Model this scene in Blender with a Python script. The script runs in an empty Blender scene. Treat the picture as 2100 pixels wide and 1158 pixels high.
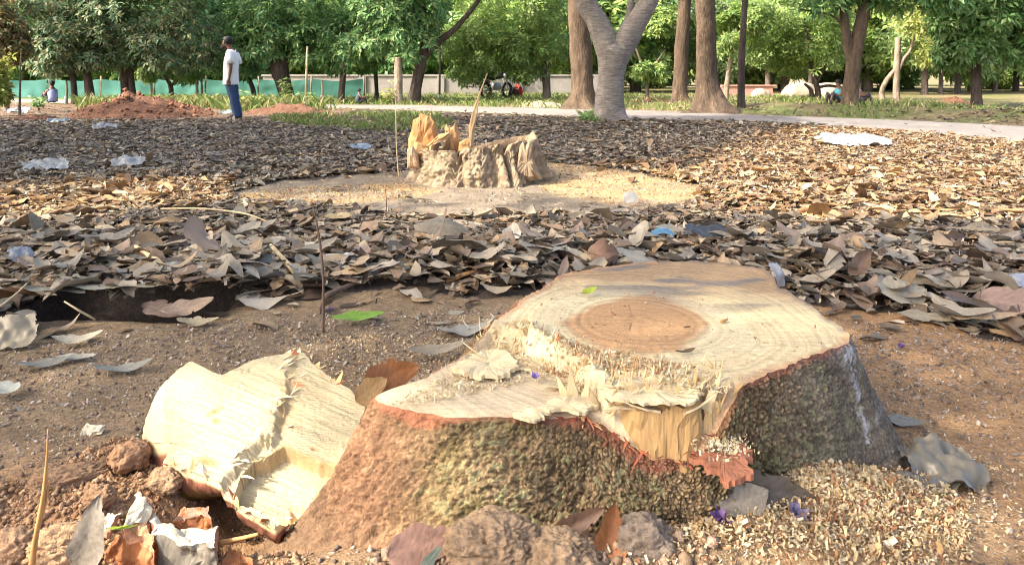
import bpy, math, random
import numpy as np
from mathutils import Vector, Matrix, Euler

# ------------------------------------------------------------------ camera, sky, sun, exposure
SC = bpy.context.scene
COL = SC.collection
F, CX, HY, HC = 1600.0, 1050.0, 150.0, 0.95      # focal length and horizon in photo pixels, camera height in metres
cam_data = bpy.data.cameras.new('camera')
cam = bpy.data.objects.new('camera', cam_data)
COL.objects.link(cam)
cam.location = (0, 0, HC)
cam.rotation_euler = (math.radians(90), 0, 0)
cam_data.sensor_width = 36
cam_data.lens = 36 * F / 2100
cam_data.shift_y = -(579 - HY) / 2100
cam_data.clip_start = 0.05
cam_data.clip_end = 2000
cam_data.dof.use_dof = True
cam_data.dof.focus_distance = 2.0
cam_data.dof.aperture_fstop = 13.0
SC.camera = cam

SUN = Vector((-0.69, -0.29, 0.66)).normalized()   # direction towards the sun
world = bpy.data.worlds.new('World')
SC.world = world
world.use_nodes = True
wn = world.node_tree
wn.nodes.clear()
sky = wn.nodes.new('ShaderNodeTexSky')
sky.sky_type = 'NISHITA'
sky.sun_disc = False
sky.sun_elevation = math.asin(SUN.z)
sky.sun_rotation = math.atan2(SUN.x, SUN.y)
sky.air_density = 0.75
sky.dust_density = 6.0
sky.ozone_density = 0.4
bg = wn.nodes.new('ShaderNodeBackground')
bg.inputs['Strength'].default_value = 0.15
wo = wn.nodes.new('ShaderNodeOutputWorld')
wn.links.new(sky.outputs[0], bg.inputs[0])
wn.links.new(bg.outputs[0], wo.inputs[0])
sl = bpy.data.lights.new('sun', 'SUN')
sl.energy = 2.1
sl.angle = math.radians(0.53)
sl.color = (1.0, 0.91, 0.76)
so = bpy.data.objects.new('sun', sl)
COL.objects.link(so)
so.rotation_euler = SUN.to_track_quat('Z', 'Y').to_euler()
so.location = (-20, -8, 25)
SC.view_settings.view_transform = 'Standard'
SC.view_settings.look = 'None'
SC.view_settings.exposure = 2.25
SC.view_settings.gamma = 1.0
SC.view_settings.use_curve_mapping = False
SC.render.engine = 'CYCLES'
SC.cycles.max_bounces = 6
SC.cycles.diffuse_bounces = 3
SC.cycles.glossy_bounces = 2
SC.cycles.transmission_bounces = 4
SC.cycles.transparent_max_bounces = 6
SC.cycles.use_denoising = True
SC.cycles.filter_width = 0.9

rng = np.random.default_rng(7)
random.seed(7)

# ------------------------------------------------------------------ numeric helpers
def hash2(ix, iy, s=0):
    n = (ix.astype(np.int64) * 374761393 + iy.astype(np.int64) * 668265263 + s * 974711) & 0xffffffff
    n = ((n ^ (n >> 13)) * 1274126177) & 0xffffffff
    n = ((n ^ (n >> 16)) * 2246822519) & 0xffffffff
    return ((n ^ (n >> 15)) & 0xffffff) / float(0xffffff)
def hash3(ix, iy, iz, s=0):
    return hash2(ix.astype(np.int64) + iz.astype(np.int64) * 7919, iy.astype(np.int64) - iz.astype(np.int64) * 104729, s)
def vnoise(x, y, s=0):
    x = np.asarray(x, float); y = np.asarray(y, float)
    ix = np.floor(x); iy = np.floor(y)
    fx = x - ix; fy = y - iy
    fx = fx * fx * (3 - 2 * fx); fy = fy * fy * (3 - 2 * fy)
    a = hash2(ix, iy, s); b = hash2(ix + 1, iy, s); c = hash2(ix, iy + 1, s); d = hash2(ix + 1, iy + 1, s)
    return (a + (b - a) * fx) * (1 - fy) + (c + (d - c) * fx) * fy
def fbm(x, y, o=4, s=0):
    r = 0; a = 0.5; t = 0
    for k in range(o):
        r = r + a * vnoise(x * 2 ** k, y * 2 ** k, s + k * 17); t += a; a *= 0.5
    return r / t * 2 - 1
def vnoise3(p, s=0):
    i = np.floor(p); f = p - i; f = f * f * (3 - 2 * f)
    r = 0
    for dx in (0, 1):
        for dy in (0, 1):
            for dz in (0, 1):
                w = (f[:, 0] if dx else 1 - f[:, 0]) * (f[:, 1] if dy else 1 - f[:, 1]) * (f[:, 2] if dz else 1 - f[:, 2])
                r = r + w * hash3(i[:, 0] + dx, i[:, 1] + dy, i[:, 2] + dz, s)
    return r
def fbm3(p, o=3, s=0):
    r = 0; a = 0.5; t = 0
    for k in range(o):
        r = r + a * vnoise3(p * 2 ** k, s + 31 * k); t += a; a *= 0.5
    return r / t * 2 - 1
def worley(u, v, s=0):
    iu = np.floor(u); iv = np.floor(v)
    f1 = np.full(u.shape, 9.0); f2 = np.full(u.shape, 9.0); cid = np.zeros(u.shape)
    for du in (-1, 0, 1):
        for dv in (-1, 0, 1):
            cu = iu + du; cv = iv + dv
            px = cu + hash2(cu, cv, s); py = cv + hash2(cu, cv, s + 5)
            d = np.sqrt((u - px) ** 2 + (v - py) ** 2)
            near = d < f1
            f2 = np.where(near, f1, np.minimum(f2, d))
            cid = np.where(near, hash2(cu, cv, s + 9), cid)
            f1 = np.where(near, d, f1)
    return f1, f2, cid
def sstep(a, b, x):
    t = np.clip((np.asarray(x, float) - a) / (b - a), 0, 1)
    return t * t * (3 - 2 * t)
def pip(x, y, poly):
    x = np.asarray(x, float); y = np.asarray(y, float)
    inside = np.zeros(x.shape, bool)
    n = len(poly)
    for i in range(n):
        x1, y1 = poly[i]; x2, y2 = poly[(i + 1) % n]
        if y1 == y2: continue
        c = ((y1 > y) != (y2 > y)) & (x < (x2 - x1) * (y - y1) / (y2 - y1) + x1)
        inside ^= c
    return inside
def pdist(x, y, line):
    d = np.full(np.shape(x), 1e9)
    for (x1, y1), (x2, y2) in zip(line[:-1], line[1:]):
        dx, dy = x2 - x1, y2 - y1
        t = np.clip(((x - x1) * dx + (y - y1) * dy) / (dx * dx + dy * dy), 0, 1)
        d = np.minimum(d, np.hypot(x - x1 - t * dx, y - y1 - t * dy))
    return d
def G(px, py, z=0.0):                        # a spot of the photo at height z -> place in metres
    Y = (HC - z) * F / (py - HY)
    return ((px - CX) / F * Y, Y)
def AT(px, py, Y):                           # a spot of the photo at distance Y -> place in metres
    return ((px - CX) / F * Y, Y, HC - (py - HY) / F * Y)
def to_px(x, y):
    yy = np.maximum(y, 0.2)
    return CX + F * x / yy, HY + HC * F / yy

# ------------------------------------------------------------------ object helpers
def mesh(name, verts, faces, mat=None, cols=None, smooth=True, mats=None, midx=None):
    me = bpy.data.meshes.new(name)
    verts = np.asarray(verts, np.float32).reshape(-1, 3)
    me.vertices.add(len(verts))
    me.vertices.foreach_set('co', verts.ravel())
    if isinstance(faces, np.ndarray):
        tot = np.full(len(faces), faces.shape[1], np.int32); flat = faces.ravel().astype(np.int32)
    else:
        tot = np.array([len(f) for f in faces], np.int32)
        flat = np.array([i for f in faces for i in f], np.int32)
    me.loops.add(len(flat)); me.loops.foreach_set('vertex_index', flat)
    me.polygons.add(len(tot))
    st = np.zeros(len(tot), np.int32); st[1:] = np.cumsum(tot)[:-1]
    me.polygons.foreach_set('loop_start', st); me.polygons.foreach_set('loop_total', tot)
    me.polygons.foreach_set('use_smooth', np.full(len(tot), smooth, bool))
    for m in (mats or ([mat] if mat else [])): me.materials.append(m)
    if midx is not None: me.polygons.foreach_set('material_index', np.asarray(midx, np.int32))
    me.update(calc_edges=True); me.validate()
    if cols is not None:
        ca = me.color_attributes.new('col', 'FLOAT_COLOR', 'POINT')
        c = np.ones((len(verts), 4), np.float32); c[:, :3] = cols
        ca.data.foreach_set('color', c.ravel())
    return me
def obj(name, me, parent=None, label=None, cat=None, group=None, kind=None, loc=None, rot=None):
    o = bpy.data.objects.new(name, me); COL.objects.link(o)
    if parent: o.parent = parent
    if loc is not None: o.location = loc
    if rot is not None: o.rotation_euler = rot
    if label: o['label'] = label
    if cat: o['category'] = cat
    if group: o['group'] = group
    if kind: o['kind'] = kind
    return o
def thing(name, label, cat, loc=(0, 0, 0), group=None, rot=(0, 0, 0)):
    return obj(name, None, None, label, cat, group, None, loc, rot)
def origin_to(me, loc):
    me.transform(Matrix.Translation(-Vector(loc)))
    return me
class MB:                                    # collects pieces of one mesh
    def __init__(s): s.v = []; s.f = []; s.c = []; s.n = 0
    def add(s, v, f, col=None):
        v = np.asarray(v, float).reshape(-1, 3)
        s.v.append(v); s.f.extend([tuple(int(i) + s.n for i in q) for q in f])
        s.c.append(np.broadcast_to(np.asarray(col if col is not None else (1, 1, 1), float), v.shape)); s.n += len(v)
        return s
    def mesh(s, name, mat, smooth=True):
        return mesh(name, np.vstack(s.v), s.f, mat, np.vstack(s.c), smooth)
def tube(pts, rad, n=10, cap=True, wob=0.0, seed=0, close_tip=False):
    pts = [Vector(p) for p in pts]; m = len(pts)
    if np.isscalar(rad): rad = [rad] * m
    v = []; f = []
    prev = None
    for i, p in enumerate(pts):
        t = (pts[min(i + 1, m - 1)] - pts[max(i - 1, 0)]).normalized()
        if prev is None:
            a = t.cross(Vector((0, 1, 0.1)));
            if a.length < 0.1: a = t.cross(Vector((1, 0, 0)))
            a.normalize()
        else:
            a = (prev - t * prev.dot(t)).normalized()
        prev = a
        b = t.cross(a)
        for k in range(n):
            th = 2 * math.pi * k / n
            r = rad[i]
            if wob: r *= 1 + wob * (hash2(np.array([i // 2]), np.array([k]), seed)[0] - 0.5) * 2
            v.append(p + a * (math.cos(th) * r) + b * (math.sin(th) * r))
    for i in range(m - 1):
        for k in range(n):
            k2 = (k + 1) % n
            f.append((i * n + k, i * n + k2, (i + 1) * n + k2, (i + 1) * n + k))
    if cap:
        f.append(tuple(range(n))[::-1]); f.append(tuple((m - 1) * n + k for k in range(n)))
    return np.array([tuple(q) for q in v]), f
def smooth_path(pts, k=4):
    """Catmull-Rom through points that may carry extra columns (radius)."""
    P = np.asarray(pts, float); out = []
    for i in range(len(P) - 1):
        p0 = P[max(i - 1, 0)]; p1 = P[i]; p2 = P[i + 1]; p3 = P[min(i + 2, len(P) - 1)]
        for j in range(k):
            t = j / k
            out.append(0.5 * (2 * p1 + (p2 - p0) * t + (2 * p0 - 5 * p1 + 4 * p2 - p3) * t * t + (3 * p1 - p0 - 3 * p2 + p3) * t ** 3))
    out.append(P[-1]); return np.array(out)
def loft(rings, n=16):
    """rings: (cx, cy, cz, rx, ry)"""
    v = []; f = []
    for (x, y, z, a, b) in rings:
        for k in range(n):
            th = 2 * math.pi * k / n
            v.append((x + a * math.cos(th), y + b * math.sin(th), z))
    m = len(rings)
    for i in range(m - 1):
        for k in range(n):
            k2 = (k + 1) % n
            f.append((i * n + k, i * n + k2, (i + 1) * n + k2, (i + 1) * n + k))
    f.append(tuple(range(n))[::-1]); f.append(tuple((m - 1) * n + k for k in range(n)))
    return np.array(v), f

# ------------------------------------------------------------------ materials
def mat(name, col=(0.5, 0.5, 0.5), rough=0.8, attr=False, noise=None, bump=None, trans=0.0, spec=0.3, stretch=(1, 1, 1), dark=0.55, light=1.35, extra=None):
    """noise = (scale, amount) mottles the colour, bump = list of (scale, distance)"""
    m = bpy.data.materials.new(name); m.use_nodes = True
    nt = m.node_tree; N = nt.nodes; L = nt.links
    for n in list(N): N.remove(n)
    out = N.new('ShaderNodeOutputMaterial'); p = N.new('ShaderNodeBsdfPrincipled')
    p.inputs['Roughness'].default_value = rough
    p.inputs['Specular IOR Level'].default_value = spec
    tc = N.new('ShaderNodeTexCoord'); mp = N.new('ShaderNodeMapping')
    mp.inputs['Scale'].default_value = stretch
    L.new(tc.outputs['Object'], mp.inputs['Vector'])
    if attr:
        a = N.new('ShaderNodeAttribute'); a.attribute_name = 'col'; cur = a.outputs['Color']
        if attr == 'tint':
            mx = N.new('ShaderNodeMix'); mx.data_type = 'RGBA'; mx.blend_type = 'MULTIPLY'; mx.inputs['Factor'].default_value = 1
            L.new(cur, mx.inputs['A']); mx.inputs['B'].default_value = (*col, 1); cur = mx.outputs['Result']
    else:
        r = N.new('ShaderNodeRGB'); r.outputs[0].default_value = (*col, 1); cur = r.outputs[0]
    if noise:
        for (sc, am) in (noise if isinstance(noise, list) else [noise]):
            t = N.new('ShaderNodeTexNoise'); t.inputs['Scale'].default_value = sc; t.inputs['Detail'].default_value = 6
            t.inputs['Roughness'].default_value = 0.65
            L.new(mp.outputs[0], t.inputs['Vector'])
            rp = N.new('ShaderNodeMapRange'); rp.inputs['From Min'].default_value = 0.3; rp.inputs['From Max'].default_value = 0.7
            rp.inputs['To Min'].default_value = dark; rp.inputs['To Max'].default_value = light
            L.new(t.outputs['Fac'], rp.inputs['Value'])
            mx = N.new('ShaderNodeMix'); mx.data_type = 'RGBA'; mx.blend_type = 'MULTIPLY'; mx.inputs['Factor'].default_value = am
            L.new(cur, mx.inputs['A']); L.new(rp.outputs[0], mx.inputs['B']); cur = mx.outputs['Result']
    if extra: cur = extra(nt, mp, cur)
    L.new(cur, p.inputs['Base Color'])
    nrm = None
    for (sc, dist) in (bump or []):
        t = N.new('ShaderNodeTexNoise'); t.inputs['Scale'].default_value = sc; t.inputs['Detail'].default_value = 5
        L.new(mp.outputs[0], t.inputs['Vector'])
        b = N.new('ShaderNodeBump'); b.inputs['Distance'].default_value = dist; b.inputs['Strength'].default_value = 0.9
        L.new(t.outputs['Fac'], b.inputs['Height'])
        if nrm: L.new(nrm, b.inputs['Normal'])
        nrm = b.outputs['Normal']
    if nrm: L.new(nrm, p.inputs['Normal'])
    if trans:
        tr = N.new('ShaderNodeBsdfTranslucent'); mix = N.new('ShaderNodeMixShader'); mix.inputs[0].default_value = trans
        L.new(cur, tr.inputs['Color']); L.new(p.outputs[0], mix.inputs[1]); L.new(tr.outputs[0], mix.inputs[2])
        L.new(mix.outputs[0], out.inputs['Surface'])
    else:
        L.new(p.outputs[0], out.inputs['Surface'])
    return m
def rings_extra(center, amount=0.16):
    """growth rings and saw scratches on a cut face"""
    def fn(nt, mp, cur):
        N, L = nt.nodes, nt.links
        tc = N.new('ShaderNodeTexCoord')
        nz = N.new('ShaderNodeTexNoise'); nz.inputs['Scale'].default_value = 3.0; nz.inputs['Detail'].default_value = 3
        L.new(tc.outputs['Object'], nz.inputs['Vector'])
        sb = N.new('ShaderNodeVectorMath'); sb.operation = 'SUBTRACT'; sb.inputs[1].default_value = center
        L.new(tc.outputs['Object'], sb.inputs[0])
        sc = N.new('ShaderNodeVectorMath'); sc.operation = 'MULTIPLY'; sc.inputs[1].default_value = (1, 0.9, 0)
        L.new(sb.outputs[0], sc.inputs[0])
        ln = N.new('ShaderNodeVectorMath'); ln.operation = 'LENGTH'; L.new(sc.outputs[0], ln.inputs[0])
        ad = N.new('ShaderNodeMath'); ad.operation = 'MULTIPLY_ADD'; ad.inputs[1].default_value = 0.09
        L.new(nz.outputs['Fac'], ad.inputs[0]); L.new(ln.outputs['Value'], ad.inputs[2])
        wv = N.new('ShaderNodeTexNoise'); wv.noise_dimensions = '1D'; wv.inputs['Scale'].default_value = 70; wv.inputs['Detail'].default_value = 3
        L.new(ad.outputs[0], wv.inputs['W'])
        st = N.new('ShaderNodeTexNoise'); st.inputs['Scale'].default_value = 1.0; st.inputs['Detail'].default_value = 4
        m2 = N.new('ShaderNodeMapping'); m2.inputs['Rotation'].default_value = (0, 0, -0.35); m2.inputs['Scale'].default_value = (9, 260, 9)
        L.new(tc.outputs['Object'], m2.inputs['Vector']); L.new(m2.outputs[0], st.inputs['Vector'])
        r1 = N.new('ShaderNodeMapRange'); r1.inputs['From Min'].default_value = 0.3; r1.inputs['From Max'].default_value = 0.7
        r1.inputs['To Min'].default_value = 1 - amount; r1.inputs['To Max'].default_value = 1 + amount
        L.new(wv.outputs['Fac'], r1.inputs['Value'])
        r2 = N.new('ShaderNodeMapRange'); r2.inputs['From Min'].default_value = 0.3; r2.inputs['From Max'].default_value = 0.7
        r2.inputs['To Min'].default_value = 1 - amount * 1.2; r2.inputs['To Max'].default_value = 1 + amount * 0.8
        L.new(st.outputs['Fac'], r2.inputs['Value'])
        mu = N.new('ShaderNodeMath'); mu.operation = 'MULTIPLY'; L.new(r1.outputs[0], mu.inputs[0]); L.new(r2.outputs[0], mu.inputs[1])
        mx = N.new('ShaderNodeMix'); mx.data_type = 'RGBA'; mx.blend_type = 'MULTIPLY'; mx.inputs['Factor'].default_value = 1
        L.new(cur, mx.inputs['A']); L.new(mu.outputs[0], mx.inputs['B'])
        return mx.outputs['Result']
    return fn
def bands_extra(sx=(5, 5, 34), lo=0.72, hi=1.15, sc=1.3):
    """horizontal bark bands"""
    def fn(nt, mp, cur):
        N, L = nt.nodes, nt.links
        tc = N.new('ShaderNodeTexCoord'); m2 = N.new('ShaderNodeMapping'); m2.inputs['Scale'].default_value = sx
        t = N.new('ShaderNodeTexNoise'); t.inputs['Scale'].default_value = sc; t.inputs['Detail'].default_value = 4
        L.new(tc.outputs['Object'], m2.inputs['Vector']); L.new(m2.outputs[0], t.inputs['Vector'])
        r = N.new('ShaderNodeMapRange'); r.inputs['From Min'].default_value = 0.38; r.inputs['From Max'].default_value = 0.6
        r.inputs['To Min'].default_value = lo; r.inputs['To Max'].default_value = hi
        L.new(t.outputs['Fac'], r.inputs['Value'])
        mx = N.new('ShaderNodeMix'); mx.data_type = 'RGBA'; mx.blend_type = 'MULTIPLY'; mx.inputs['Factor'].default_value = 1
        L.new(cur, mx.inputs['A']); L.new(r.outputs[0], mx.inputs['B'])
        return mx.outputs['Result']
    return fn

M = {}
M['ground'] = mat('soil', attr=True, rough=0.95, noise=[(5, 0.5), (45, 0.6), (150, 0.7), (420, 0.5)], bump=[(60, 0.008), (200, 0.006)], spec=0.12, dark=0.5, light=1.45)
M['path'] = mat('worn_paving', (0.215, 0.19, 0.17), 0.9, noise=[(0.7, 0.5), (4, 0.4), (25, 0.35)], bump=[(40, 0.004)])
M['litter'] = mat('dry_leaf', attr=True, rough=0.62, noise=(38, 0.55), spec=0.35, trans=0.12, dark=0.5, light=1.3)
M['hero_leaf'] = mat('broad_dry_leaf', attr=True, rough=0.55, noise=[(30, 0.35), (140, 0.3)], spec=0.35, trans=0.12, bump=[(90, 0.002)])
M['wood_bits'] = mat('wood_shavings', attr=True, rough=0.8, noise=(150, 0.25), trans=0.15)
M['bark'] = mat('living_bark', attr=True, rough=0.94, noise=[(9, 0.4), (60, 0.5), (220, 0.6)], bump=[(140, 0.006), (380, 0.003)], spec=0.2)
M['cut'] = mat('sawn_wood', attr=True, rough=0.75, noise=[(7, 0.3), (60, 0.35), (240, 0.55)], bump=[(260, 0.002)], extra=rings_extra((0.34, 2.05, 0), 0.14), dark=0.72, light=1.2)
M['torn'] = mat('torn_wood', attr=True, rough=0.75, noise=[(22, 0.3)], stretch=(1, 1, 0.25), bump=[(120, 0.003)], spec=0.25, dark=0.72, light=1.2)
M['slabwood'] = mat('split_wood', attr=True, rough=0.75, noise=[(5, 0.35), (30, 0.35), (120, 0.3)], stretch=(1, 5, 2), bump=[(55, 0.003), (240, 0.001)], spec=0.25, dark=0.75, light=1.15)
M['clod'] = mat('soil_clod', attr=True, rough=0.97, noise=[(16, 0.5), (90, 0.5)], bump=[(70, 0.006), (260, 0.003)], spec=0.1)
M['leaf'] = mat('foliage', attr=True, rough=0.5, trans=0.42, spec=0.4)
M['grass'] = mat('grass_blades', attr=True, rough=0.6, trans=0.3)
M['twig'] = mat('twig_bark', (0.13, 0.085, 0.06), 0.8, noise=(60, 0.5), bump=[(90, 0.002)])
M['stem'] = mat('dry_stem', (0.45, 0.24, 0.09), 0.6, noise=(50, 0.5), stretch=(4, 4, 0.5))
M['palestem'] = mat('pale_dry_stem', (0.50, 0.38, 0.22), 0.7, noise=(60, 0.4))
M['plastic'] = mat('white_plastic', (0.75, 0.75, 0.76), 0.35, noise=(20, 0.2), trans=0.25, spec=0.5)
M['net'] = mat('green_shade_net', (0.075, 0.22, 0.185), 0.85, noise=(1.5, 0.4), trans=0.25)
M['post'] = mat('weathered_post', (0.20, 0.15, 0.11), 0.85, noise=(8, 0.5))
M['white_wash'] = mat('lime_wash', (0.75, 0.73, 0.68), 0.9, noise=(12, 0.3))
M['wall'] = mat('pale_plaster', (0.27, 0.245, 0.23), 0.9, noise=[(0.8, 0.4), (9, 0.25)])
M['redwall'] = mat('faded_red_plaster', (0.42, 0.22, 0.18), 0.9, noise=(2, 0.5))
M['tarp'] = mat('tan_tarpaulin', (0.30, 0.25, 0.19), 0.6, noise=(3, 0.4))
M['redsoil'] = mat('red_earth', (0.16, 0.085, 0.055), 0.97, noise=[(2.5, 0.6), (20, 0.5)], bump=[(12, 0.05), (50, 0.015)], spec=0.1)
M['flower'] = mat('violet_petal', (0.13, 0.09, 0.42), 0.6, noise=(80, 0.4), trans=0.25)

# ------------------------------------------------------------------ zones of the ground (traced on the photo, laid on the soil)
def gpoly(pts, z=0.0): return [G(px, py, z) for px, py in pts]
BARE_NEAR = [(-300, 720), (0, 700), (110, 668), (300, 652), (450, 640), (640, 612), (860, 600), (1000, 612), (1150, 592), (1400, 600), (1600, 612), (1760, 640), (1900, 645), (2000, 690), (2400, 720), (2900, 1500), (-900, 1500)]
RING = [(470, 398), (560, 372), (700, 360), (840, 350), (1000, 345), (1130, 338), (1300, 352), (1450, 388), (1430, 418), (1250, 442), (1050, 440), (900, 447), (650, 425), (500, 416)]
DUST1 = [(480, 402), (600, 384), (830, 376), (900, 392), (820, 410), (640, 422), (500, 418)]
DUST2 = [(1080, 372), (1120, 340), (1250, 345), (1400, 372), (1500, 400), (1430, 424), (1250, 420), (1130, 400)]
PATH_NEAR = [(-40, 31), (-22, 27), (-8, 22.4), (-2.8, 20.3), (1.9, 16.9), (4.84, 15.2), (6.2, 12.7), (7.0, 10.1), (8.0, 7.4), (9.2, 3.0), (9.8, -4)]
PATH_FAR = [(-40, 34), (-22, 29.6), (-8, 24.4), (-2.4, 22.6), (2.6, 20.4), (5.2, 18.0), (7.6, 15.6), (9.6, 12.6), (11.2, 8.6), (12.4, 3.0), (13, -4)]
PATH_POLY = PATH_NEAR + PATH_FAR[::-1]
BACKROW = [(-5, 5.6), (0, 5.6)]
STUMP_C = (0.34, 2.08)

def gz(x, y):
    x = np.asarray(x, float); y = np.asarray(y, float)
    near = 1 - sstep(4, 8, np.hypot(x, y))
    z = 0.035 * fbm(x * 0.22 + 3, y * 0.22, 3, 3) * sstep(4, 9, y)
    z = z + near * (0.012 * fbm(x * 3, y * 3, 3, 5) + 0.007 * fbm(x * 14, y * 14, 3, 8))
    # crumbly earth thrown up at the left foot of the stump
    heap = np.exp(-(((x + 0.78) / 0.42) ** 2 + ((y - 1.72) / 0.22) ** 2))
    z = z + heap * (0.055 + 0.035 * fbm(x * 9, y * 9, 3, 21) + 0.016 * fbm(x * 38, y * 38, 3, 22))
    z = z - 0.15 * np.exp(-(((x + 0.60 + 0.5 * (y - 1.63)) / 0.17) ** 2 + ((y - 1.63) / 0.085) ** 2) ** 1.5)
    z = z - 0.15 * np.exp(-((x + 0.57) / 0.15) ** 4 - ((y - 1.745) / 0.115) ** 4)          # hollow under the slab
    z = z + 0.05 * np.exp(-(((x - 0.08) / 0.45) ** 2 + ((y - 1.47) / 0.07) ** 2))
    z = z + 0.075 * np.exp(-(((x - 0.66) / 0.27) ** 2 + ((y - 1.69) / 0.14) ** 2))
    z = z + 0.035 * np.exp(-(((x - 0.5) / 0.35) ** 2 + ((y - 1.52) / 0.12) ** 2))
    # low humps where the litter has drifted, and the bank behind the path
    z = z + 0.035 * np.exp(-((y - 3.75 - 0.25 * np.sin(x * 1.7)) / 0.35) ** 2) * sstep(-4, -2, x * 0 + 1) * (0.6 + 0.5 * fbm(x * 1.1, y * 0.4, 2, 40))
    # a hollow under the matted leaves at the left edge of the drift
    z = z - 0.15 * np.exp(-((y - 3.27) / 0.20) ** 4) * sstep(-2.0, -1.88, x) * (1 - sstep(-1.25, -1.12, x))
    d = pdist(x, y, PATH_FAR)
    beyond = y > np.interp(x, [p[0] for p in PATH_FAR], [p[1] for p in PATH_FAR])
    z = z + np.where(beyond, 0.24 * np.exp(-((d - 1.6) / 0.9) ** 2) * sstep(1.5, 4.5, x) * (0.6 + 0.5 * vnoise(x * 0.6, y * 0.6, 3)), 0)
    return z
def gz1(x, y): return float(gz(np.array([x]), np.array([y]))[0])

def ground_axis(fine0, fine1, step, lo, hi, grow=1.045):
    a = list(np.arange(fine0, fine1, step))
    s = step; v = a[-1]; up = []
    while v < hi: s = min(s * grow, 40); v += s; up.append(v)
    s = step; v = a[0]; dn = []
    while v > lo: s = min(s * grow * 1.06, 60); v -= s; dn.append(v)
    return np.array(dn[::-1] + a + up)
gx = ground_axis(-1.9, 1.9, 0.0155, -300, 300, 1.07)
gy = ground_axis(1.38, 3.5, 0.0135, -60, 500, 1.035)
XX, YY = np.meshgrid(gx, gy)
xf, yf = XX.ravel(), YY.ravel()
zf = gz(xf, yf)
ppx, ppy = to_px(xf + 0.02 * yf * fbm(xf * 2, yf * 2, 3, 60), yf * (1 + 0.03 * fbm(xf * 2.3, yf * 2.3, 3, 61)))
ppy = np.where(yf < 0.5, 3000, ppy)
gc = np.tile(np.array([0.07, 0.055, 0.044]), (len(xf), 1))                       # humus under the litter, darkened to carry shade between the leaves
def paint(mask, c, a=1.0):
    w = (np.asarray(mask, float) * a)[:, None]
    gc[:] = gc * (1 - w) + np.array(c) * w
nz1 = fbm(xf * 1.3, yf * 1.3, 4, 71)
paint(pip(ppx, ppy, BARE_NEAR), (0.225, 0.160, 0.098))
paint(pip(ppx, ppy, BARE_NEAR) & (ppx > 1560), (0.34, 0.195, 0.095), 0.75 + 0.3 * np.clip(nz1, -1, 1))
paint(np.exp(-(((xf + 0.78) / 0.5) ** 2 + ((yf - 1.66) / 0.27) ** 2)), (0.35, 0.20, 0.105), 1.0)
paint(pip(ppx, ppy, RING), (0.25, 0.20, 0.145))
paint(np.exp(-(((xf - 0.62) / 0.36) ** 2 + ((yf - 1.64) / 0.18) ** 2) ** 1.5), (0.40, 0.285, 0.165), 0.9)
nz2 = np.clip(0.55 + 1.3 * fbm(xf * 2.2, yf * 4.5, 4, 72), 0, 1)
paint(pip(ppx, ppy, DUST1), (0.50, 0.33, 0.15), 0.95 * nz2)
paint(pip(ppx, ppy, DUST2), (0.44, 0.30, 0.15), 0.9 * nz2)
far = np.array(pip(xf, yf, [(p[0], p[1]) for p in PATH_NEAR] + [(400, -4), (400, 600), (-400, 600), (-400, 31)]))
paint(far, (0.20, 0.155, 0.085))
paint(far * sstep(0.0, 0.25, nz1 + 0.1), (0.11, 0.14, 0.045), 0.8)
paint(far * (xf < 3) * (yf > 24), (0.12, 0.16, 0.045), 0.85)
paint((yf > 16) * (xf < -4) * (~far), (0.19, 0.13, 0.085), 0.7)
nx, ny = len(gx), len(gy)
ii = np.arange((nx - 1) * (ny - 1)); r0 = ii // (nx - 1); c0 = ii % (nx - 1)
b = r0 * nx + c0
GF = np.stack([b, b + 1, b + nx + 1, b + nx], 1)
obj('ground', mesh('ground', np.stack([xf, yf, zf], 1), GF, M['ground'], gc), kind='structure')

# the park path, one sheet just above the soil
pn = smooth_path(PATH_NEAR, 6); pf = smooth_path(PATH_FAR, 6)
K = 10
pv = []
for a_, b_ in zip(pn, pf):
    for k in range(K):
        t = k / (K - 1); pv.append(a_ * (1 - t) + b_ * t)
pv = np.array(pv)
edge = (np.arange(len(pv)) % K == 0) | (np.arange(len(pv)) % K == K - 1)
pv = pv + np.where(edge, 1, 0)[:, None] * 0.12 * np.stack([fbm(pv[:, 0] * 2, pv[:, 1] * 2, 3, 90), fbm(pv[:, 0] * 2, pv[:, 1] * 2, 3, 91)], 1)
pz = gz(pv[:, 0], pv[:, 1]) + np.where(edge, -0.02, 0.03)
n_ = len(pn)
pfaces = [(i * K + k, i * K + k + 1, (i + 1) * K + k + 1, (i + 1) * K + k) for i in range(n_ - 1) for k in range(K - 1)]
obj('path', mesh('path', np.column_stack([pv, pz]), pfaces, M['path']), kind='structure')

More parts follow.
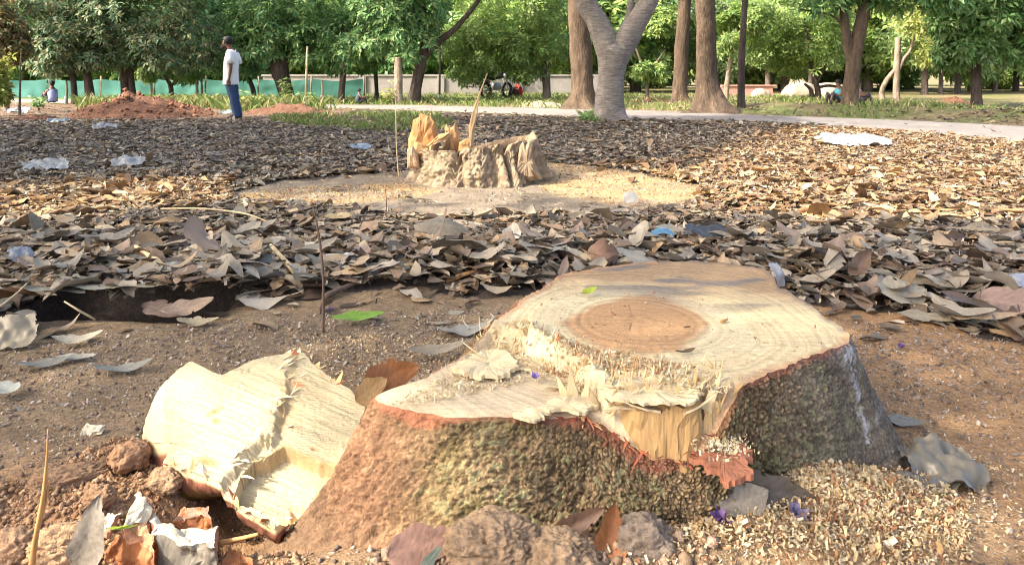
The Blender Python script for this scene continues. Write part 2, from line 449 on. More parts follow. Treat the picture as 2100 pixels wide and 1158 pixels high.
# ------------------------------------------------------------------ trees
def bark_mat(name, col, bands=False):
    if bands:
        return mat(name, col, 0.9, noise=[(3, 0.5), (30, 0.35)], bump=[(14, 0.02), (60, 0.008)], extra=bands_extra())
    return mat(name, col, 0.92, noise=[(1.3, 0.7), (9, 0.6), (30, 0.5)], stretch=(1, 1, 0.3), bump=[(10, 0.05), (45, 0.02)], spec=0.15, dark=0.42, light=1.5)
BK = {'grey': bark_mat('grey_banded_bark', (0.225, 0.195, 0.165), True), 'brown': bark_mat('brown_bark', (0.105, 0.075, 0.052)),
      'dark': bark_mat('dark_bark', (0.075, 0.058, 0.048)), 'pale': bark_mat('pale_bark', (0.28, 0.22, 0.165)),
      'mid': bark_mat('grey_brown_bark', (0.15, 0.118, 0.095))}
def trunk_mesh(name, limbs, m, n=14, flare=None, g=0.0):
    """limbs: lists of (x, y, z, r)"""
    mb = MB()
    for li, l in enumerate(limbs):
        q = smooth_path(l, 8 if (li == 0 and flare) else 5)
        v, f = tube(q[:, :3], list(np.maximum(q[:, 3], 0.006)), n)
        d = fbm3(v * 2.3, 3, li) * 0.10 + fbm3(v * np.array([9, 9, 2.5]), 2, li + 9) * 0.06
        c = np.repeat(q[:, :3], n, 0); rad_ = v[:len(c)] - c
        v[:len(c)] += rad_ * d[:len(c), None] * 1.3
        if li == 0 and flare:                                       # roots swell out of the foot of the trunk
            an = np.arctan2(rad_[:, 1], rad_[:, 0]); ex = 0
            for (a0, reach, h) in flare: ex = ex + reach * np.exp(-((np.mod(an - a0 + math.pi, 2 * math.pi) - math.pi) / 0.38) ** 2) * np.exp(-np.maximum(c[:, 2] - g, 0) / (h * 0.38))
            u_ = rad_ / (np.linalg.norm(rad_, axis=1)[:, None] + 1e-6); v[:len(c)] += u_ * ex[:, None]
        mb.add(v, f)
    return mb.mesh(name, m)
def rosettes(P, Nrm, size, per, cols, seed, aspect=0.36, droop=0.35, jit=0.4):
    """leaf sprays: per leaves round each point P, facing along Nrm"""
    r = np.random.default_rng(seed)
    n = len(P); Nrm = Nrm / np.linalg.norm(Nrm, axis=1)[:, None]
    a = np.cross(Nrm, np.array([0.31, 0.17, 0.93])); a /= np.linalg.norm(a, axis=1)[:, None] + 1e-9
    bb = np.cross(Nrm, a)
    V = np.empty((n, per, 4, 3)); C = np.empty((n, per, 4, 3))
    tint = 0.65 + 0.7 * r.random((n, 1))
    for k in range(per):
        th = 2 * np.pi * (k + r.random(n)) / per
        d = a * np.cos(th)[:, None] + bb * np.sin(th)[:, None]
        d = d + Nrm * (r.random((n, 1)) * 0.7 - 0.15) + np.array([0, 0, -1.0]) * (droop * r.random((n, 1)))
        d /= np.linalg.norm(d, axis=1)[:, None]
        s = np.cross(d, Nrm) + r.normal(0, jit, (n, 3)); s -= d * (s * d).sum(1)[:, None]
        s /= np.linalg.norm(s, axis=1)[:, None] + 1e-9
        L_ = size * (0.6 + 0.7 * r.random((n, 1))); W_ = L_ * aspect * (0.7 + 0.5 * r.random((n, 1)))
        p0 = P + d * L_ * 0.12
        V[:, k, 0] = p0; V[:, k, 1] = p0 + d * L_ * 0.5 + s * W_ * 0.5; V[:, k, 2] = p0 + d * L_ + np.array([0, 0, -1.0]) * L_ * 0.12
        V[:, k, 3] = p0 + d * L_ * 0.5 - s * W_ * 0.5
        ci = r.integers(0, len(cols), n)
        cc = np.asarray(cols)[ci] * tint * (0.8 + 0.4 * r.random((n, 1)))
        C[:, k] = cc[:, None, :]
    V = V.reshape(-1, 3); C = C.reshape(-1, 3)
    return V, np.arange(len(V)).reshape(-1, 4), C
def crown_mesh(name, clumps, n, size, cols, seed, per=7, aspect=0.36, gap=0.40, gs=1.1, shell=0.5):
    """clumps: ellipsoids (x, y, z, rx, ry, rz) filled with leaf sprays, with holes where a noise is low"""
    r = np.random.default_rng(seed)
    cl = np.array(clumps, float)
    w = (cl[:, 3] * cl[:, 4] + cl[:, 3] * cl[:, 5] + cl[:, 4] * cl[:, 5]); w /= w.sum()
    P = np.zeros((0, 3)); D = np.zeros((0, 3))
    while len(P) < n:
        k = r.choice(len(cl), n, p=w)
        d = r.normal(0, 1, (n, 3)); d /= np.linalg.norm(d, axis=1)[:, None]
        rad = shell + (1 - shell) * r.random((n, 1)) ** 0.6
        rad *= 0.82 + 0.36 * vnoise3(d * 2.2 + k[:, None] * 3.1, seed)[:, None]
        p = cl[k, :3] + d * cl[k, 3:6] * rad
        keep = vnoise3(p * gs, seed + 3) > gap
        P = np.vstack([P, p[keep]]); D = np.vstack([D, d[keep]])
    P = P[:n]; D = D[:n]
    V, Fc, C = rosettes(P, D + np.array([0, 0, 0.75]), size, per, cols, seed + 1, aspect)
    return mesh(name, V, Fc, M['leaf'], C, smooth=False)
GREEN = {'dark': [(0.079, 0.166, 0.086), (0.099, 0.192, 0.093), (0.132, 0.212, 0.099), (0.198, 0.238, 0.113), (0.198, 0.185, 0.099), (0.305, 0.356, 0.159)],  # last, brightest green stands in for sunlit highlights
         'deep': [(0.086, 0.212, 0.079), (0.125, 0.258, 0.093), (0.198, 0.317, 0.113), (0.305, 0.437, 0.159)],  # lightest entry again painted as a highlight on the leaves
         'mid': [(0.103, 0.218, 0.063), (0.138, 0.247, 0.075), (0.196, 0.287, 0.098)],
         'light': [(0.216, 0.313, 0.081), (0.27, 0.346, 0.092), (0.162, 0.281, 0.076)],
         'yellow': [(0.30, 0.34, 0.08), (0.25, 0.32, 0.075), (0.36, 0.36, 0.11)],
         'autumn': [(0.22, 0.14, 0.04), (0.10, 0.12, 0.04), (0.16, 0.09, 0.04), (0.14, 0.16, 0.05)],
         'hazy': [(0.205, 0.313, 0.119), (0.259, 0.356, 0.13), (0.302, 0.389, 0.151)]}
def limb(Y, pts, dy=None):
    """pts: photo spots (px, py, diameter in px) at distance Y -> (x, y, z, r)"""
    out = []
    for i, p in enumerate(pts):
        yy = Y + (dy[i] if dy else 0)
        x, y, z = AT(p[0], p[1], yy)
        out.append((x, y, z, p[2] / F * yy / 2))
    return out
def tree(label, Y, limbs, bark, clumps=None, n=700, size=0.24, cols='mid', seed=0, per=7, gap=0.4, group='park trees', name='park_tree', dys=None, depth=0.9, sides=14, aspect=0.36, flare=None):
    base = AT(limbs[0][0][0], limbs[0][0][1], Y)
    bx, by = base[0], Y
    g = gz1(bx, by)
    root = thing(name, label, 'tree', (bx, by, g), group)
    L3 = []
    for i, l in enumerate(limbs):
        q = limb(Y, l, dys[i] if dys else None)
        if i == 0:
            q[0] = (q[0][0], q[0][1], g - 0.05, q[0][3])
        L3.append(q)
    for fl in []:
        a, reach, h = fl; r0 = L3[0][1][3]
        ca, sa = math.cos(a), math.sin(a)
        L3.append([(bx + ca * r0 * 0.3, by + sa * r0 * 0.3, g + h, r0 * 0.5), (bx + ca * (r0 + reach * 0.35), by + sa * (r0 + reach * 0.35), g + h * 0.3, r0 * 0.42), (bx + ca * (r0 + reach), by + sa * (r0 + reach), g - 0.06, r0 * 0.25)])
    me = trunk_mesh('trunk', L3, BK[bark], sides if not flare else max(sides, 30), flare, g); origin_to(me, (bx, by, g))
    obj('trunk', me, root)
    if clumps:
        if cols in ('light', 'hazy', 'yellow'): gap += 0.07
        cl = []
        for c in clumps:
            px, py, rp = c[:3]; rpz = c[3] if len(c) > 3 else rp * 0.8; dY = c[4] if len(c) > 4 else 0
            x, y, z = AT(px, py, Y + dY); k = (Y + dY) / F
            cl.append((x, y, z, rp * k, rp * k * depth, rpz * k))
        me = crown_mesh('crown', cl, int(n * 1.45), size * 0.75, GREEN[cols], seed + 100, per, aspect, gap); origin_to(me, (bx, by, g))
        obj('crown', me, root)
    return root

A = math.pi
# the big trunks beside the path
tree('grey forked tree with banded bark standing before the path', 15.5, [
    [(1250, 250, 84), (1250, 240, 66), (1250, 200, 57), (1253, 160, 56), (1256, 128, 62), (1262, 105, 66), (1268, 88, 40)],
    [(1256, 128, 52), (1240, 80, 50), (1222, 40, 44), (1200, 0, 42), (1175, -70, 38), (1150, -190, 26), (1140, -320, 14)],
    [(1258, 130, 52), (1282, 85, 50), (1308, 40, 44), (1330, 0, 40), (1352, -60, 34), (1375, -180, 24), (1390, -300, 12)],
    [(1285, 60, 22), (1292, 20, 15), (1297, -60, 12), (1290, -160, 8)]], 'grey',
    [(1130, -330, 150, 80), (1390, -330, 160, 90), (1270, -400, 170, 90)], 700, 0.22, 'mid', 1, sides=22, flare=[(-2.2, 0.12, 0.3), (-0.6, 0.2, 0.3), (3.3, 0.1, 0.25)])
tree('thick brown trunk just behind the grey forked tree', 20.8, [
    [(1193, 226, 78), (1193, 214, 58), (1194, 180, 47), (1192, 120, 45), (1188, 60, 43), (1186, 0, 42), (1190, -120, 34), (1200, -260, 16)]], 'brown',
    [(1150, -250, 120, 60), (1260, -270, 120, 60)], 400, 0.25, 'mid', 2, sides=20, flare=[(-2.4, 0.28, 0.5), (-1.2, 0.22, 0.4), (-0.3, 0.3, 0.45), (3.4, 0.22, 0.45)])
tree('slimmer brown trunk left of the buttressed trunk', 21.0, [
    [(1392, 224, 50), (1393, 212, 35), (1395, 160, 30), (1399, 80, 27), (1405, 0, 25), (1412, -120, 20), (1418, -240, 10)]], 'brown',
    [(1420, -240, 110, 60), (1360, -220, 80, 50)], 300, 0.25, 'light', 3, flare=[(-2.6, 0.2, 0.35), (-0.6, 0.2, 0.3)])
tree('straight brown trunk with spreading buttress roots by the path', 18.6, [
    [(1452, 234, 78), (1452, 222, 56), (1450, 180, 45), (1449, 120, 41), (1448, 60, 39), (1446, 0, 38), (1446, -120, 32), (1450, -280, 16)]], 'brown',
    [(1450, -270, 150, 70), (1520, -230, 90, 60)], 400, 0.25, 'mid', 4, sides=20, flare=[(-2.5, 0.35, 0.55), (-1.3, 0.15, 0.4), (-0.55, 0.5, 0.75), (3.3, 0.25, 0.5), (0.3, 0.3, 0.5)])
tree('thin dark straight trunk right of the buttressed trunk', 19.0, [
    [(1521, 232, 20), (1520, 200, 15), (1521, 120, 14), (1525, 50, 13), (1528, 0, 13), (1532, -120, 11), (1530, -250, 6)]], 'dark',
    [(1530, -240, 90, 50)], 200, 0.22, 'mid', 5)
tree('twin-stemmed leaning trunk with leaves hanging over the bank', 20.3, [
    [(1742, 228, 42), (1742, 215, 33), (1745, 170, 30), (1752, 120, 29), (1762, 70, 26), (1772, 20, 24), (1784, -30, 22), (1800, -140, 18), (1815, -260, 8)],
    [(1748, 135, 20), (1739, 95, 20), (1733, 55, 18), (1728, 0, 16), (1715, -90, 12), (1700, -200, 6)],
    [(1775, 15, 16), (1800, -10, 13), (1840, -25, 9), (1900, -40, 5)],
    [(1737, 80, 8), (1725, 50, 6), (1700, 30, 4), (1640, 20, 3)]], 'brown',
    [(1840, -8, 80, 26), (1760, -30, 60, 30), (1930, -5, 60, 30), (1690, 5, 55, 22), (1800, -120, 150, 60), (1640, -70, 90, 50)], 900, 0.30, 'deep', 6, gap=0.42, flare=[(-2.3, 0.15, 0.3), (-0.7, 0.18, 0.3)])
tree('pale lopped trunk with one side branch in the right background', 25.0, [
    [(1838, 214, 20), (1838, 190, 14), (1839, 140, 13), (1841, 100, 12), (1842, 78, 11)],
    [(1840, 150, 9), (1852, 122, 8), (1866, 104, 5), (1880, 60, 3)],
    [(1812, 213, 14), (1808, 190, 10), (1818, 165, 9), (1838, 140, 7)]], 'pale',
    [(1880, 40, 60, 40), (1830, -10, 90, 50, 2), (1900, 100, 45, 40, 2)], 420, 0.22, 'yellow', 7, gap=0.45)
tree('broad-crowned tree with short black trunk near the right edge', 21.7, [
    [(2003, 222, 28), (2003, 205, 21), (2002, 160, 20), (2000, 120, 18), (1990, 80, 13), (1975, 20, 8)],
    [(2001, 130, 13), (2025, 85, 10), (2060, 40, 6)]], 'dark',
    [(2000, 95, 75, 48), (1960, 50, 60, 40), (2060, 90, 60, 42), (2020, 20, 110, 60), (2100, 40, 80, 60), (1950, 110, 40, 30), (2000, -80, 170, 70), (2120, 120, 60, 40)], 2000, 0.27, 'mid', 8, per=8, gap=0.36)
tree('spreading tree with crooked black branches behind the bank', 27.0, [
    [(1676, 208, 16), (1677, 185, 12), (1672, 165, 11), (1664, 135, 8), (1655, 90, 6), (1650, 20, 4)],
    [(1678, 180, 7), (1700, 176, 6), (1735, 182, 5)], [(1676, 170, 6), (1690, 140, 5), (1705, 100, 4)], [(1665, 205, 12), (1663, 185, 8), (1650, 172, 5)]], 'dark',
    [(1640, 90, 75, 50), (1590, 110, 60, 40), (1690, 60, 70, 50), (1640, 20, 110, 50), (1570, 60, 60, 50), (1700, 130, 50, 26), (1640, 140, 70, 30), (1650, -80, 150, 60)], 1700, 0.22, 'light', 9, gap=0.40)
tree('light green tree behind the parked motorcycle', 27.5, [
    [(1120, 206, 22), (1121, 190, 17), (1120, 160, 16), (1118, 120, 14), (1110, 70, 10), (1095, 10, 6)],
    [(1118, 130, 9), (1090, 80, 7), (1075, 30, 5)]], 'mid',
    [(1060, 100, 70, 45), (1000, 120, 60, 35), (1120, 80, 60, 50), (1010, 60, 80, 45), (1100, 20, 90, 50), (960, 150, 45, 25), (1080, 145, 45, 25), (1050, -80, 160, 70), (930, 90, 50, 40)], 2300, 0.24, 'light', 10, gap=0.36)
tree('dark leaning tree whose long bough reaches up to the right', 24.5, [
    [(849, 214, 34), (850, 200, 26), (855, 170, 23), (862, 135, 22), (868, 108, 20), (872, 70, 12), (868, 10, 8)],
    [(864, 125, 16), (885, 100, 15), (905, 82, 14), (930, 62, 12), (952, 38, 11), (975, 10, 9), (1000, -30, 7), (1030, -100, 4)]], 'dark',
    [(820, 60, 65, 45), (770, 80, 55, 40), (850, 20, 80, 45), (790, 20, 80, 40), (830, 110, 45, 25), (870, 75, 45, 30), (820, -80, 150, 70), (1000, -90, 90, 50)], 1900, 0.25, 'deep', 11, per=8, gap=0.34)
tree('pale pruned stub of a trunk beside the leaning tree', 24.0, [
    [(817, 212, 20), (817, 195, 17), (817, 160, 16), (816, 135, 15), (816, 118, 14)]], 'pale', name='pruned_trunk')
tree('massive black forked tree behind the standing man', 25.5, [
    [(592, 214, 34), (588, 195, 30), (580, 165, 32), (572, 135, 36), (562, 105, 30), (545, 75, 18), (525, 40, 10)],
    [(575, 140, 26), (590, 108, 22), (605, 80, 15), (630, 40, 8)]], 'dark',
    [(560, 60, 80, 45), (640, 70, 75, 42), (500, 50, 55, 45), (690, 60, 55, 40), (600, 20, 110, 45), (540, 105, 60, 24), (640, 112, 55, 22), (600, -80, 180, 70), (700, 110, 40, 25), (480, 100, 40, 30)], 2300, 0.25, 'deep', 12, per=8, gap=0.34)
tree('dense dark tree with twin trunks behind the red mound', 24.5, [
    [(258, 214, 22), (257, 190, 18), (256, 150, 17), (260, 110, 14), (250, 60, 9)],
    [(274, 214, 18), (271, 185, 14), (268, 145, 13), (275, 110, 10), (300, 60, 6)]], 'dark',
    [(250, 70, 90, 50), (330, 80, 85, 46), (180, 80, 70, 45), (390, 70, 60, 50), (290, 20, 130, 50), (240, 115, 60, 25), (350, 120, 70, 26), (300, -80, 190, 70), (410, 110, 40, 25)], 2600, 0.24, 'dark', 13, per=8, gap=0.32)
tree('dark tree with two bending trunks left of the red mound', 24.0, [
    [(186, 214, 20), (183, 185, 17), (178, 150, 14), (165, 110, 10), (150, 60, 7)],
    [(152, 214, 14), (152, 185, 12), (148, 150, 10), (138, 110, 7)]], 'dark',
    [(130, 90, 75, 48), (80, 70, 60, 50), (160, 50, 80, 45), (110, 130, 60, 25), (190, 120, 45, 24), (110, -20, 120, 60)], 1700, 0.23, 'dark', 14, per=8, gap=0.33)
tree('straight dark trunk between the forked tree and the pale wall', 25.0, [
    [(699, 212, 16), (701, 180, 13), (705, 140, 12), (706, 100, 10), (700, 40, 7)]], 'dark',
    [(710, 110, 45, 35), (735, 70, 55, 40), (690, 130, 32, 20)], 600, 0.22, 'deep', 15, gap=0.36)
tree('slender dark trunk standing before the pale wall', 26.0, [
    [(773, 208, 11), (772, 180, 9), (770, 150, 8), (765, 110, 6), (760, 60, 4)]], 'dark',
    [(755, 125, 40, 26), (770, 95, 40, 26)], 350, 0.22, 'deep', 16, gap=0.4)
tree('orange-tinged small tree at the left edge', 19.0, [
    [(14, 222, 9), (16, 190, 7), (12, 150, 6), (20, 90, 4)]], 'mid',
    [(10, 60, 45, 35), (35, 95, 30, 25), (5, 115, 35, 20), (-30, 40, 60, 60)], 420, 0.20, 'autumn', 17, gap=0.42)
tree('young yellow-green sapling at the left edge', 17.5, [
    [(40, 222, 6), (41, 190, 4), (42, 140, 3), (44, 100, 2)]], 'mid',
    [(25, 140, 30, 22), (10, 165, 26, 18), (45, 120, 26, 16), (5, 190, 25, 18), (30, 185, 20, 14)], 150, 0.20, 'yellow', 18, gap=0.4, name='sapling')
tree('small forked tree seen under the dark crown', 26.5, [
    [(352, 208, 11), (351, 185, 9), (348, 172, 8), (338, 155, 6), (330, 130, 4)], [(351, 178, 6), (362, 160, 5), (370, 135, 3)]], 'mid',
    [(340, 140, 40, 22), (380, 150, 40, 20), (310, 150, 30, 18)], 350, 0.20, 'light', 19, gap=0.42)
tree('dark trunk at the man\'s back', 26.0, [
    [(522, 208, 12), (519, 185, 10), (512, 165, 9), (500, 130, 7)]], 'dark',
    [(500, 140, 35, 22), (450, 130, 35, 22)], 280, 0.22, 'deep', 20, gap=0.4)
tree('pale-barked trunk leaning behind the buttressed roots', 26.0, [
    [(1488, 212, 16), (1489, 190, 12), (1494, 150, 10), (1500, 115, 9), (1510, 60, 6)]], 'pale',
    [(1500, 60, 50, 40), (1540, 30, 50, 40), (1480, 110, 26, 30)], 420, 0.22, 'light', 21, gap=0.42)
tree('slight forked tree seen right of the grey forked tree', 26.0, [
    [(1328, 205, 9), (1327, 180, 7), (1324, 150, 6), (1312, 120, 5), (1300, 90, 3)], [(1325, 150, 5), (1345, 130, 4), (1366, 100, 3)]], 'mid',
    [(1330, 90, 45, 35), (1360, 50, 45, 40), (1310, 140, 30, 20), (1360, 140, 28, 25)], 520, 0.22, 'light', 22, gap=0.4)
k_ = 0
for (px, wd, top, lb) in [(1895, 14, 130, 'dark far trunk left of the right-hand crown'), (1928, 9, 140, 'thin dark far trunk under hazy leaves'), (1962, 13, 150, 'stout dark far trunk beside the black one'), (1573, 11, 120, 'far trunk left of the tan heaps'),
                          (1608, 16, 140, 'short far trunk behind the tan heaps'), (2040, 10, 150, 'far trunk right of the black one'), (2082, 12, 140, 'far trunk at the right edge'), (955, 10, 140, 'far dark trunk left of the motorcycle'), (980, 10, 120, 'far thin trunk next to the motorcycle'),
                          (1660, 9, 140, 'far slim trunk between the tan heaps')]:
    k_ += 1
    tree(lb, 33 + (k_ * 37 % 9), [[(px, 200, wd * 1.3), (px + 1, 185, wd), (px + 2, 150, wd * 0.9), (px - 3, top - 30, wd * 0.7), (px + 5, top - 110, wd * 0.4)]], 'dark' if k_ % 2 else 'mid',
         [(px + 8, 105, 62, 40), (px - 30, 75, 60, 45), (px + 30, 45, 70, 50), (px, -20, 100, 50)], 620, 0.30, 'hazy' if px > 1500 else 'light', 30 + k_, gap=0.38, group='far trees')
# rows of trees that close the view
FARP = []
for s_ in range(3):
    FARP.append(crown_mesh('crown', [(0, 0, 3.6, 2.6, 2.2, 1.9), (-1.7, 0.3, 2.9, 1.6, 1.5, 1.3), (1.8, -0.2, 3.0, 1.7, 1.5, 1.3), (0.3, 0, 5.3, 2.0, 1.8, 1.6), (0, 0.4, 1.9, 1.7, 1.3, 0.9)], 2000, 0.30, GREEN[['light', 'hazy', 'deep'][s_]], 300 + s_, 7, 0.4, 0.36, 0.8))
FART = trunk_mesh('trunk', [[(0, 0, -0.3, 0.24), (0.05, 0, 1.2, 0.19), (-0.05, 0.05, 3.0, 0.14), (0.1, 0, 5.0, 0.07)], [(0, 0, 1.5, 0.1), (0.8, 0.1, 2.6, 0.07), (1.4, 0.2, 3.4, 0.03)]], BK['mid'], 8)
rf = random.Random(5)
sites = []
for row, (Y, step) in enumerate([(40, 4.1), (47, 4.6), (58, 5.6)]):
    half = Y * 0.70
    x = -half + rf.random() * 3
    while x < half:
        sites.append((x + rf.uniform(-0.8, 0.8), Y + rf.uniform(-2, 2), row)); x += step
ORD = 'first second third fourth fifth sixth seventh eighth ninth tenth eleventh twelfth thirteenth fourteenth fifteenth sixteenth seventeenth eighteenth'.split()
for i, (x, y, row) in enumerate(sites):
    right = x > 2
    o = thing('park_tree', ORD[sum(1 for q_ in sites[:i] if q_[2] == row)] + ' leafy tree from the left in the ' + ['nearest', 'middle', 'last'][row] + ' of the far rows', 'tree', (x, y, gz1(x, y)), 'tree rows closing the view')
    s = rf.uniform(0.85, 1.25); o.scale = (s * 1.1, s * 1.1, s); o.rotation_euler = (0, 0, rf.uniform(0, 6.28))
    obj('trunk', FART, o)
    c_o = obj('crown', FARP[(1 if rf.random() < 0.65 else 0) if right else (2 if rf.random() < 0.55 else 0)], o); c_o.location = (0, 0, (-0.5, -1.0, -1.3)[row])

# tall trees outside the frame whose canopies shade the ground; their leaves are left out to shape the sunlit patches
def lit_poly(pts, z): return gpoly(pts, z)
LIT = [lit_poly([(-200, 1010), (140, 985), (285, 900), (270, 760), (400, 715), (620, 690), (760, 760), (800, 800), (1010, 800), (1240, 845), (1290, 960), (1240, 1200), (-300, 1200)], 0.16),
       lit_poly([(-400, 400), (0, 392), (180, 372), (330, 368), (480, 372), (470, 412), (350, 425), (200, 440), (0, 470), (-400, 480)], 0.03),
       lit_poly([(480, 396), (640, 380), (830, 376), (900, 365), (1100, 350), (1180, 345), (1400, 340), (1450, 310), (1600, 268), (1720, 252), (2300, 262), (2400, 470), (2100, 462), (1950, 450), (1720, 448), (1560, 440), (1420, 425), (1200, 400), (1000, 392), (840, 402), (640, 418), (490, 416)], 0.05),
       lit_poly([(860, 330), (880, 225), (1000, 225), (1010, 300), (1120, 330), (1120, 380), (850, 360)], 0.3)]
DAP = [lit_poly([(1000, 690), (1130, 590), (1330, 540), (1560, 560), (1740, 690), (1480, 830), (1200, 800)], 0.3), lit_poly([(1780, 720), (2100, 700), (2150, 1100), (1880, 1100), (1400, 1000), (1400, 1160), (1300, 1160), (1300, 1000), (1800, 960)], 0.05)]
SHADE_AT = [(-17.0, 0.0), (-11.5, 5.6), (-4.5, -4.0), (-16.5, 11.5), (5.0, -3.5)]
rs = np.random.default_rng(11)
NQ = 30000
qx = rs.uniform(-13, 12, NQ); qy = rs.uniform(0.6, 17.0, NQ)
jx = qx + 0.22 * fbm(qx * 1.2, qy * 1.2, 3, 200) * np.sqrt(qy / 3); jy = qy + 0.22 * fbm(qx * 1.2 + 9, qy * 1.2, 3, 201) * np.sqrt(qy / 3)
keep = np.ones(NQ, bool)
for p_ in LIT: keep &= ~pip(jx, jy, p_)
for p_ in DAP: keep &= ~(pip(jx, jy, p_) & (p_ is not DAP[0]) & (fbm(qx * 5, qy * 5, 2, 210) > 0.1))
clear_path = pip(qx, qy, PATH_POLY) & (qx > 5.6)
keep &= ~clear_path
keep &= (fbm(qx * 0.9, qy * 0.9, 3, 205) > -0.62)
qx, qy = qx[keep], qy[keep]
hz = 6.4 + 2.6 * rs.random(len(qx)) + 0.5 * fbm(qx * 0.3, qy * 0.3, 2, 206)
kk = (hz - 0.1) / SUN.z
CP = np.stack([qx + SUN.x * kk, qy + SUN.y * kk, hz], 1)
own = np.argmin([np.hypot(CP[:, 0] - a_, CP[:, 1] - b_) for a_, b_ in SHADE_AT], 0)
SHL = ['tall tree far out to the left whose leaves shade the leaf litter', 'tall tree out to the left whose boughs shade the far stump', 'tall tree behind the viewer whose boughs shade the near soil', 'tall tree out to the far left whose boughs shade the mound', 'tall tree behind the viewer to the right shading the path side']
for t_, (tx, ty) in enumerate(SHADE_AT):
    g = gz1(tx, ty)
    root = thing('shade_tree', SHL[t_], 'tree', (tx, ty, g), 'shade trees around the clearing')
    sel = CP[own == t_]
    V, Fc, C = rosettes(sel, np.tile([0.0, 0, 1.0], (len(sel), 1)) + rs.normal(0, 0.5, (len(sel), 3)) + np.array(SUN) * 0.8, 0.24, 3, GREEN['mid'], 500 + t_, 0.5)
    obj('crown', origin_to(mesh('crown', V, Fc, M['leaf'], C, False), (tx, ty, g)), root)
    ls = [[(tx, ty, g - 0.2, 0.36), (tx, ty, g + 1, 0.27), (tx + 0.2, ty, 4.0, 0.23), (tx, ty + 0.1, 6.2, 0.16)]]
    for a_ in range(6):
        e = sel[int(rs.integers(0, len(sel)))]
        ls.append([(tx + 0.1, ty, 4.0 + 0.3 * a_, 0.13), ((tx + e[0]) / 2, (ty + e[1]) / 2, (5.0 + e[2]) / 2 + 0.6, 0.08), (e[0], e[1], e[2], 0.02)])
    obj('trunk', origin_to(trunk_mesh('trunk', ls, BK['brown'], 9), (tx, ty, g)), root)

# ------------------------------------------------------------------ the big fresh stump
CREAM = np.array([0.60, 0.49, 0.295]); HEART = np.array([0.43, 0.25, 0.118]); RUST = np.array([0.25, 0.095, 0.06])
SC_ = np.array(STUMP_C)
TOP = [(-0.062, 1.992, .29), (0.0135, 2.167, .30), (0.103, 2.364, .30), (0.174, 2.524, .30), (0.310, 2.613, .30), (0.469, 2.68, .30), (0.625, 2.70, .30), (0.741, 2.633, .305), (0.825, 2.55, .31),
       (0.80, 2.36, .305), (0.825, 2.24, .30), (0.832, 2.08, .30), (0.842, 1.962, .30), (0.815, 1.885, .30), (0.735, 1.83, .30), (0.656, 1.778, .298), (0.56, 1.705, .296), (0.485, 1.64, .29), (0.447, 1.615, .255), (0.405, 1.60, .185), (0.35, 1.595, .168), (0.29, 1.592, .17), (0.245, 1.60, .185),
       (0.19, 1.615, .222), (0.15, 1.625, .236), (0.01, 1.613, .238), (-0.132, 1.620, .238), (-0.215, 1.642, .24), (-0.27, 1.665, .242), (-0.306, 1.71, .243), (-0.26, 1.76, .243), (-0.203, 1.80, .243), (-0.13, 1.92, .245), (-0.09, 1.97, .26)]
BASE = [(-0.52, 1.74), (-0.535, 1.62), (-0.46, 1.53), (-0.36, 1.47), (-0.24, 1.445), (-0.1, 1.45), (0.1, 1.47), (0.28, 1.50), (0.40, 1.535), (0.47, 1.60), (0.53, 1.655), (0.60, 1.665), (0.70, 1.69), (0.85, 1.745), (0.99, 1.82), (1.05, 1.92), (1.04, 2.15), (0.98, 2.45), (0.95, 2.75), (0.7, 2.90), (0.45, 2.9), (0.15, 2.75), (-0.03, 2.45), (-0.2, 2.2), (-0.38, 1.95)]
def polar(pts):
    p = np.array(pts, float); d = p[:, :2] - SC_
    th = np.arctan2(d[:, 1], d[:, 0]) - math.pi / 2            # seam at the back
    th = np.mod(th, 2 * math.pi); r = np.hypot(d[:, 0], d[:, 1])
    o = np.argsort(th); return th[o], r[o], (p[o, 2] if p.shape[1] > 2 else None)
tT, rT, zT = polar(TOP); tB, rB, _ = polar(BASE)
NT, NV = 1300, 140
TH = np.arange(NT) / NT * 2 * math.pi; TH = TH + 0.5 * np.sin(TH)      # finer towards the viewer
def per(t, xs, ys): return np.interp(t, xs, ys, period=2 * math.pi)
def smo(a, k):
    w = np.hanning(2 * k + 3)[1:-1]; w /= w.sum()
    return np.convolve(np.concatenate([a[-k:], a, a[:k]]), w, 'valid')
RT = smo(per(TH, tT, rT), 6); ZT = smo(per(TH, tT, zT), 5); RB = smo(per(TH, tB, rB), 18)
ZT = ZT + 0.004 * fbm(TH * 18, TH * 0, 3, 300)
RT = RT + 0.004 * fbm(TH * 30, TH * 0, 3, 301)
tt = np.linspace(0, 1, NV)
T2, V2 = np.meshgrid(TH, tt)
rr = RB[None] + (RT - RB)[None] * (V2 ** 0.72)
zz = -0.06 + (ZT[None] + 0.06) * V2
ca, sa = np.cos(T2 + math.pi / 2), np.sin(T2 + math.pi / 2)
X0 = SC_[0] + ca * rr; Y0 = SC_[1] + sa * rr
arc = np.cumsum(np.hypot(np.diff(X0.mean(0), append=X0.mean(0)[0]), np.diff(Y0.mean(0), append=Y0.mean(0)[0])))
S2 = np.tile(arc, (NV, 1)); H2 = V2 * 0.36
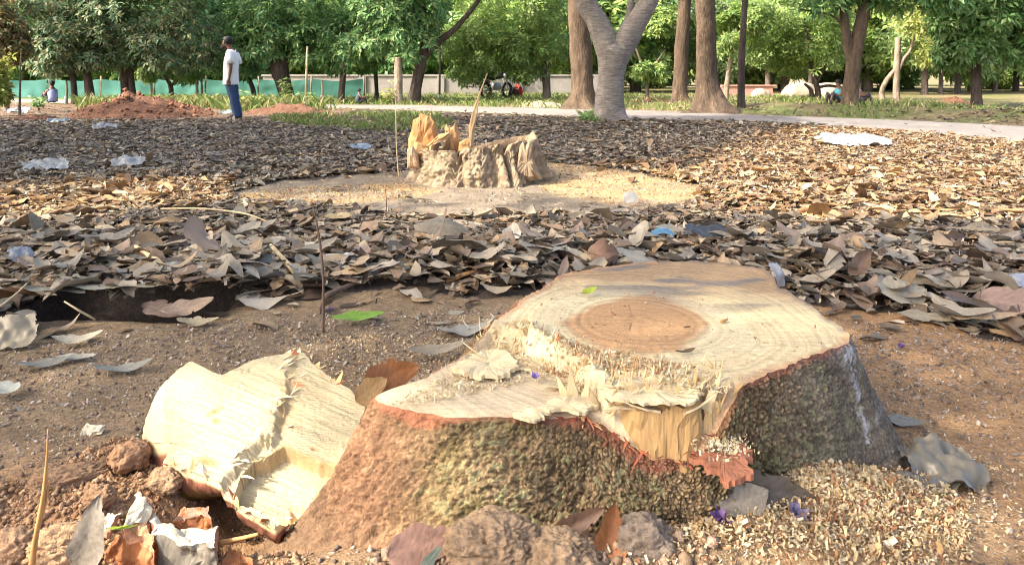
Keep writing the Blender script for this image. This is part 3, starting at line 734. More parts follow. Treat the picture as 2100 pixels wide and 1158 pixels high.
# regions of the bark: left = fine wrinkles, middle = knobbly moss, right = smoother with rings
pxs, _q = to_px(X0, Y0)
left = 1 - sstep(740, 1010, pxs); right = sstep(1500, 1720, pxs); midz = np.clip(1 - left - right, 0, 1)
wu = 0.5 * fbm(S2 * 24, H2 * 24, 2, 5); wv_ = 0.5 * fbm(S2 * 24 + 7, H2 * 24, 2, 6)
f1, f2, cid = worley(S2 * 104 + wu * 1.6, H2 * 84 + wv_ * 1.6, 3)
knob = np.clip((f2 - f1) * 2.2, 0, 1) ** 0.6 * (0.15 + 0.85 * cid)
f1b, f2b, cidb = worley(S2 * 200 + wu, H2 * 180 + wv_, 13)
knob2 = np.clip((f2b - f1b) * 2.2, 0, 1) ** 0.6 * cidb
wr = 1 - np.abs(fbm(S2 * 95 + 4 * fbm(S2 * 8, H2 * 8, 2, 8), H2 * 34, 2, 9)) * 2.6
ringl = -np.exp(-((np.mod(H2 * 14 + 0.5 * fbm(S2 * 3, H2 * 4, 2, 12), 1) - 0.5) / 0.10) ** 2)
big = fbm(S2 * 7, H2 * 6, 3, 14)
rough_ = 0.45 + 0.75 * np.clip(fbm(S2 * 5, H2 * 6, 2, 15) + 0.5, 0, 1)
pf1, pf2, pid = worley(S2 * 30 + wu * 1.8, H2 * 13 + wv_ * 0.9, 23); plate = np.clip((pf2 - pf1) * 3.0, 0, 1) ** 0.5; pl_h = plate * (0.4 + 0.6 * pid)
crack = np.clip(1 - np.abs(fbm(S2 * 26 + 2 * wu, H2 * 9 + wv_, 3, 16)) * 7, 0, 1); flake = np.floor(vnoise(S2 * 38 + wu * 2, H2 * 30 + wv_ * 2, 17) * 4) / 4
disp = midz * (0.004 * pl_h + rough_ * (0.0105 * knob * (0.4 + cid) + 0.004 * knob2 + 0.009 * big + 0.003 * flake) - 0.004 * crack) + left * (0.003 * pl_h + 0.0055 * wr + 0.003 * knob + 0.003 * knob2 + 0.009 * big + 0.002 * flake - 0.002 * crack) + right * ((0.008 * knob + 0.004 * knob2) * (1 - 0.8 * sstep(1660, 1780, pxs)) + 0.0045 * ringl + 0.006 * big + 0.002 * knob2)
# a sunken pocket in the knobbly bark and the fold between the two buttresses
disp -= 0.032 * np.exp(-(((pxs - 1130) / 95) ** 2 + ((V2 - 0.50) / 0.20) ** 2)) + 0.028 * np.exp(-(((pxs - 985) / 60) ** 2 + ((V2 - 0.40) / 0.10) ** 2))
edge_fade = 1 - sstep(0.965, 1.0, V2) * 0.8
disp *= edge_fade
X1 = X0 + ca * disp; Y1 = Y0 + sa * disp
Z1 = zz + 0.4 * disp
# colour
bc = np.empty(X1.shape + (3,))
mossn = sstep(-0.25, 0.25, fbm(S2 * 6, H2 * 7, 3, 20))[..., None]
c_mid = np.array([0.29, 0.205, 0.112]) * (1 - mossn * 0.6) + np.array([0.20, 0.178, 0.07]) * mossn * 0.6
c_left = np.broadcast_to(np.array([0.245, 0.135, 0.075]), bc.shape) * (0.85 + 0.3 * vnoise(S2 * 40, H2 * 40, 4)[..., None])
c_right = np.array([0.20, 0.165, 0.125]) * (1 - mossn * 0.5) + np.array([0.16, 0.17, 0.085]) * mossn * 0.5
c_far = np.array([0.19, 0.155, 0.115])
fr = sstep(1640, 1780, pxs)[..., None]
c_right = c_right * (1 - fr) + c_far * fr
bc = c_left * left[..., None] + c_mid * midz[..., None] + c_right * right[..., None]
crev = (np.clip(1 - (f2 - f1) * 3.2, 0, 1) * (midz + 0.5 * right))[..., None]; bc = bc * (1 - 0.6 * crev)      # cracks between the knobs coloured darker
spk = hash2(np.floor(S2 * 190), np.floor(H2 * 190), 77)[..., None]; bc = bc * (0.66 + 0.68 * spk)
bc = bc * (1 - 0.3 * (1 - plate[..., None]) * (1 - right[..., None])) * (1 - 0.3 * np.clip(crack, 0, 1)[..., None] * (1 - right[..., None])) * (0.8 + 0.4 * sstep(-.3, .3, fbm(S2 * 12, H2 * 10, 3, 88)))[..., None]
lich = ((vnoise(S2 * 85, H2 * 85, 78) > 0.70) & (vnoise(S2 * 9, H2 * 9, 79) > 0.45))[..., None] * (0.6 * (midz + 0.6 * right))[..., None]; bc = bc * (1 - lich) + np.array([0.30, 0.29, 0.15]) * lich
lowsoil = (1 - sstep(0.08, 0.55, V2 + 0.12 * fbm(S2 * 9, H2 * 9, 3, 33)))[..., None] * (1 - right[..., None] * 0.7)
bc = bc * (1 - 0.6 * lowsoil) + np.array([0.25, 0.165, 0.10]) * 0.6 * lowsoil       # earth splashed up the foot
rim_w = 0.022 + 0.02 * fbm(TH * 14, TH * 0, 3, 40)[None] + 0.07 * ((pxs > 780) & (pxs < 960)) * (1 - np.abs(pxs - 860) / 110).clip(0, 1) + 0.10 * np.exp(-((pxs - 1330) / 120) ** 2) + 0.25 * np.exp(-((pxs - 705) / 22) ** 2)
rim = sstep(1 - rim_w - 0.03, 1 - rim_w + 0.02, V2)[..., None] * (0.45 + 0.45 * vnoise(S2 * 14, H2 * 5, 41))[..., None]
bc = bc * (1 - rim) + (RUST * (0.7 + 0.6 * vnoise(S2 * 60, H2 * 60, 7)[..., None]) + (pxs < 980)[..., None] * np.array([0.12, 0.05, 0.02])) * rim
lime = (np.exp(-((pxs - (1735 + 35 * (1 - V2) * 2.2 + 6 * fbm(H2 * 60, S2 * 0, 2, 50))) / 5.5) ** 2) * (V2 > 0.42) + np.exp(-(((pxs - 1735) / 20) ** 2 + ((V2 - 0.93) / 0.05) ** 2)) * 0.7 + np.exp(-(((pxs - 1800) / 10) ** 2 + ((V2 - 0.52) / 0.05) ** 2)) * 0.5) * sstep(0.35, 0.6, vnoise(S2 * 130, H2 * 130, 60) + 0.12)
front = (np.sin(T2 + math.pi / 2) < 0.35)
lime = np.clip(lime * front, 0, 1)[..., None]
lime = lime * 0.7; bc = bc * (1 - lime) + np.array([0.50, 0.50, 0.52]) * lime
idx = np.arange(NT * NV).reshape(NV, NT)
nxt = np.roll(idx, -1, 1)
BF = np.stack([idx[:-1].ravel(), nxt[:-1].ravel(), nxt[1:].ravel(), idx[1:].ravel()], 1)
stump = thing('tree_stump', 'big fresh tree stump with cream sawn top and mossy bark in the foreground', 'tree stump', (SC_[0], SC_[1], 0))
def spart(name, me, parent=stump, label=None):
    return obj(name, origin_to(me, (SC_[0], SC_[1], 0)) if parent is stump else me, parent, label)
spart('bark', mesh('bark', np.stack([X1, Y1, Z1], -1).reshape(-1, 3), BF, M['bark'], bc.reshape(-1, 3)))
# the sawn face: a high level behind, a lower felling notch in front, a torn step between
RIDGE = [(-0.10, 1.985), (-0.03, 2.0), (0.04, 1.99), (0.10, 1.90), (0.165, 1.77), (0.20, 1.68), (0.215, 1.50)]
LOWP = RIDGE + [(-0.7, 1.40), (-0.7, 1.97)]
def cut_z(x, y):
    jx_ = x + 0.02 * fbm(x * 22, y * 22, 3, 70); jy_ = y + 0.02 * fbm(x * 22, y * 22, 3, 71)
    d = pdist(jx_, jy_, RIDGE) * np.where(pip(jx_, jy_, LOWP), -1, 1)
    z = 0.243 + 0.055 * sstep(-0.012, 0.008, d)
    lip = np.exp(-((d - 0.012) / 0.012) ** 2)
    z = z + lip * (0.010 + 0.016 * fbm(x * 40, y * 40, 3, 72).clip(-0.4, 1))
    torn = np.exp(-((d - 0.05) / 0.07) ** 2) * (d > -0.01) * (1 - sstep(1.85, 2.0, y))
    z = z + torn * 0.012 * fbm(x * 30, y * 70, 3, 73) - torn * 0.012
    z = z + 0.0016 * fbm(x * 60, y * 60, 2, 74) + 0.003 * fbm(x * 4, y * 4, 2, 75)
    return z, d
NR = 64
fr_ = np.linspace(0.0, 1.0, NR) ** 0.8
Rr = fr_[:, None] * (RT + disp[-1])[None]
cx_ = SC_[0] + np.cos(TH + math.pi / 2)[None] * Rr; cy_ = SC_[1] + np.sin(TH + math.pi / 2)[None] * Rr
cz_, dd = cut_z(cx_, cy_)
bl = sstep(-0.018, 0.0, Rr - RT[None])
zrim = (ZT + 0.4 * disp[-1])[None]
cz_ = cz_ * (1 - bl) + zrim * bl
cz_ = np.minimum(cz_, zrim + 0.05 + 1.2 * np.maximum(0, RT[None] - Rr - 0.03))
inr = RT[None] - Rr
hd = np.hypot((cx_ - 0.325) / 0.24, (cy_ - 2.05) / 0.24) + 0.34 * fbm(cx_ * 4.5, cy_ * 4.5, 3, 80)
HP = [G(a_, b_, .3) for a_, b_ in [(1150, 662), (1185, 640), (1225, 622), (1280, 610), (1325, 602), (1370, 612), (1412, 630), (1440, 645), (1458, 662), (1425, 690), (1392, 722), (1320, 724), (1240, 705), (1185, 690)]]
hx_ = cx_ + 0.012 * fbm(cx_ * 30, cy_ * 30, 3, 84); hy_ = cy_ + 0.02 * fbm(cx_ * 14, cy_ * 14, 3, 85)
hsd = pdist(hx_, hy_, HP + HP[:1]) * np.where(pip(hx_, hy_, HP), 1, -1)
wh = sstep(-0.022, 0.020, hsd)[..., None]
cc = np.broadcast_to(CREAM, cx_.shape + (3,)).copy()
yel = sstep(0.2, 0.5, hd - 1)[..., None] * 0.35
cc = cc * (1 - yel) + np.array([0.52, 0.38, 0.20]) * yel
cc = cc * (1 - wh) + HEART * wh
st_ = (sstep(2.20, 2.55, cy_ + 0.30 * (cx_ - 0.3) + 0.16 * fbm(cx_ * 6, cy_ * 6, 3, 81)))[..., None] * 0.92
cc = cc * (1 - st_) + np.array([0.30, 0.19, 0.10]) * st_
gst = (sstep(0.10, 0.30, fbm(cx_ * 3.2 + 5, cy_ * 11, 3, 82)) * sstep(2.15, 2.4, cy_ + 0.35 * (cx_ - 0.4)))[..., None] * 0.8
cc = cc * (1 - gst) + np.array([0.14, 0.125, 0.115]) * gst
edge_d = (1 - sstep(0.0, 0.028, inr + 0.01 * fbm(cx_ * 25, cy_ * 25, 2, 83)))[..., None] * 0.75
ecol = np.where((cx_ > 0.5)[..., None] & (cy_ > 1.95)[..., None], np.array([0.13, 0.10, 0.09]), np.array([0.42, 0.22, 0.11]))
cc = cc * (1 - edge_d) + ecol * edge_d
lowm = (dd < -0.01)[..., None]
cc = np.where(lowm, cc * 0.4 + np.array([0.55, 0.43, 0.29]) * 0.6, cc)
fresh = (np.exp(-(dd / 0.05) ** 2) * (cy_ < 2.03))[..., None] * 0.8
cc = cc * (1 - fresh) + np.array([0.58, 0.47, 0.30]) * fresh
# radial checks in the heartwood
for (x1, y1, x2, y2) in [(0.33, 2.20, 0.30, 1.98), (0.27, 2.16, 0.265, 2.08), (0.24, 1.98, 0.30, 1.90), (0.36, 1.97, 0.44, 1.94)]:
    dl = pdist(cx_, cy_, [(x1, y1), ((x1 + x2) / 2 + 0.006, (y1 + y2) / 2), (x2, y2)])
    w = (np.exp(-(dl / 0.0014) ** 2))[..., None] * 0.7
    cc = cc * (1 - w) + np.array([0.10, 0.055, 0.03]) * w; cz_ = cz_ - 0.002 * w[..., 0]
idc = np.arange(NR * NT).reshape(NR, NT); nxc = np.roll(idc, -1, 1)
CF = np.stack([idc[:-1].ravel(), nxc[:-1].ravel(), nxc[1:].ravel(), idc[1:].ravel()], 1)
cutm = mesh('sawn_face', np.stack([cx_, cy_, cz_], -1).reshape(-1, 3), CF, M['cut'], cc.reshape(-1, 3))
cut_o = obj('sawn_face', cutm, stump); cut_o.matrix_parent_inverse = Matrix.Translation((-SC_[0], -SC_[1], 0))   # keeps the rings in place
# the torn hinge: a block of layered yellow wood left standing over the front of the bark
rh = np.random.default_rng(77)
def block(poly, z0, z1, col, seed, jag=0.012, inset=0.0, sub=40, vs=10):
    """upright-grained block over a ground outline, top broken into steps"""
    P = np.array(poly, float); c = P.mean(0); n = len(P)
    seg = np.linalg.norm(np.roll(P, -1, 0) - P, axis=1); cum = np.concatenate([[0], np.cumsum(seg)]); tot = cum[-1]
    u = np.linspace(0, tot, sub, endpoint=False)
    PP = np.vstack([P, P[:1]])
    ox = np.interp(u, cum, PP[:, 0]); oy = np.interp(u, cum, PP[:, 1])
    v = []; f = []
    step = (np.floor(vnoise(u * 45, u * 0, seed) * 5) / 5 - 0.4) * jag * 2 + 0.3 * jag * fbm(u * 160, u * 0, 2, seed + 1)
    for i in range(vs + 1):
        t = i / vs
        sh = inset * t + 0.006 * fbm(u * 70, np.full(sub, t * 1.2), 3, seed + 2) + 0.005 * np.floor(2.5 * vnoise(u * 30, np.full(sub, t * 3.0), seed + 6))
        d = np.stack([ox - c[0], oy - c[1]], 1); d /= np.linalg.norm(d, axis=1)[:, None]
        z = z0 + (z1 + step - z0) * t
        v.append(np.stack([ox - d[:, 0] * sh, oy - d[:, 1] * sh, z], 1))
    for k, (sx, dz) in enumerate([(0.75, 0.004), (0.5, -0.004), (0.25, 0.006)]):
        v.append(np.stack([c[0] + (ox - c[0]) * sx, c[1] + (oy - c[1]) * sx, z1 + dz + step * 0.8 + 0.5 * jag * fbm(ox * 60, oy * 60 * sx, 2, seed + k)], 1))
    v.append(np.array([[c[0], c[1], z1]]))
    R_ = vs + 4
    for i in range(R_ - 1):
        for k in range(sub):
            f.append((i * sub + k, i * sub + (k + 1) % sub, (i + 1) * sub + (k + 1) % sub, (i + 1) * sub + k))
    last = (R_ - 1) * sub
    for k in range(sub): f.append((last + k, last + (k + 1) % sub, R_ * sub))
    return np.vstack(v), f
HINGE = [([(0.225, 1.612), (0.25, 1.592), (0.31, 1.580), (0.36, 1.582), (0.395, 1.600), (0.40, 1.66), (0.24, 1.68)], 0.13, 0.262, (0.44, 0.28, 0.12), 3, 0.016),
         ([(0.215, 1.635), (0.26, 1.62), (0.34, 1.618), (0.40, 1.63), (0.45, 1.665), (0.43, 1.74), (0.22, 1.74)], 0.15, 0.283, (0.54, 0.40, 0.22), 4, 0.018),
         ([(0.395, 1.605), (0.43, 1.612), (0.462, 1.635), (0.45, 1.665), (0.405, 1.65)], 0.15, 0.272, (0.54, 0.38, 0.18), 5, 0.020),
         ([(0.205, 1.64), (0.232, 1.615), (0.25, 1.625), (0.24, 1.69), (0.205, 1.70)], 0.15, 0.275, (0.54, 0.40, 0.21), 6, 0.022)]
for poly, z0, z1, col, sd, jg in HINGE:
    v, f = block(poly, z0, z1, col, sd, jg, sub=90)
    c = np.array(col) * (0.88 + 0.24 * vnoise3(v * np.array([120, 120, 8]), sd))[:, None]
    spart('hinge_wood', mesh('hinge_wood', v, f, M['torn'], c, smooth=False))
def shard(p, d, L_, w, th, bend=0.0, seed=0, segs=6):
    """a torn splinter: tapered ribbon with thickness"""
    r = random.Random(seed); d = Vector(d).normalized(); up = Vector((0, 0, 1)) if abs(d.z) < 0.9 else Vector((0, 1, 0))
    s = d.cross(up).normalized(); s = (s + Vector((r.uniform(-.5, .5), r.uniform(-.5, .5), r.uniform(-.3, .3)))); s = (s - d * s.dot(d)).normalized()
    n = d.cross(s)
    v = []; f = []
    for i in range(segs + 1):
        t = i / segs
        q = Vector(p) + d * (L_ * t) + n * (bend * t * t * L_)
        wd = w * (1 - t ** 1.6) * (0.8 + 0.4 * r.random()) + 0.0008; tk = th * (1 - 0.8 * t) + 0.0006
        for a, b_ in ((-1, -1), (1, -1), (1, 1), (-1, 1)): v.append(tuple(q + s * (a * wd / 2) + n * (b_ * tk / 2)))
    for i in range(segs):
        for k in range(4): f.append((i * 4 + k, i * 4 + (k + 1) % 4, (i + 1) * 4 + (k + 1) % 4, (i + 1) * 4 + k))
    f.append((3, 2, 1, 0)); f.append(tuple(segs * 4 + k for k in range(4)))
    return np.array(v), f
SH = [  # photo spot of the foot, height, direction, length, width, colour
    (1072, 706, .255, (-.05, -.1, 1), .052, .026, 0), (1090, 706, .255, (.10, 0, 1), .058, .022, 1), (1104, 700, .26, (.2, 0, 1), .045, .018, 1), (1060, 702, .255, (-.25, 0, 1), .04, .020, 0), (1120, 712, .26, (.15, .1, 1), .036, .022, 1),
    (1045, 745, .247, (-1, -.1, .28), .085, .024, 0), (1030, 735, .25, (-.9, .1, .35), .075, .022, 0), (1000, 712, .25, (-.6, 0, .8), .05, .022, 0), (985, 722, .25, (-.8, -.1, .5), .05, .020, 0), (1085, 752, .25, (-.9, -.2, .22), .09, .030, 0), (1110, 748, .25, (-.5, -.3, .5), .06, .02, 0),
    (1175, 815, .245, (-.1, 0, 1), .062, .026, 0), (1195, 822, .245, (.25, 0, 1), .055, .018, 0), (1160, 808, .245, (-.4, 0, .9), .045, .020, 0), (1225, 838, .24, (-.25, -.1, .9), .062, .014, 0), (1245, 842, .235, (.1, -.1, .9), .05, .012, 0), (1262, 845, .235, (.2, -.2, .9), .045, .012, 0), (1205, 800, .25, (.6, -.2, .4), .07, .022, 0), (1150, 790, .25, (-.7, -.3, .4), .06, .022, 0),
    (1420, 812, .275, (.12, 0, 1), .058, .012, 1), (1448, 835, .26, (.35, -.05, .9), .075, .020, 0), (1470, 842, .25, (.45, -.05, .85), .07, .014, 1), (1488, 815, .27, (.6, 0, .5), .05, .012, 1), (1400, 840, .265, (.8, -.1, .25), .07, .018, 0), (1350, 835, .268, (-.9, -.2, .12), .08, .020, 0), (1310, 828, .268, (-.8, -.3, .2), .07, .020, 0), (1365, 815, .275, (.9, .1, .14), .09, .024, 0), (1290, 812, .272, (.8, 0, .16), .09, .022, 0), (1500, 800, .275, (.5, -.2, .7), .04, .010, 1), (1460, 800, .28, (.3, .2, .7), .04, .010, 0)]
for i, (px, py, z, d, L_, w, ci) in enumerate(SH):
    x, y = G(px, py, z)
    v, f = shard((x, y, z - 0.006), d, L_ * 1.1, w, 0.005, rh.uniform(-0.35, 0.35), i)
    col = np.array([(0.58, 0.46, 0.27), (0.48, 0.31, 0.14)][ci])
    spart('splinter', mesh('splinter', v, f, M['torn'], np.tile(col, (len(v), 1)), smooth=False))
# ragged lip of wood over the front bark, red fibres hanging under the hinge, the hanging flap of bark
def ragged(poly_px, z, thick, col, seed, tilt=0.0, m=None, sub=70, rag=0.006, wave=0.004, ztab=None):
    """flat torn piece with a jagged outline, from spots in the photo at height z"""
    P = np.array([G(a, b_, (ztab[i] if ztab else z)) + ((ztab[i] if ztab else z),) for i, (a, b_) in enumerate(poly_px)])
    PP = np.vstack([P, P[:1]]); seg = np.linalg.norm(np.diff(PP, axis=0), axis=1); cum = np.concatenate([[0], np.cumsum(seg)])
    u = np.linspace(0, cum[-1], sub, endpoint=False)
    O = np.stack([np.interp(u, cum, PP[:, k]) for k in range(3)], 1); c = O.mean(0)
    d = O - c; O = c + d * (1 + rag / (np.linalg.norm(d, axis=1)[:, None] + 1e-6) * fbm(u * 120, u * 0, 3, seed)[:, None] * 2)
    rings = []
    for s_ in (1.0, 0.72, 0.4, 0.1):
        q = c + (O - c) * s_; q[:, 2] += wave * fbm(q[:, 0] * 40, q[:, 1] * 40, 3, seed + 4); rings.append(q)
    low = rings[0].copy(); low[:, 2] -= thick; low2 = rings[2].copy(); low2[:, 2] -= thick * 1.1
    V = np.vstack([low2, low] + rings); f = []
    for i in range(5):
        for k in range(sub): f.append((i * sub + k, i * sub + (k + 1) % sub, (i + 1) * sub + (k + 1) % sub, (i + 1) * sub + k))
    f.append(tuple(5 * sub + k for k in range(sub))); f.append(tuple(range(sub))[::-1])
    C = np.tile(np.array(col), (len(V), 1)) * (0.8 + 0.4 * vnoise3(V * 60, seed))[:, None]
    return V, f, C
for i, (poly, z, th) in enumerate([([(1055, 845), (1085, 838), (1120, 838), (1135, 842), (1120, 850), (1095, 862), (1070, 858)], .250, .006), ([(1095, 838), (1120, 820), (1160, 808), (1210, 812), (1222, 830), (1195, 845), (1185, 848), (1150, 838), (1125, 840)], .258, .007), ([(955, 738), (990, 715), (1040, 720), (1060, 745), (1040, 765), (990, 768), (950, 762), (925, 750)], .262, .010), ([(1230, 790), (1290, 770), (1380, 775), (1440, 800), (1420, 825), (1330, 822), (1260, 815)], .292, .006)]):
    V, f, C = ragged(poly, z, th, (0.57, 0.46, 0.28), 20 + i, wave=0.008)
    spart('torn_sheet', mesh('torn_sheet', V, f, M['torn'], C, smooth=False))
flapx = [(1405, 925), (1440, 918), (1480, 885), (1515, 892), (1537, 915), (1535, 945), (1540, 965), (1515, 982), (1495, 990), (1470, 965), (1440, 948)]
V, f, C = ragged(flapx, .15, .012, (0.31, 0.13, 0.075), 31, wave=0.010, rag=0.008, ztab=[.172, .178, .192, .195, .198, .196, .194, .190, .186, .182, .178])
flap = spart('bark_flap', mesh('bark_flap', V, f, M['torn'], C, smooth=False), label='torn flap of reddish inner bark with sawdust on it')
rb = random.Random(9)
mb = MB()
for i in range(80):
    th_px = rb.uniform(1150, 1475); j = int(np.argmin(np.abs(pxs[-1] - th_px) + 1e3 * (np.sin(TH + math.pi / 2) > 0)))
    p = (X1[-1, j], Y1[-1, j] - 0.002, ZT[j] - rb.uniform(-0.006, 0.022))
    v, f = shard(p, (rb.uniform(-1, 1), rb.uniform(-0.6, -0.1), rb.uniform(-0.9, 0.5)), rb.uniform(0.012, 0.035), rb.uniform(0.003, 0.008), 0.002, rb.uniform(-1, 1), i, 3)
    mb.add(v, f, np.array([(0.36, 0.10, 0.05), (0.45, 0.17, 0.08), (0.25, 0.06, 0.04), (0.62, 0.36, 0.18)][rb.randrange(4)]))
o = spart('torn_bark_fibre', mb.mesh('torn_bark_fibre', M['torn'], False)); o['kind'] = 'stuff'

mb = MB(); rq = random.Random(21)
for i in range(420):                                    # pale torn fibre all along the broken step and the hinge
    t_ = rq.random() * 5.0; k = min(int(t_), 4); a_ = RIDGE[k]; b_ = RIDGE[k + 1]; w_ = t_ - k
    x = a_[0] + (b_[0] - a_[0]) * w_ + rq.gauss(0.02, 0.025); y = a_[1] + (b_[1] - a_[1]) * w_ + rq.gauss(-0.005, 0.02)
    if rq.random() < 0.45: x = rq.uniform(0.20, 0.46); y = rq.uniform(1.60, 1.74) + 0.1 * max(0, x - 0.40)
    z_ = float(cut_z(np.array([x]), np.array([y]))[0][0])
    v, f = shard((x, y, max(z_, .25 if x > .2 and y < 1.75 else z_) - 0.004), (rq.uniform(-1, 1), rq.uniform(-1, .4), rq.uniform(.05, 1.1)), rq.uniform(.008, .032), rq.uniform(.002, .008), .0015, rq.uniform(-1, 1), i + 700, 3)
    mb.add(v, f, np.array([(0.58, 0.47, 0.28), (0.54, 0.42, 0.23), (0.48, 0.33, 0.15), (0.62, 0.53, 0.36)][rq.randrange(4)]))
o = spart('torn_fibre', mb.mesh('torn_fibre', M['torn'], False)); o['kind'] = 'stuff'
# sawdust and shavings as loose crumbs of wood
def crumbs(P, size, cols, seed, flat=0.55):
    """little bent chips at P: two-quad curls"""
    r = np.random.default_rng(seed); n = len(P)
    size = np.broadcast_to(np.asarray(size, float), (n,)) * (0.5 + 0.5 * r.random(n) + 1.3 * r.random(n) ** 4)
    yaw = r.random(n) * 6.283; pit = r.normal(0, flat, n); rol = r.normal(0, flat, n)
    cy, sy, cp, sp, cr, sr = np.cos(yaw), np.sin(yaw), np.cos(pit), np.sin(pit), np.cos(rol), np.sin(rol)
    R = np.empty((n, 3, 3))
    R[:, 0, 0] = cy * cp; R[:, 0, 1] = cy * sp * sr - sy * cr; R[:, 0, 2] = cy * sp * cr + sy * sr
    R[:, 1, 0] = sy * cp; R[:, 1, 1] = sy * sp * sr + cy * cr; R[:, 1, 2] = sy * sp * cr - cy * sr
    R[:, 2, 0] = -sp; R[:, 2, 1] = cp * sr; R[:, 2, 2] = cp * cr
    asp = 0.16 + 0.36 * r.random(n); curl = r.normal(0, 0.35, n)
    T = np.zeros((n, 6, 3))
    for k, (u, v_) in enumerate([(-.5, -1), (-.5, 1), (0, -1), (0, 1), (.5, -1), (.5, 1)]):
        T[:, k, 0] = u * size; T[:, k, 1] = v_ * 0.5 * size * asp; T[:, k, 2] = (u * u * 4) * curl * size
    V = np.einsum('nij,nkj->nki', R, T) + P[:, None, :]
    b_ = np.arange(n)[:, None] * 6
    Fq = np.concatenate([b_ + np.array([0, 2, 3, 1]), b_ + np.array([2, 4, 5, 3])])
    C = np.asarray(cols)[r.integers(0, len(cols), n)] * (0.75 + 0.5 * r.random((n, 1)))
    return V.reshape(-1, 3), Fq, np.repeat(C, 6, 0)
def scatter_poly(poly, n, seed, z=0.0, dens=None):
    """n places inside an outline given as spots of the photo on the ground"""
    r = np.random.default_rng(seed); W = np.array(gpoly(poly, z)); lo, hi = W.min(0), W.max(0)
    out = np.zeros((0, 2))
    while len(out) < n:
        q = lo + (hi - lo) * r.random((n * 2, 2)); q = q[pip(q[:, 0], q[:, 1], W)]
        if dens is not None: q = q[r.random(len(q)) < dens(q[:, 0], q[:, 1])]
        out = np.vstack([out, q])
    return out[:n]
CHIPC = [(0.52, 0.40, 0.22), (0.47, 0.35, 0.19), (0.43, 0.29, 0.145), (0.34, 0.18, 0.085), (0.28, 0.12, 0.06), (0.54, 0.45, 0.29), (0.48, 0.37, 0.21)]
RUSTC = [(0.46, 0.22, 0.08), (0.40, 0.17, 0.06), (0.55, 0.36, 0.17), (0.60, 0.49, 0.30)]
PALEC = [(0.56, 0.46, 0.29), (0.50, 0.39, 0.23), (0.60, 0.52, 0.37)]
q = scatter_poly([(1115, 690), (1180, 695), (1260, 715), (1340, 735), (1400, 745), (1390, 765), (1280, 755), (1180, 730), (1110, 715)], 1500, 1, .3)
z = cut_z(q[:, 0], q[:, 1])[0] + 0.002
V1 = crumbs(np.column_stack([q, z]), 0.007, RUSTC, 2)
q = scatter_poly([(1000, 705), (1080, 690), (1180, 730), (1330, 750), (1480, 800), (1460, 840), (1330, 800), (1200, 790), (1080, 760), (900, 800), (800, 810), (930, 740)], 2600, 3, .27)
z = cut_z(q[:, 0], q[:, 1])[0] + 0.003 + 0.004 * np.random.default_rng(4).random(len(q))
V2_ = crumbs(np.column_stack([q, z]), 0.007, PALEC, 5)
q = scatter_poly([(1000, 690), (1130, 600), (1500, 600), (1720, 690), (1500, 790), (1200, 740)], 700, 6, .3)
z = cut_z(q[:, 0], q[:, 1])[0] + 0.0015
V3_ = crumbs(np.column_stack([q, z]), 0.005, CHIPC, 7)
rf_ = np.random.default_rng(8)
fpz = np.array([(*G(1480 + 30 * rf_.normal(), 918 + 14 * rf_.normal(), .197), .199 + 0.010 * rf_.random()) for _ in range(300)])
V4_ = crumbs(fpz, 0.007, PALEC + [(0.62, 0.60, 0.45)], 9, 0.9)
off = 0; vs_, fs_, cs_ = [], [], []
for v, f, c in (V1, V2_, V3_, V4_): vs_.append(v); fs_.append(f + off); cs_.append(c); off += len(v)
o = spart('sawdust', mesh('sawdust', np.vstack(vs_), np.vstack(fs_), M['wood_bits'], np.vstack(cs_), False)); o['kind'] = 'stuff'

# ------------------------------------------------------------------ the split slab of pale wood
SLAB = [(287, 868), (292, 840), (315, 800), (345, 772), (365, 752), (392, 740), (425, 757), (452, 768), (480, 758), (500, 745), (540, 732), (600, 720), (622, 716), (640, 740), (672, 762), (715, 785), (748, 815), (738, 845), (715, 890), (690, 935), (668, 952), (655, 985), (610, 1022), (562, 1056), (520, 1034), (470, 1002), (420, 975), (370, 955), (332, 945), (342, 925), (372, 908), (345, 904), (310, 892)]
sa_, sb_ = -0.545, 0.37                               # slab plane: z = sa_ + sb_ * y
def slab_pt(px, py):
    Y = (HC - sa_) / (sb_ + (py - HY) / F); return ((px - CX) / F * Y, Y, sa_ + sb_ * Y)
SP = np.array([slab_pt(*p) for p in SLAB]); PP = np.vstack([SP, SP[:1]])
cum = np.concatenate([[0], np.cumsum(np.linalg.norm(np.diff(PP, axis=0), axis=1))]); SUB = 300
u = np.linspace(0, cum[-1], SUB, endpoint=False)
O = np.stack([np.interp(u, cum, PP[:, k]) for k in range(3)], 1)
cS = np.array(slab_pt(520, 885)); nS = np.array([0, -sb_, 1]) / math.hypot(1, sb_)
O = cS + (O - cS) * (1 + 0.012 * fbm(u * 50, u * 0, 3, 91))[:, None]
rings_ = []; RN = 70
for i in range(RN):
    s_ = ((i + 0.02) / (RN - 1)) ** 0.75
    rings_.append(cS + (O - cS) * min(s_, 1))
TS = np.array(rings_)
tpx = CX + F * TS[..., 0] / TS[..., 1]; tpy = HY + F * (HC - TS[..., 2]) / TS[..., 1]
jx_ = tpx + 12 * fbm(tpx * 0.012, tpy * 0.012, 2, 93) + 3 * fbm(tpx * 0.06, tpy * 0.06, 2, 193); jy_ = tpy + 9 * fbm(tpx * 0.012, tpy * 0.012, 2, 94) + 3 * fbm(tpx * 0.06, tpy * 0.06, 2, 194)
def side(x1, y1, x2, y2): return ((jx_ - x1) * (y2 - y1) - (jy_ - y1) * (x2 - x1)) / math.hypot(x2 - x1, y2 - y1)
def tone(lines):
    d = np.full(jx_.shape, 1e9)
    return pdist(jx_, jy_, lines)
rl = [(600, 700), (585, 790), (560, 880), (520, 920), (480, 960), (440, 1000)]
right_of = pip(jx_, jy_, rl + [(900, 1100), (900, 650)])
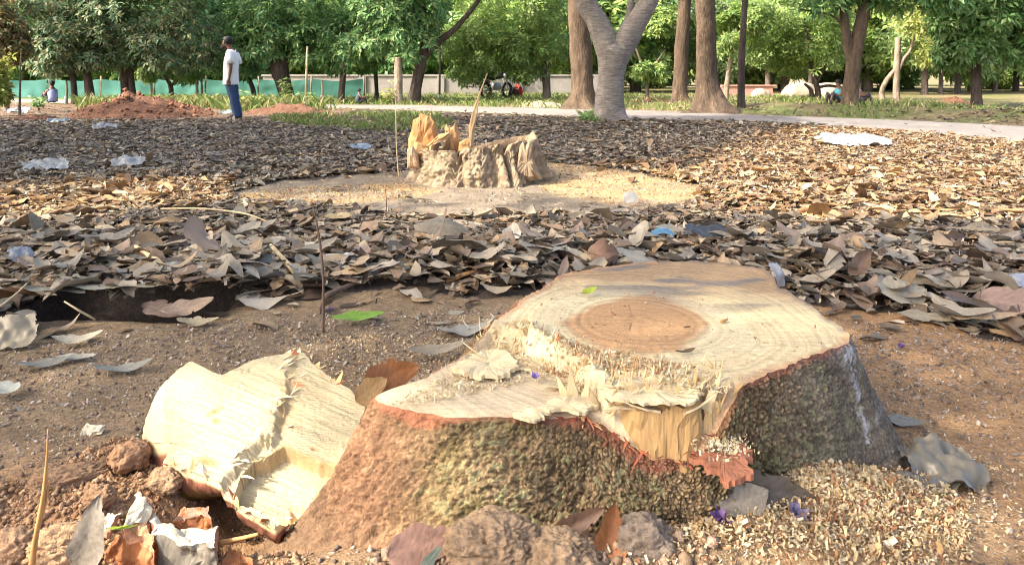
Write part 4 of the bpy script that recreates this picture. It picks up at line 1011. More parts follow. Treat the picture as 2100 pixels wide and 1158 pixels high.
dr = pdist(jx_, jy_, rl) * np.where(right_of, 1, -1)
qz = np.floor(3.5 * vnoise(tpx * 0.03, tpy * 0.03, 196)) * 9
hS = -0.019 * sstep(-6, 12, dr + qz - 12) * (0.3 + 0.7 * sstep(740, 830, tpy)) - 0.00005 * np.clip(dr, 0, 200)                                        # right side is split deeper
hS = hS + 0.003 * np.exp(-((dr + 12) / 10) ** 2) * fbm(tpx * 0.05, tpy * 0.05, 2, 195)
r2 = [(520, 935), (590, 905), (650, 925), (700, 940)]
low_ = pip(jx_, jy_, r2 + [(760, 1000), (600, 1120), (480, 1010), (500, 960)])
d2 = pdist(jx_, jy_, r2 + [(720, 960)]) * np.where(low_, 1, -1)
hS = hS - 0.036 * sstep(-2, 5, d2)
hS = hS - 0.006 * sstep(-30, 60, 415 - jx_ + 0.35 * (jy_ - 800)) - 0.03 * (1 - sstep(285, 340, tpx))
d3 = pdist(jx_, jy_, [(300, 905), (360, 890), (470, 880), (520, 885)]); hS = hS - 0.006 * np.exp(-(d3 / 5) ** 2)
hS = hS + 0.003 * fbm(tpx * 0.010, tpy * 0.010, 2, 95) + 0.0022 * fbm((tpx + 0.4 * tpy) * 0.006, (tpx * 0.35 - tpy) * 0.09, 3, 96) + 0.0012 * fbm(tpx * 0.15, tpy * 0.15, 2, 92)
gr_ = (tpx * 0.42 - tpy); hS = hS + 0.0016 * fbm(gr_ * 0.16, tpx * 0.004, 3, 197) + 0.0022 * (np.floor(4 * vnoise(gr_ * 0.035, (tpx + tpy) * 0.006, 198)) / 4)
hS = hS + 0.0012 * fbm(tpx * 0.03, (tpx * 0.35 - tpy) * 0.11, 3, 97) * np.exp(-(dr / 40) ** 2)
ins = 1 - sstep(0.93, 1.0, np.linspace(0, 1, RN) ** 0.75)
TS = TS + nS * hS[..., None]
cw = np.broadcast_to(np.array([0.52, 0.43, 0.26]), TS.shape).copy()
yl = sstep(0.05, 0.5, fbm(tpx * 0.012, tpy * 0.02, 3, 98))[..., None] * 0.5
cw = cw * (1 - yl) + np.array([0.47, 0.35, 0.19]) * yl
eg = np.exp(-(d2 / 6) ** 2)[..., None] * 0.7 + (np.exp(-((dr - 8) / 9) ** 2) * (tpy < 880))[..., None] * 0.45
cw = cw * (1 - eg) + np.array([0.40, 0.25, 0.10]) * eg
for (px, py, rx, ry) in [(437, 845, 18, 6), (442, 863, 9, 7), (425, 942, 24, 9), (640, 905, 7, 4), (610, 780, 14, 5)]:
    w = np.exp(-(((tpx - px) / rx) ** 2 + ((tpy - py + 0.4 * (tpx - px) * (1 if ry == 6 else -0.5)) / ry) ** 2) ** 2)[..., None] * 0.85
    cw = cw * (1 - w) + np.array([0.42, 0.19, 0.07]) * w
root = thing('wood_slab', 'thick cream slab of freshly split wood with red bark leaning against the stump', 'wood slab', (cS[0], cS[1], 0))
idq = np.arange(RN * SUB).reshape(RN, SUB); nq = np.roll(idq, -1, 1)
SF = np.stack([idq[:-1].ravel(), nq[:-1].ravel(), nq[1:].ravel(), idq[1:].ravel()], 1)
obj('split_face', origin_to(mesh('split_face', TS.reshape(-1, 3), SF, M['slabwood'], cw.reshape(-1, 3), False), (cS[0], cS[1], 0)), root)
# sides: a band of wood fibre, then bark curving under the slab
out_top = TS[-1]
opx = tpx[-1]; opy = tpy[-1]
thk = 0.075 - 0.028 * np.exp(-((opx - 470) / 75) ** 2) * (opy > 940) + 0.14 * sstep(1.62, 2.05, out_top[:, 1]) + 0.006 * fbm(u * 30, u * 0, 3, 99)
frontish = sstep(900, 960, opy) * (1 - sstep(640, 700, opx))
V = []; C = []
for (t, inn, kind) in [(0.0, 0.0, 0), (0.16, 0.002, 0), (0.26, 0.001, 1), (0.5, 0.006, 1), (0.8, 0.022, 1), (1.0, 0.06, 1)]:
    cd = cS - out_top; cd[:, 2] = 0; cd /= np.linalg.norm(cd, axis=1)[:, None]
    p = out_top + cd * (inn + 0.010 * fbm(u * 45, u * 0 + t * 9, 3, 102)[:, None] * (t > 0))
    p[:, 2] = np.maximum(out_top[:, 2] - thk * t - 0.0008, np.minimum(-0.02, out_top[:, 2]))
    V.append(p)
    nb = vnoise(u * 60, u * 0 + t * 7, 103)[:, None]
    C.append(np.tile((0.72, 0.52, 0.28), (SUB, 1)) if kind == 0 else (np.array([0.21, 0.085, 0.05]) * (0.3 + 1.4 * nb) * (1 - 0.5 * (t > 0.6)) + np.array([0.04, 0.05, 0.0]) * (t > 0.6)))  # lower bark darkened to stand for shade under the slab
V = np.array(V); C = np.array(C); nr = len(V)
idb = np.arange(nr * SUB).reshape(nr, SUB); nb_ = np.roll(idb, -1, 1)
bf = np.stack([idb[:-1].ravel(), idb[1:].ravel(), nb_[1:].ravel(), nb_[:-1].ravel()], 1)
obj('bark', origin_to(mesh('bark', V.reshape(-1, 3), [tuple(q_) for q_ in bf] + [tuple(idb[-1][::-1])], M['torn'], C.reshape(-1, 3), True), (cS[0], cS[1], 0)), root)
mb = MB(); r5 = random.Random(3)
for i in range(46):
    j = r5.choice([k for k in range(SUB) if (opx[k] > 560 and opy[k] < 800 and opx[k] < 700) or opy[k] > 940 or (dr[-1][k] > -30 and opy[k] < 760)])
    d_ = cS - out_top[j]; v, f = shard(tuple(out_top[j] + nS * -0.004 + d_ * 0.02), (-d_[0] + r5.uniform(-.3, .3), -d_[1] + r5.uniform(-.3, .3), r5.uniform(-.1, .35)), r5.uniform(.012, .035), r5.uniform(.006, .018), .003, r5.uniform(-.5, .5), i + 40, 4)
    mb.add(v, f, np.array([(0.76, 0.62, 0.38), (0.66, 0.44, 0.2), (0.45, 0.18, 0.08)][r5.randrange(3)]))
for i in range(26):                                     # fibres lifted along the splits on the face
    a_ = int(r5.uniform(12, RN - 6)); cand = np.where(np.abs(dr[a_]) < 22)[0]
    if len(cand) == 0: continue
    j = int(r5.choice(list(cand))); p = TS[a_, j]
    v, f = shard(tuple(p - nS * 0.002), (r5.uniform(.2, 1), r5.uniform(-.6, .3), r5.uniform(.05, .4)), r5.uniform(.015, .04), r5.uniform(.004, .012), .002, r5.uniform(-.6, .3), i + 99, 4)
    mb.add(v, f, np.array((0.78, 0.64, 0.40)))
o = obj('splinter', origin_to(mb.mesh('splinter', M['torn'], False), (cS[0], cS[1], 0)), root); o['kind'] = 'stuff'

# ------------------------------------------------------------------ clods of earth
def ico(sub=4):
    bm_v = []; t = (1 + 5 ** .5) / 2
    v = [(-1, t, 0), (1, t, 0), (-1, -t, 0), (1, -t, 0), (0, -1, t), (0, 1, t), (0, -1, -t), (0, 1, -t), (t, 0, -1), (t, 0, 1), (-t, 0, -1), (-t, 0, 1)]
    v = [np.array(a, float) / np.linalg.norm(a) for a in v]
    f = [(0, 11, 5), (0, 5, 1), (0, 1, 7), (0, 7, 10), (0, 10, 11), (1, 5, 9), (5, 11, 4), (11, 10, 2), (10, 7, 6), (7, 1, 8), (3, 9, 4), (3, 4, 2), (3, 2, 6), (3, 6, 8), (3, 8, 9), (4, 9, 5), (2, 4, 11), (6, 2, 10), (8, 6, 7), (9, 8, 1)]
    for _ in range(sub):
        cache = {}; nf = []
        def mid(a, b_):
            k = (min(a, b_), max(a, b_))
            if k not in cache:
                q_ = v[a] + v[b_]; v.append(q_ / np.linalg.norm(q_)); cache[k] = len(v) - 1
            return cache[k]
        for a, b_, c in f:
            x, y, z = mid(a, b_), mid(b_, c), mid(c, a); nf += [(a, x, z), (b_, y, x), (c, z, y), (x, y, z)]
        f = nf
    return np.array(v), np.array(f)
ICO5, ICO4, ICO3, ICO1 = ico(5), ico(4), ico(3), ico(1)
OCT = (np.array([(1, 0, 0), (-1, 0, 0), (0, 1, 0), (0, -1, 0), (0, 0, 1), (0, 0, -1)], float), np.array([(0, 2, 4), (2, 1, 4), (1, 3, 4), (3, 0, 4), (2, 0, 5), (1, 2, 5), (3, 1, 5), (0, 3, 5)]))
def clod(label, px, py, z, w, h, d, seed, col=(0.33, 0.23, 0.145), rot=0.0, name='soil_clod', cat='soil clod', yy=None):
    x, y = G(px, py, z) if yy is None else AT(px, py, yy)[:2]
    v, f = (ICO5 if w > 0.15 else ICO4); v = v.copy()
    v = np.sign(v) * np.abs(v) ** 0.8                      # squarer
    ang = np.round(fbm3(v * 1.9 + seed, 2, seed + 8) * 4) / 4
    r = 1 + 0.26 * fbm3(v * 1.3 + seed, 3, seed) + 0.10 * ang + 0.14 * fbm3(v * 4 + seed, 3, seed + 1) + 0.11 * fbm3(v * 12, 3, seed + 2)
    pits = np.clip(vnoise3(v * 6 + seed * 2, seed + 5) - 0.62, 0, 1); r -= pits * 0.55
    v = v * r[:, None] * np.array([w / 2, d / 2, h / 2])
    c_, s_ = math.cos(rot), math.sin(rot)
    v = np.stack([v[:, 0] * c_ - v[:, 1] * s_, v[:, 0] * s_ + v[:, 1] * c_, v[:, 2]], 1)
    C = np.array(col) * 0.8 * (0.75 + 0.5 * vnoise3(v * 50, seed))[:, None]
    v = v * 0.88
    obj(name, mesh(name, v, f, M['clod'], C), None, label, cat, 'clods of earth round the stump', None, (x, y, z))
clod('large pitted brown clod of earth at the front foot of the stump', 1010, 1122, .065, .195, .13, .12, 1)
clod('rounded brown clod of earth right of the large pitted one', 1148, 1150, .05, .165, .11, .10, 2)
clod('grey crumbly clod of earth beside the sawdust', 1318, 1112, .06, .13, .11, .09, 3, (0.25, 0.195, 0.15))
clod('small brown clod at the edge of the sawdust', 1395, 1060, .05, .07, .05, .05, 4, (0.28, 0.19, 0.13))
clod('angular sunlit clod left of the pale slab', 268, 935, .075, .10, .075, .085, 5, (0.38, 0.22, 0.125), 0.6)
clod('long flat-topped clod at the left of the earth heap', 150, 978, .045, .19, .055, .085, 6, (0.34, 0.215, 0.13), 0.5)
clod('knobbly clod in the bottom left corner', 25, 1130, .03, .11, .08, .08, 7, (0.40, 0.25, 0.15))
clod('pale rough clod behind the upright grey leaf', 120, 1118, .035, .14, .08, .09, 8, (0.44, 0.29, 0.17), 0.3)
clod('small rounded clod under the pale slab', 340, 985, .055, .08, .06, .06, 9, (0.42, 0.27, 0.16))
clod('lumpy clod between heap and wood pieces', 205, 1020, .06, .07, .05, .05, 10, (0.40, 0.24, 0.14))
clod('dark little clod sitting on the sawdust', 1585, 1120, .05, .05, .035, .04, 11, (0.22, 0.16, 0.12))
clod('dark clod between the violet flowers', 1540, 1085, .055, .06, .045, .04, 12, (0.24, 0.17, 0.12))
clod('brown clod at the bottom edge below the bark sliver', 1640, 1150, .03, .07, .05, .05, 13, (0.24, 0.165, 0.11))
# crumbs of earth: loose and far too many to count
def pebbles(P, size, cols, seed, ic=ICO1):
    r = np.random.default_rng(seed); n = len(P); iv, jf = ic
    s = np.asarray(size) * np.ones(n)
    sc3 = s[:, None] * (0.6 + 0.7 * r.random((n, 3)))
    V = iv[None] * (0.55 + 0.9 * r.random((n, len(iv), 1))) * sc3[:, None, :] + P[:, None, :]
    Fc = (jf[None] + (np.arange(n) * len(iv))[:, None, None]).reshape(-1, 3)
    C = np.asarray(cols)[r.integers(0, len(cols), n)] * (0.7 + 0.6 * r.random((n, 1)))
    return V.reshape(-1, 3), Fc, np.repeat(C, len(iv), 0)
ICO0 = ico(0)
q1 = scatter_poly([(-60, 1000), (120, 960), (240, 880), (340, 900), (420, 980), (560, 1080), (700, 1200), (-60, 1200)], 14000, 41, 0.03)
rp = np.random.default_rng(42)
s1 = 0.0012 + 0.0075 * rp.random(len(q1)) ** 5
P1 = pebbles(np.column_stack([q1, gz(q1[:, 0], q1[:, 1]) + s1 * 0.3]), s1, [(0.36, 0.22, 0.125), (0.31, 0.18, 0.10), (0.40, 0.26, 0.155)], 43, OCT)
q2 = scatter_poly([(-100, 740), (500, 670), (1000, 640), (1700, 680), (2150, 720), (2300, 1200), (-200, 1200)], 9000, 44)
s2 = 0.002 + 0.006 * rp.random(len(q2)) ** 3
P2 = pebbles(np.column_stack([q2, gz(q2[:, 0], q2[:, 1]) + s2 * 0.3]), s2, [(0.22, 0.16, 0.12), (0.28, 0.19, 0.13), (0.17, 0.13, 0.11), (0.33, 0.27, 0.22)], 45, OCT)
q3 = scatter_poly([(760, 1120), (1000, 1080), (1400, 1060), (1500, 1180), (700, 1200)], 1300, 46, 0.05)
s3 = 0.003 + 0.010 * rp.random(len(q3)) ** 3
P3 = pebbles(np.column_stack([q3, gz(q3[:, 0], q3[:, 1]) + s3 * 0.3]), s3, [(0.33, 0.22, 0.14), (0.26, 0.19, 0.14)], 47, ICO0)
vs_, fs_, cs_, off = [], [], [], 0
for v, f, c in (P1, P2, P3): vs_.append(v); fs_.append(f + off); cs_.append(c); off += len(v)
obj('soil_crumbs', mesh('soil_crumbs', np.vstack(vs_), np.vstack(fs_), M['clod'], np.vstack(cs_)), None, 'loose crumbs of brown earth scattered over the bare soil', 'soil', kind='stuff')
# shavings on the ground
def dune(x, y): return np.clip(np.exp(-(((x - 0.60) / 0.26) ** 2 + ((y - 1.63) / 0.13) ** 2)) * 1.15 * (0.55 + 0.6 * vnoise(x * 9, y * 9, 4)) + 0.04, 0, 1)
a1 = scatter_poly([(1180, 1190), (1360, 1050), (1480, 1000), (1560, 950), (1680, 930), (1900, 960), (1990, 1040), (1990, 1120), (2000, 1190)], 20000, 51, 0.03, dune)
a2 = scatter_poly([(560, 760), (640, 690), (900, 690), (980, 700), (900, 770), (760, 800)], 1100, 52)
a3 = scatter_poly([(-50, 720), (500, 660), (1000, 640), (1700, 680), (2150, 720), (2200, 1180), (-100, 1180)], 2600, 53)
a4 = scatter_poly([(1850, 860), (2000, 930), (2150, 1000), (2150, 1160), (1900, 1140), (1880, 980)], 420, 54)
a5 = scatter_poly(DUST1, 2200, 55); a6 = scatter_poly(DUST2, 2200, 56)
vs_, fs_, cs_, off = [], [], [], 0
for q_, s_, cl_, sd, lift in ((a1, 0.0078, CHIPC + PALEC, 61, 0.014), (a1[:900] + 0.004, 0.014, CHIPC + PALEC, 161, 0.016), (a2, 0.008, PALEC + CHIPC, 62, 0.002), (a3, 0.006, PALEC + [(0.45, 0.36, 0.28)], 63, 0.001), (a4, 0.0075, PALEC, 64, 0.002), (a5, 0.014, CHIPC, 65, 0.003), (a6, 0.014, CHIPC, 66, 0.003)):
    zq = gz(q_[:, 0], q_[:, 1]) + 0.002 + lift * np.random.default_rng(sd).random(len(q_))
    v, f, c = crumbs(np.column_stack([q_, zq]), s_, cl_, sd, 0.6)
    vs_.append(v); fs_.append(f + off); cs_.append(c); off += len(v)
obj('wood_shavings', mesh('wood_shavings', np.vstack(vs_), np.vstack(fs_), M['wood_bits'], np.vstack(cs_), False), None, 'cream and rust wood shavings strewn on the soil and heaped beside the stump', 'shavings', kind='stuff')

# ------------------------------------------------------------------ pieces of bark and wood at the lower left
def rough_face(corners, nu, nv, amp, seed, freq=60):
    a, b_, c, d = [np.array(q_, float) for q_ in corners]
    U, V_ = np.meshgrid(np.linspace(0, 1, nu), np.linspace(0, 1, nv))
    P = (a[None, None] * ((1 - U) * (1 - V_))[..., None] + b_ * (U * (1 - V_))[..., None] + c * (U * V_)[..., None] + d * ((1 - U) * V_)[..., None])
    n = np.cross(b_ - a, d - a); n /= np.linalg.norm(n)
    e = np.minimum(np.minimum(U, 1 - U), np.minimum(V_, 1 - V_)); e = sstep(0, 0.12, e)
    Pf = P.reshape(-1, 3)
    P = P + n * (amp * fbm3(Pf * freq, 3, seed).reshape(U.shape) * e)[..., None]
    for fq_, am_ in ((18, 0.022), (60, 0.008), (150, 0.003)):          # shared by all faces of a piece, so that they stay joined
        P = P + (min(1, amp / 0.004) * am_ * np.stack([fbm3(Pf * fq_ + 9 * k, 2, 7 + k).reshape(U.shape) for k in range(3)], -1))
    ix = np.arange(nu * nv).reshape(nv, nu)
    return P.reshape(-1, 3), [(ix[j, i], ix[j, i + 1], ix[j + 1, i + 1], ix[j + 1, i]) for j in range(nv - 1) for i in range(nu - 1)]
def chunk(name, label, cat, top_px, zt, h, faces, seed, group='chopped pieces at the foot of the slab'):
    """a broken piece: top outline (4 photo spots at heights zt), sides dropping h; faces = material colours top, then 4 sides"""
    T = [np.array(G(p[0], p[1], z) + (z,)) for p, z in zip(top_px, zt)]
    Bm = [t + np.array([0, 0, -h]) + (np.mean(T, 0) - t) * 0.12 * np.array([1, 1, 0]) for t in T]
    base = np.mean(Bm, 0)
    root = thing(name, label, cat, tuple(base), group)
    defs = [('wood', T, faces[0])] + [('bark' if i in (0, 1) else 'inner_bark', [Bm[i], Bm[(i + 1) % 4], T[(i + 1) % 4], T[i]], faces[i + 1]) for i in range(4)] + [('underside', Bm[::-1], faces[1])]
    for k, (nm, cs, col) in enumerate(defs):
        v, f = rough_face(cs, 34, 22, 0.006, seed + k, 45)
        C = np.array(col) * (0.7 + 0.6 * vnoise3(v * np.array([60, 60, 90]), seed))[:, None]
        obj(nm, origin_to(mesh(nm, v, f, M['torn'], C), tuple(base)), root)
WOODC = (0.50, 0.44, 0.33); ORG = (0.32, 0.125, 0.05); GRB = (0.16, 0.14, 0.11); PINK = (0.32, 0.175, 0.115)
chunk('bark_chunk', 'grey bark chunk with a white sliver of wood on top and orange inner side', 'bark chunk', [(330, 1098), (452, 1110), (432, 1080), (300, 1062)], [.085, .085, .085, .088], .13, (WOODC, GRB, PINK, ORG, ORG), 5)
chunk('bark_chunk', 'orange wedge of inner bark left of the grey bark chunk', 'bark chunk', [(232, 1096), (330, 1120), (322, 1092), (262, 1084)], [.085, .075, .09, .09], .12, ((0.45, 0.2, 0.1), ORG, ORG, PINK, PINK), 15)
chunk('wood_chip', 'small pale chip of wood with a tan side above the orange wedge', 'wood chip', [(262, 1080), (306, 1076), (316, 1042), (272, 1028)], [.088, .088, .112, .115], .03, (WOODC, (0.55, 0.33, 0.17), PINK, PINK, (0.6, 0.4, 0.22)), 25)
chunk('bark_chunk', 'thin curl of red bark lying under the slab edge', 'bark chunk', [(370, 1062), (432, 1072), (436, 1048), (376, 1042)], [.07, .07, .085, .085], .02, (PINK, ORG, PINK, ORG, GRB), 35)
chunk('bark_chunk', 'brown bark shard at the bottom of the dark hollow', 'bark chunk', [(440, 1165), (530, 1165), (520, 1128), (470, 1118)], [.03, .03, .06, .05], .05, (ORG, GRB, PINK, ORG, GRB), 45)
chunk('wood_chip', 'pale square chip left of the small tan one', 'wood chip', [(205, 1080), (238, 1084), (240, 1058), (212, 1052)], [.075, .075, .085, .085], .015, (WOODC, PINK, PINK, PINK, PINK), 55)
chunk('bark_chunk', 'reddish bark scrap at the bottom edge right of the clods', 'bark chunk', [(1360, 1150), (1410, 1160), (1425, 1128), (1375, 1122)], [.045, .045, .06, .06], .03, ((0.42, 0.17, 0.09), ORG, PINK, ORG, GRB), 65)
chunk('bark_sliver', 'narrow grey-brown sliver of bark lying on the shavings', 'bark sliver', [(1670, 1048), (1722, 1080), (1734, 1074), (1690, 1042)], [.062, .055, .06, .066], .012, ((0.30, 0.24, 0.2), GRB, GRB, GRB, GRB), 75)
chunk('wood_chip', 'tiny cream chip stuck on the mossy front bark', 'wood chip', [(982, 880), (998, 882), (996, 862), (984, 862)], [.19, .19, .205, .205], .012, (WOODC, WOODC, WOODC, WOODC, WOODC), 85)
chunk('wood_chip', 'flat pale chip on the grey soil left of the slab', 'wood chip', [(165, 890), (205, 892), (210, 882), (178, 878)], [.012, .012, .014, .014], .01, (WOODC, WOODC, WOODC, WOODC, WOODC), 95)

# ------------------------------------------------------------------ the old stump behind
FC = np.array([-0.30, 6.95])
fs = thing('tree_stump', 'weathered hollow stump with jagged orange heartwood in the middle distance', 'tree stump', (FC[0], FC[1], 0))
def fpart(nm, me, label=None): return obj(nm, origin_to(me, (FC[0], FC[1], 0)), fs, label)
NA, NH = 420, 60
th = np.arange(NA) / NA * 2 * math.pi                   # 0 = +x, -pi/2 = towards the viewer
def bump(c, w): return np.exp(-((np.mod(th - c + math.pi, 2 * math.pi) - math.pi) / w) ** 2)
FV = 1.0
base_r = 0.58 + 0.12 * bump(math.radians(190), .25) + 0.10 * bump(math.radians(235), .22) + 0.05 * bump(math.radians(270), .2) + 0.13 * bump(math.radians(300), .25) + 0.22 * bump(math.radians(350), .18) + 0.05 * fbm(th * 3, th * 0, 3, 400)
top_r = 0.50 + 0.03 * fbm(th * 5, th * 0, 3, 401) + 0.05 * bump(math.radians(340), .3)
xr = np.cos(th)
top_z = 0.33 + 0.055 * xr + 0.012 * fbm(th * 8, th * 0, 3, 402)
# the back left is torn away low, the right end rises in knobs
top_z = top_z + 0.02 * bump(math.radians(345), .12) + 0.04 * bump(math.radians(5), .09) - 0.06 * bump(math.radians(100), .7)
for a_, w_ in ((250, .045), (301, .042), (330, .03), (349, .03), (275, .02), (225, .02)):                       # gaps burnt / rotted through the rim
    top_z = top_z - (0.20 if a_ == 301 else 0.12 if a_ == 250 else 0.05) * bump(math.radians(a_), w_)
hh = np.linspace(0, 1, NH)
A2, H_ = np.meshgrid(th, hh)
r_ = top_r[None] + (base_r - top_r)[None] * (1 - H_) ** 1.6
lump = 0.05 * fbm(A2 * 4, H_ * 3, 3, 403) * (1 - H_ ** 6) + 0.024 * fbm(A2 * 14, H_ * 9, 3, 404) + 0.016 * fbm(A2 * 40, H_ * 22, 3, 407)
groove = -0.05 * sum(np.exp(-((np.mod(A2 - math.radians(a_) - 0.12 * np.sin(H_ * 3 + a_) + math.pi, 2 * math.pi) - math.pi) / 0.055) ** 2) for a_ in (215, 252, 283, 318, 335, 5)) * (1 - 0.4 * H_)
r_ = r_ + lump + groove
zz_ = -0.08 + (top_z[None] + 0.08) * H_
ox = FC[0] + np.cos(A2) * r_ ; oy = FC[1] + np.sin(A2) * r_ * 0.95
cO = np.array([0.31, 0.235, 0.155]) * (0.55 + 0.8 * vnoise(A2 * 22, H_ * 14, 405))[..., None]
sh = sstep(0.1, 0.5, fbm(A2 * 5 + 3, H_ * 4, 3, 406))[..., None] * 0.55
cO = cO * (1 - sh) + np.array([0.24, 0.19, 0.14]) * sh
# inner wall of the hollow, its deep shade put into a near-black colour
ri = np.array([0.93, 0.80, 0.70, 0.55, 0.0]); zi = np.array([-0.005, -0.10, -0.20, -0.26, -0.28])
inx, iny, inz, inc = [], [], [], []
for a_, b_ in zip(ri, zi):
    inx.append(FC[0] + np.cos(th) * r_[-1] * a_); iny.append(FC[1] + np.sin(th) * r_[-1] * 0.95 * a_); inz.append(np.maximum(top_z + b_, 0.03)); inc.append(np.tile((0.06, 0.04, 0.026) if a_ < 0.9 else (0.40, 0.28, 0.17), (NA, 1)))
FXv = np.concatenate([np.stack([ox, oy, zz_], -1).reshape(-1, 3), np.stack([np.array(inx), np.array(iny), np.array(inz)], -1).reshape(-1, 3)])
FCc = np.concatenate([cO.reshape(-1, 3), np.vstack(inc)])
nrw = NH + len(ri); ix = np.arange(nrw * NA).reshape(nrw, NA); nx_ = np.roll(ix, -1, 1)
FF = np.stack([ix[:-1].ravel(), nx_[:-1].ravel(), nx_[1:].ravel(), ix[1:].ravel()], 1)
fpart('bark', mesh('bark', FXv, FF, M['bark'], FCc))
def jag_slab(outline_px, Y, thick, col, seed, nm='heartwood', lean=0.0):
    """upright torn wood: front outline in photo spots at distance Y, real thickness, ridged along the grain"""
    P = np.array([AT(a, b_, Y) for a, b_ in outline_px]); PP = np.vstack([P, P[:1]])
    cum_ = np.concatenate([[0], np.cumsum(np.linalg.norm(np.diff(PP, axis=0), axis=1))]); n = 90
    u_ = np.linspace(0, cum_[-1], n, endpoint=False); O_ = np.stack([np.interp(u_, cum_, PP[:, k]) for k in range(3)], 1); c = O_.mean(0)
    V = []
    for (s_, dy) in [(0.02, thick * .5), (0.6, thick * .55), (1.0, thick * .25), (1.0, -thick * .25), (0.75, -thick * .5), (0.4, -thick * .55), (0.02, -thick * .5)]:
        q_ = c + (O_ - c) * s_; q_[:, 1] += dy + 0.02 * fbm(q_[:, 0] * 45, q_[:, 2] * 6 + dy * 9, 3, seed) + lean * (q_[:, 2] - c[2]); V.append(q_)
    f = []
    for i in range(6):
        for k in range(n): f.append((i * n + k, i * n + (k + 1) % n, (i + 1) * n + (k + 1) % n, (i + 1) * n + k))
    V = np.vstack(V); C = np.array(col) * (0.7 + 0.6 * vnoise3(V * np.array([50, 50, 7]), seed))[:, None]
    fpart(nm, mesh(nm, V, f, M['torn'], C, smooth=False))
OW = (0.40, 0.20, 0.08)
jag_slab([(838, 318), (838, 285), (846, 262), (848, 245), (860, 240), (862, 232), (872, 236), (884, 240), (892, 252), (897, 272), (900, 300), (890, 330), (850, 335)], 7.05, .16, OW, 1)
jag_slab([(905, 312), (915, 285), (912, 262), (916, 254), (924, 262), (930, 258), (934, 250), (938, 262), (942, 280), (944, 312)], 7.20, .10, (0.44, 0.26, 0.12), 2)
jag_slab([(842, 330), (850, 290), (872, 300), (885, 290), (900, 276), (925, 270), (918, 285), (895, 290), (888, 320)], 6.92, .08, (0.44, 0.26, 0.12), 3)
jag_slab([(938, 312), (942, 292), (955, 284), (968, 286), (972, 296), (970, 308)], 7.15, .14, (0.50, 0.28, 0.12), 4)
jag_slab([(836, 345), (836, 305), (846, 300), (856, 315), (862, 345)], 6.80, .12, (0.44, 0.3, 0.18), 5)
v, f = tube([AT(966, 300, 7.1), AT(968, 270, 7.1), AT(973, 235, 7.08), AT(976, 222, 7.08), AT(985, 190, 7.05), AT(1000, 150, 7.02)], [.035, .028, .02, .014, .008, .003], 8, wob=.35)
fpart('wood_spike', mesh('wood_spike', v, f, M['torn'], np.tile((0.44, 0.31, 0.17), (len(v), 1)), False), 'tall thin spike of torn pale wood')
v, f = tube([AT(964, 290, 7.1), AT(963, 262, 7.1), AT(970, 235, 7.1), AT(978, 205, 7.1)], [.016, .013, .010, .003], 6, wob=.3)
fpart('wood_spike', mesh('wood_spike', v, f, M['torn'], np.tile((0.60, 0.42, 0.22), (len(v), 1)), False))
jag_slab([(1050, 355), (1062, 320), (1066, 298), (1072, 290), (1078, 300), (1086, 288), (1092, 296), (1092, 320), (1102, 345), (1112, 366), (1085, 370)], 6.62, .14, (0.27, 0.20, 0.13), 6, 'root_knob')

# ------------------------------------------------------------------ things in the background
def box(mb, c, s, rz=0.0, col=(1, 1, 1), bev=0.0):
    x, y, z = [q_ / 2 for q_ in s]
    v = np.array([(-x, -y, -z), (x, -y, -z), (x, y, -z), (-x, y, -z), (-x, -y, z), (x, -y, z), (x, y, z), (-x, y, z)])
    c_, s_ = math.cos(rz), math.sin(rz)
    v = np.stack([v[:, 0] * c_ - v[:, 1] * s_, v[:, 0] * s_ + v[:, 1] * c_, v[:, 2]], 1) + np.array(c)
    mb.add(v, [(0, 3, 2, 1), (4, 5, 6, 7), (0, 1, 5, 4), (1, 2, 6, 5), (2, 3, 7, 6), (3, 0, 4, 7)], col); return mb
# green shade-net fence on the left
nf = thing('net_fence', 'teal green net fence strung between posts behind the left trees', 'fence', (-11, 29.5, 0))
NX = 120; xs = np.linspace(-21.5, -5.6, NX); ys_ = 29.5 + 0.10 * fbm(xs * 1.5, xs * 0, 3, 600)
k0 = 0
post_x = list(np.linspace(-21.5, -5.6, 9))
for a_, b_ in zip(post_x[:-1], post_x[1:]):
    sx = np.linspace(a_ + 0.03, b_ - 0.03, 16); V = []
    for t in np.linspace(0, 1, 7):
        sag = -0.07 * np.sin((sx - a_) / (b_ - a_) * math.pi) * t
        V.append(np.stack([sx, 29.5 + 0.09 * fbm(sx * 2.2, t * 1.5 + 0 * sx, 3, 601) - 0.04, 0.02 + 0.70 * t + sag + 0.02 * fbm(sx * 3, sx * 0 + t, 2, 602)], 1))
    V = np.vstack(V); f = [(j * 16 + i, j * 16 + i + 1, (j + 1) * 16 + i + 1, (j + 1) * 16 + i) for j in range(6) for i in range(15)]
    obj('net_panel', origin_to(mesh('net_panel', V, f, M['net']), (-11, 29.5, 0)), nf)
for a_ in post_x:
    v, f = tube([(a_, 29.5, -0.1), (a_ + 0.02, 29.5, 0.6), (a_, 29.5, 0.84)], [.04, .038, .034], 8, wob=.1)
    obj('post', origin_to(mesh('post', v, f, M['post']), (-11, 29.5, 0)), nf)
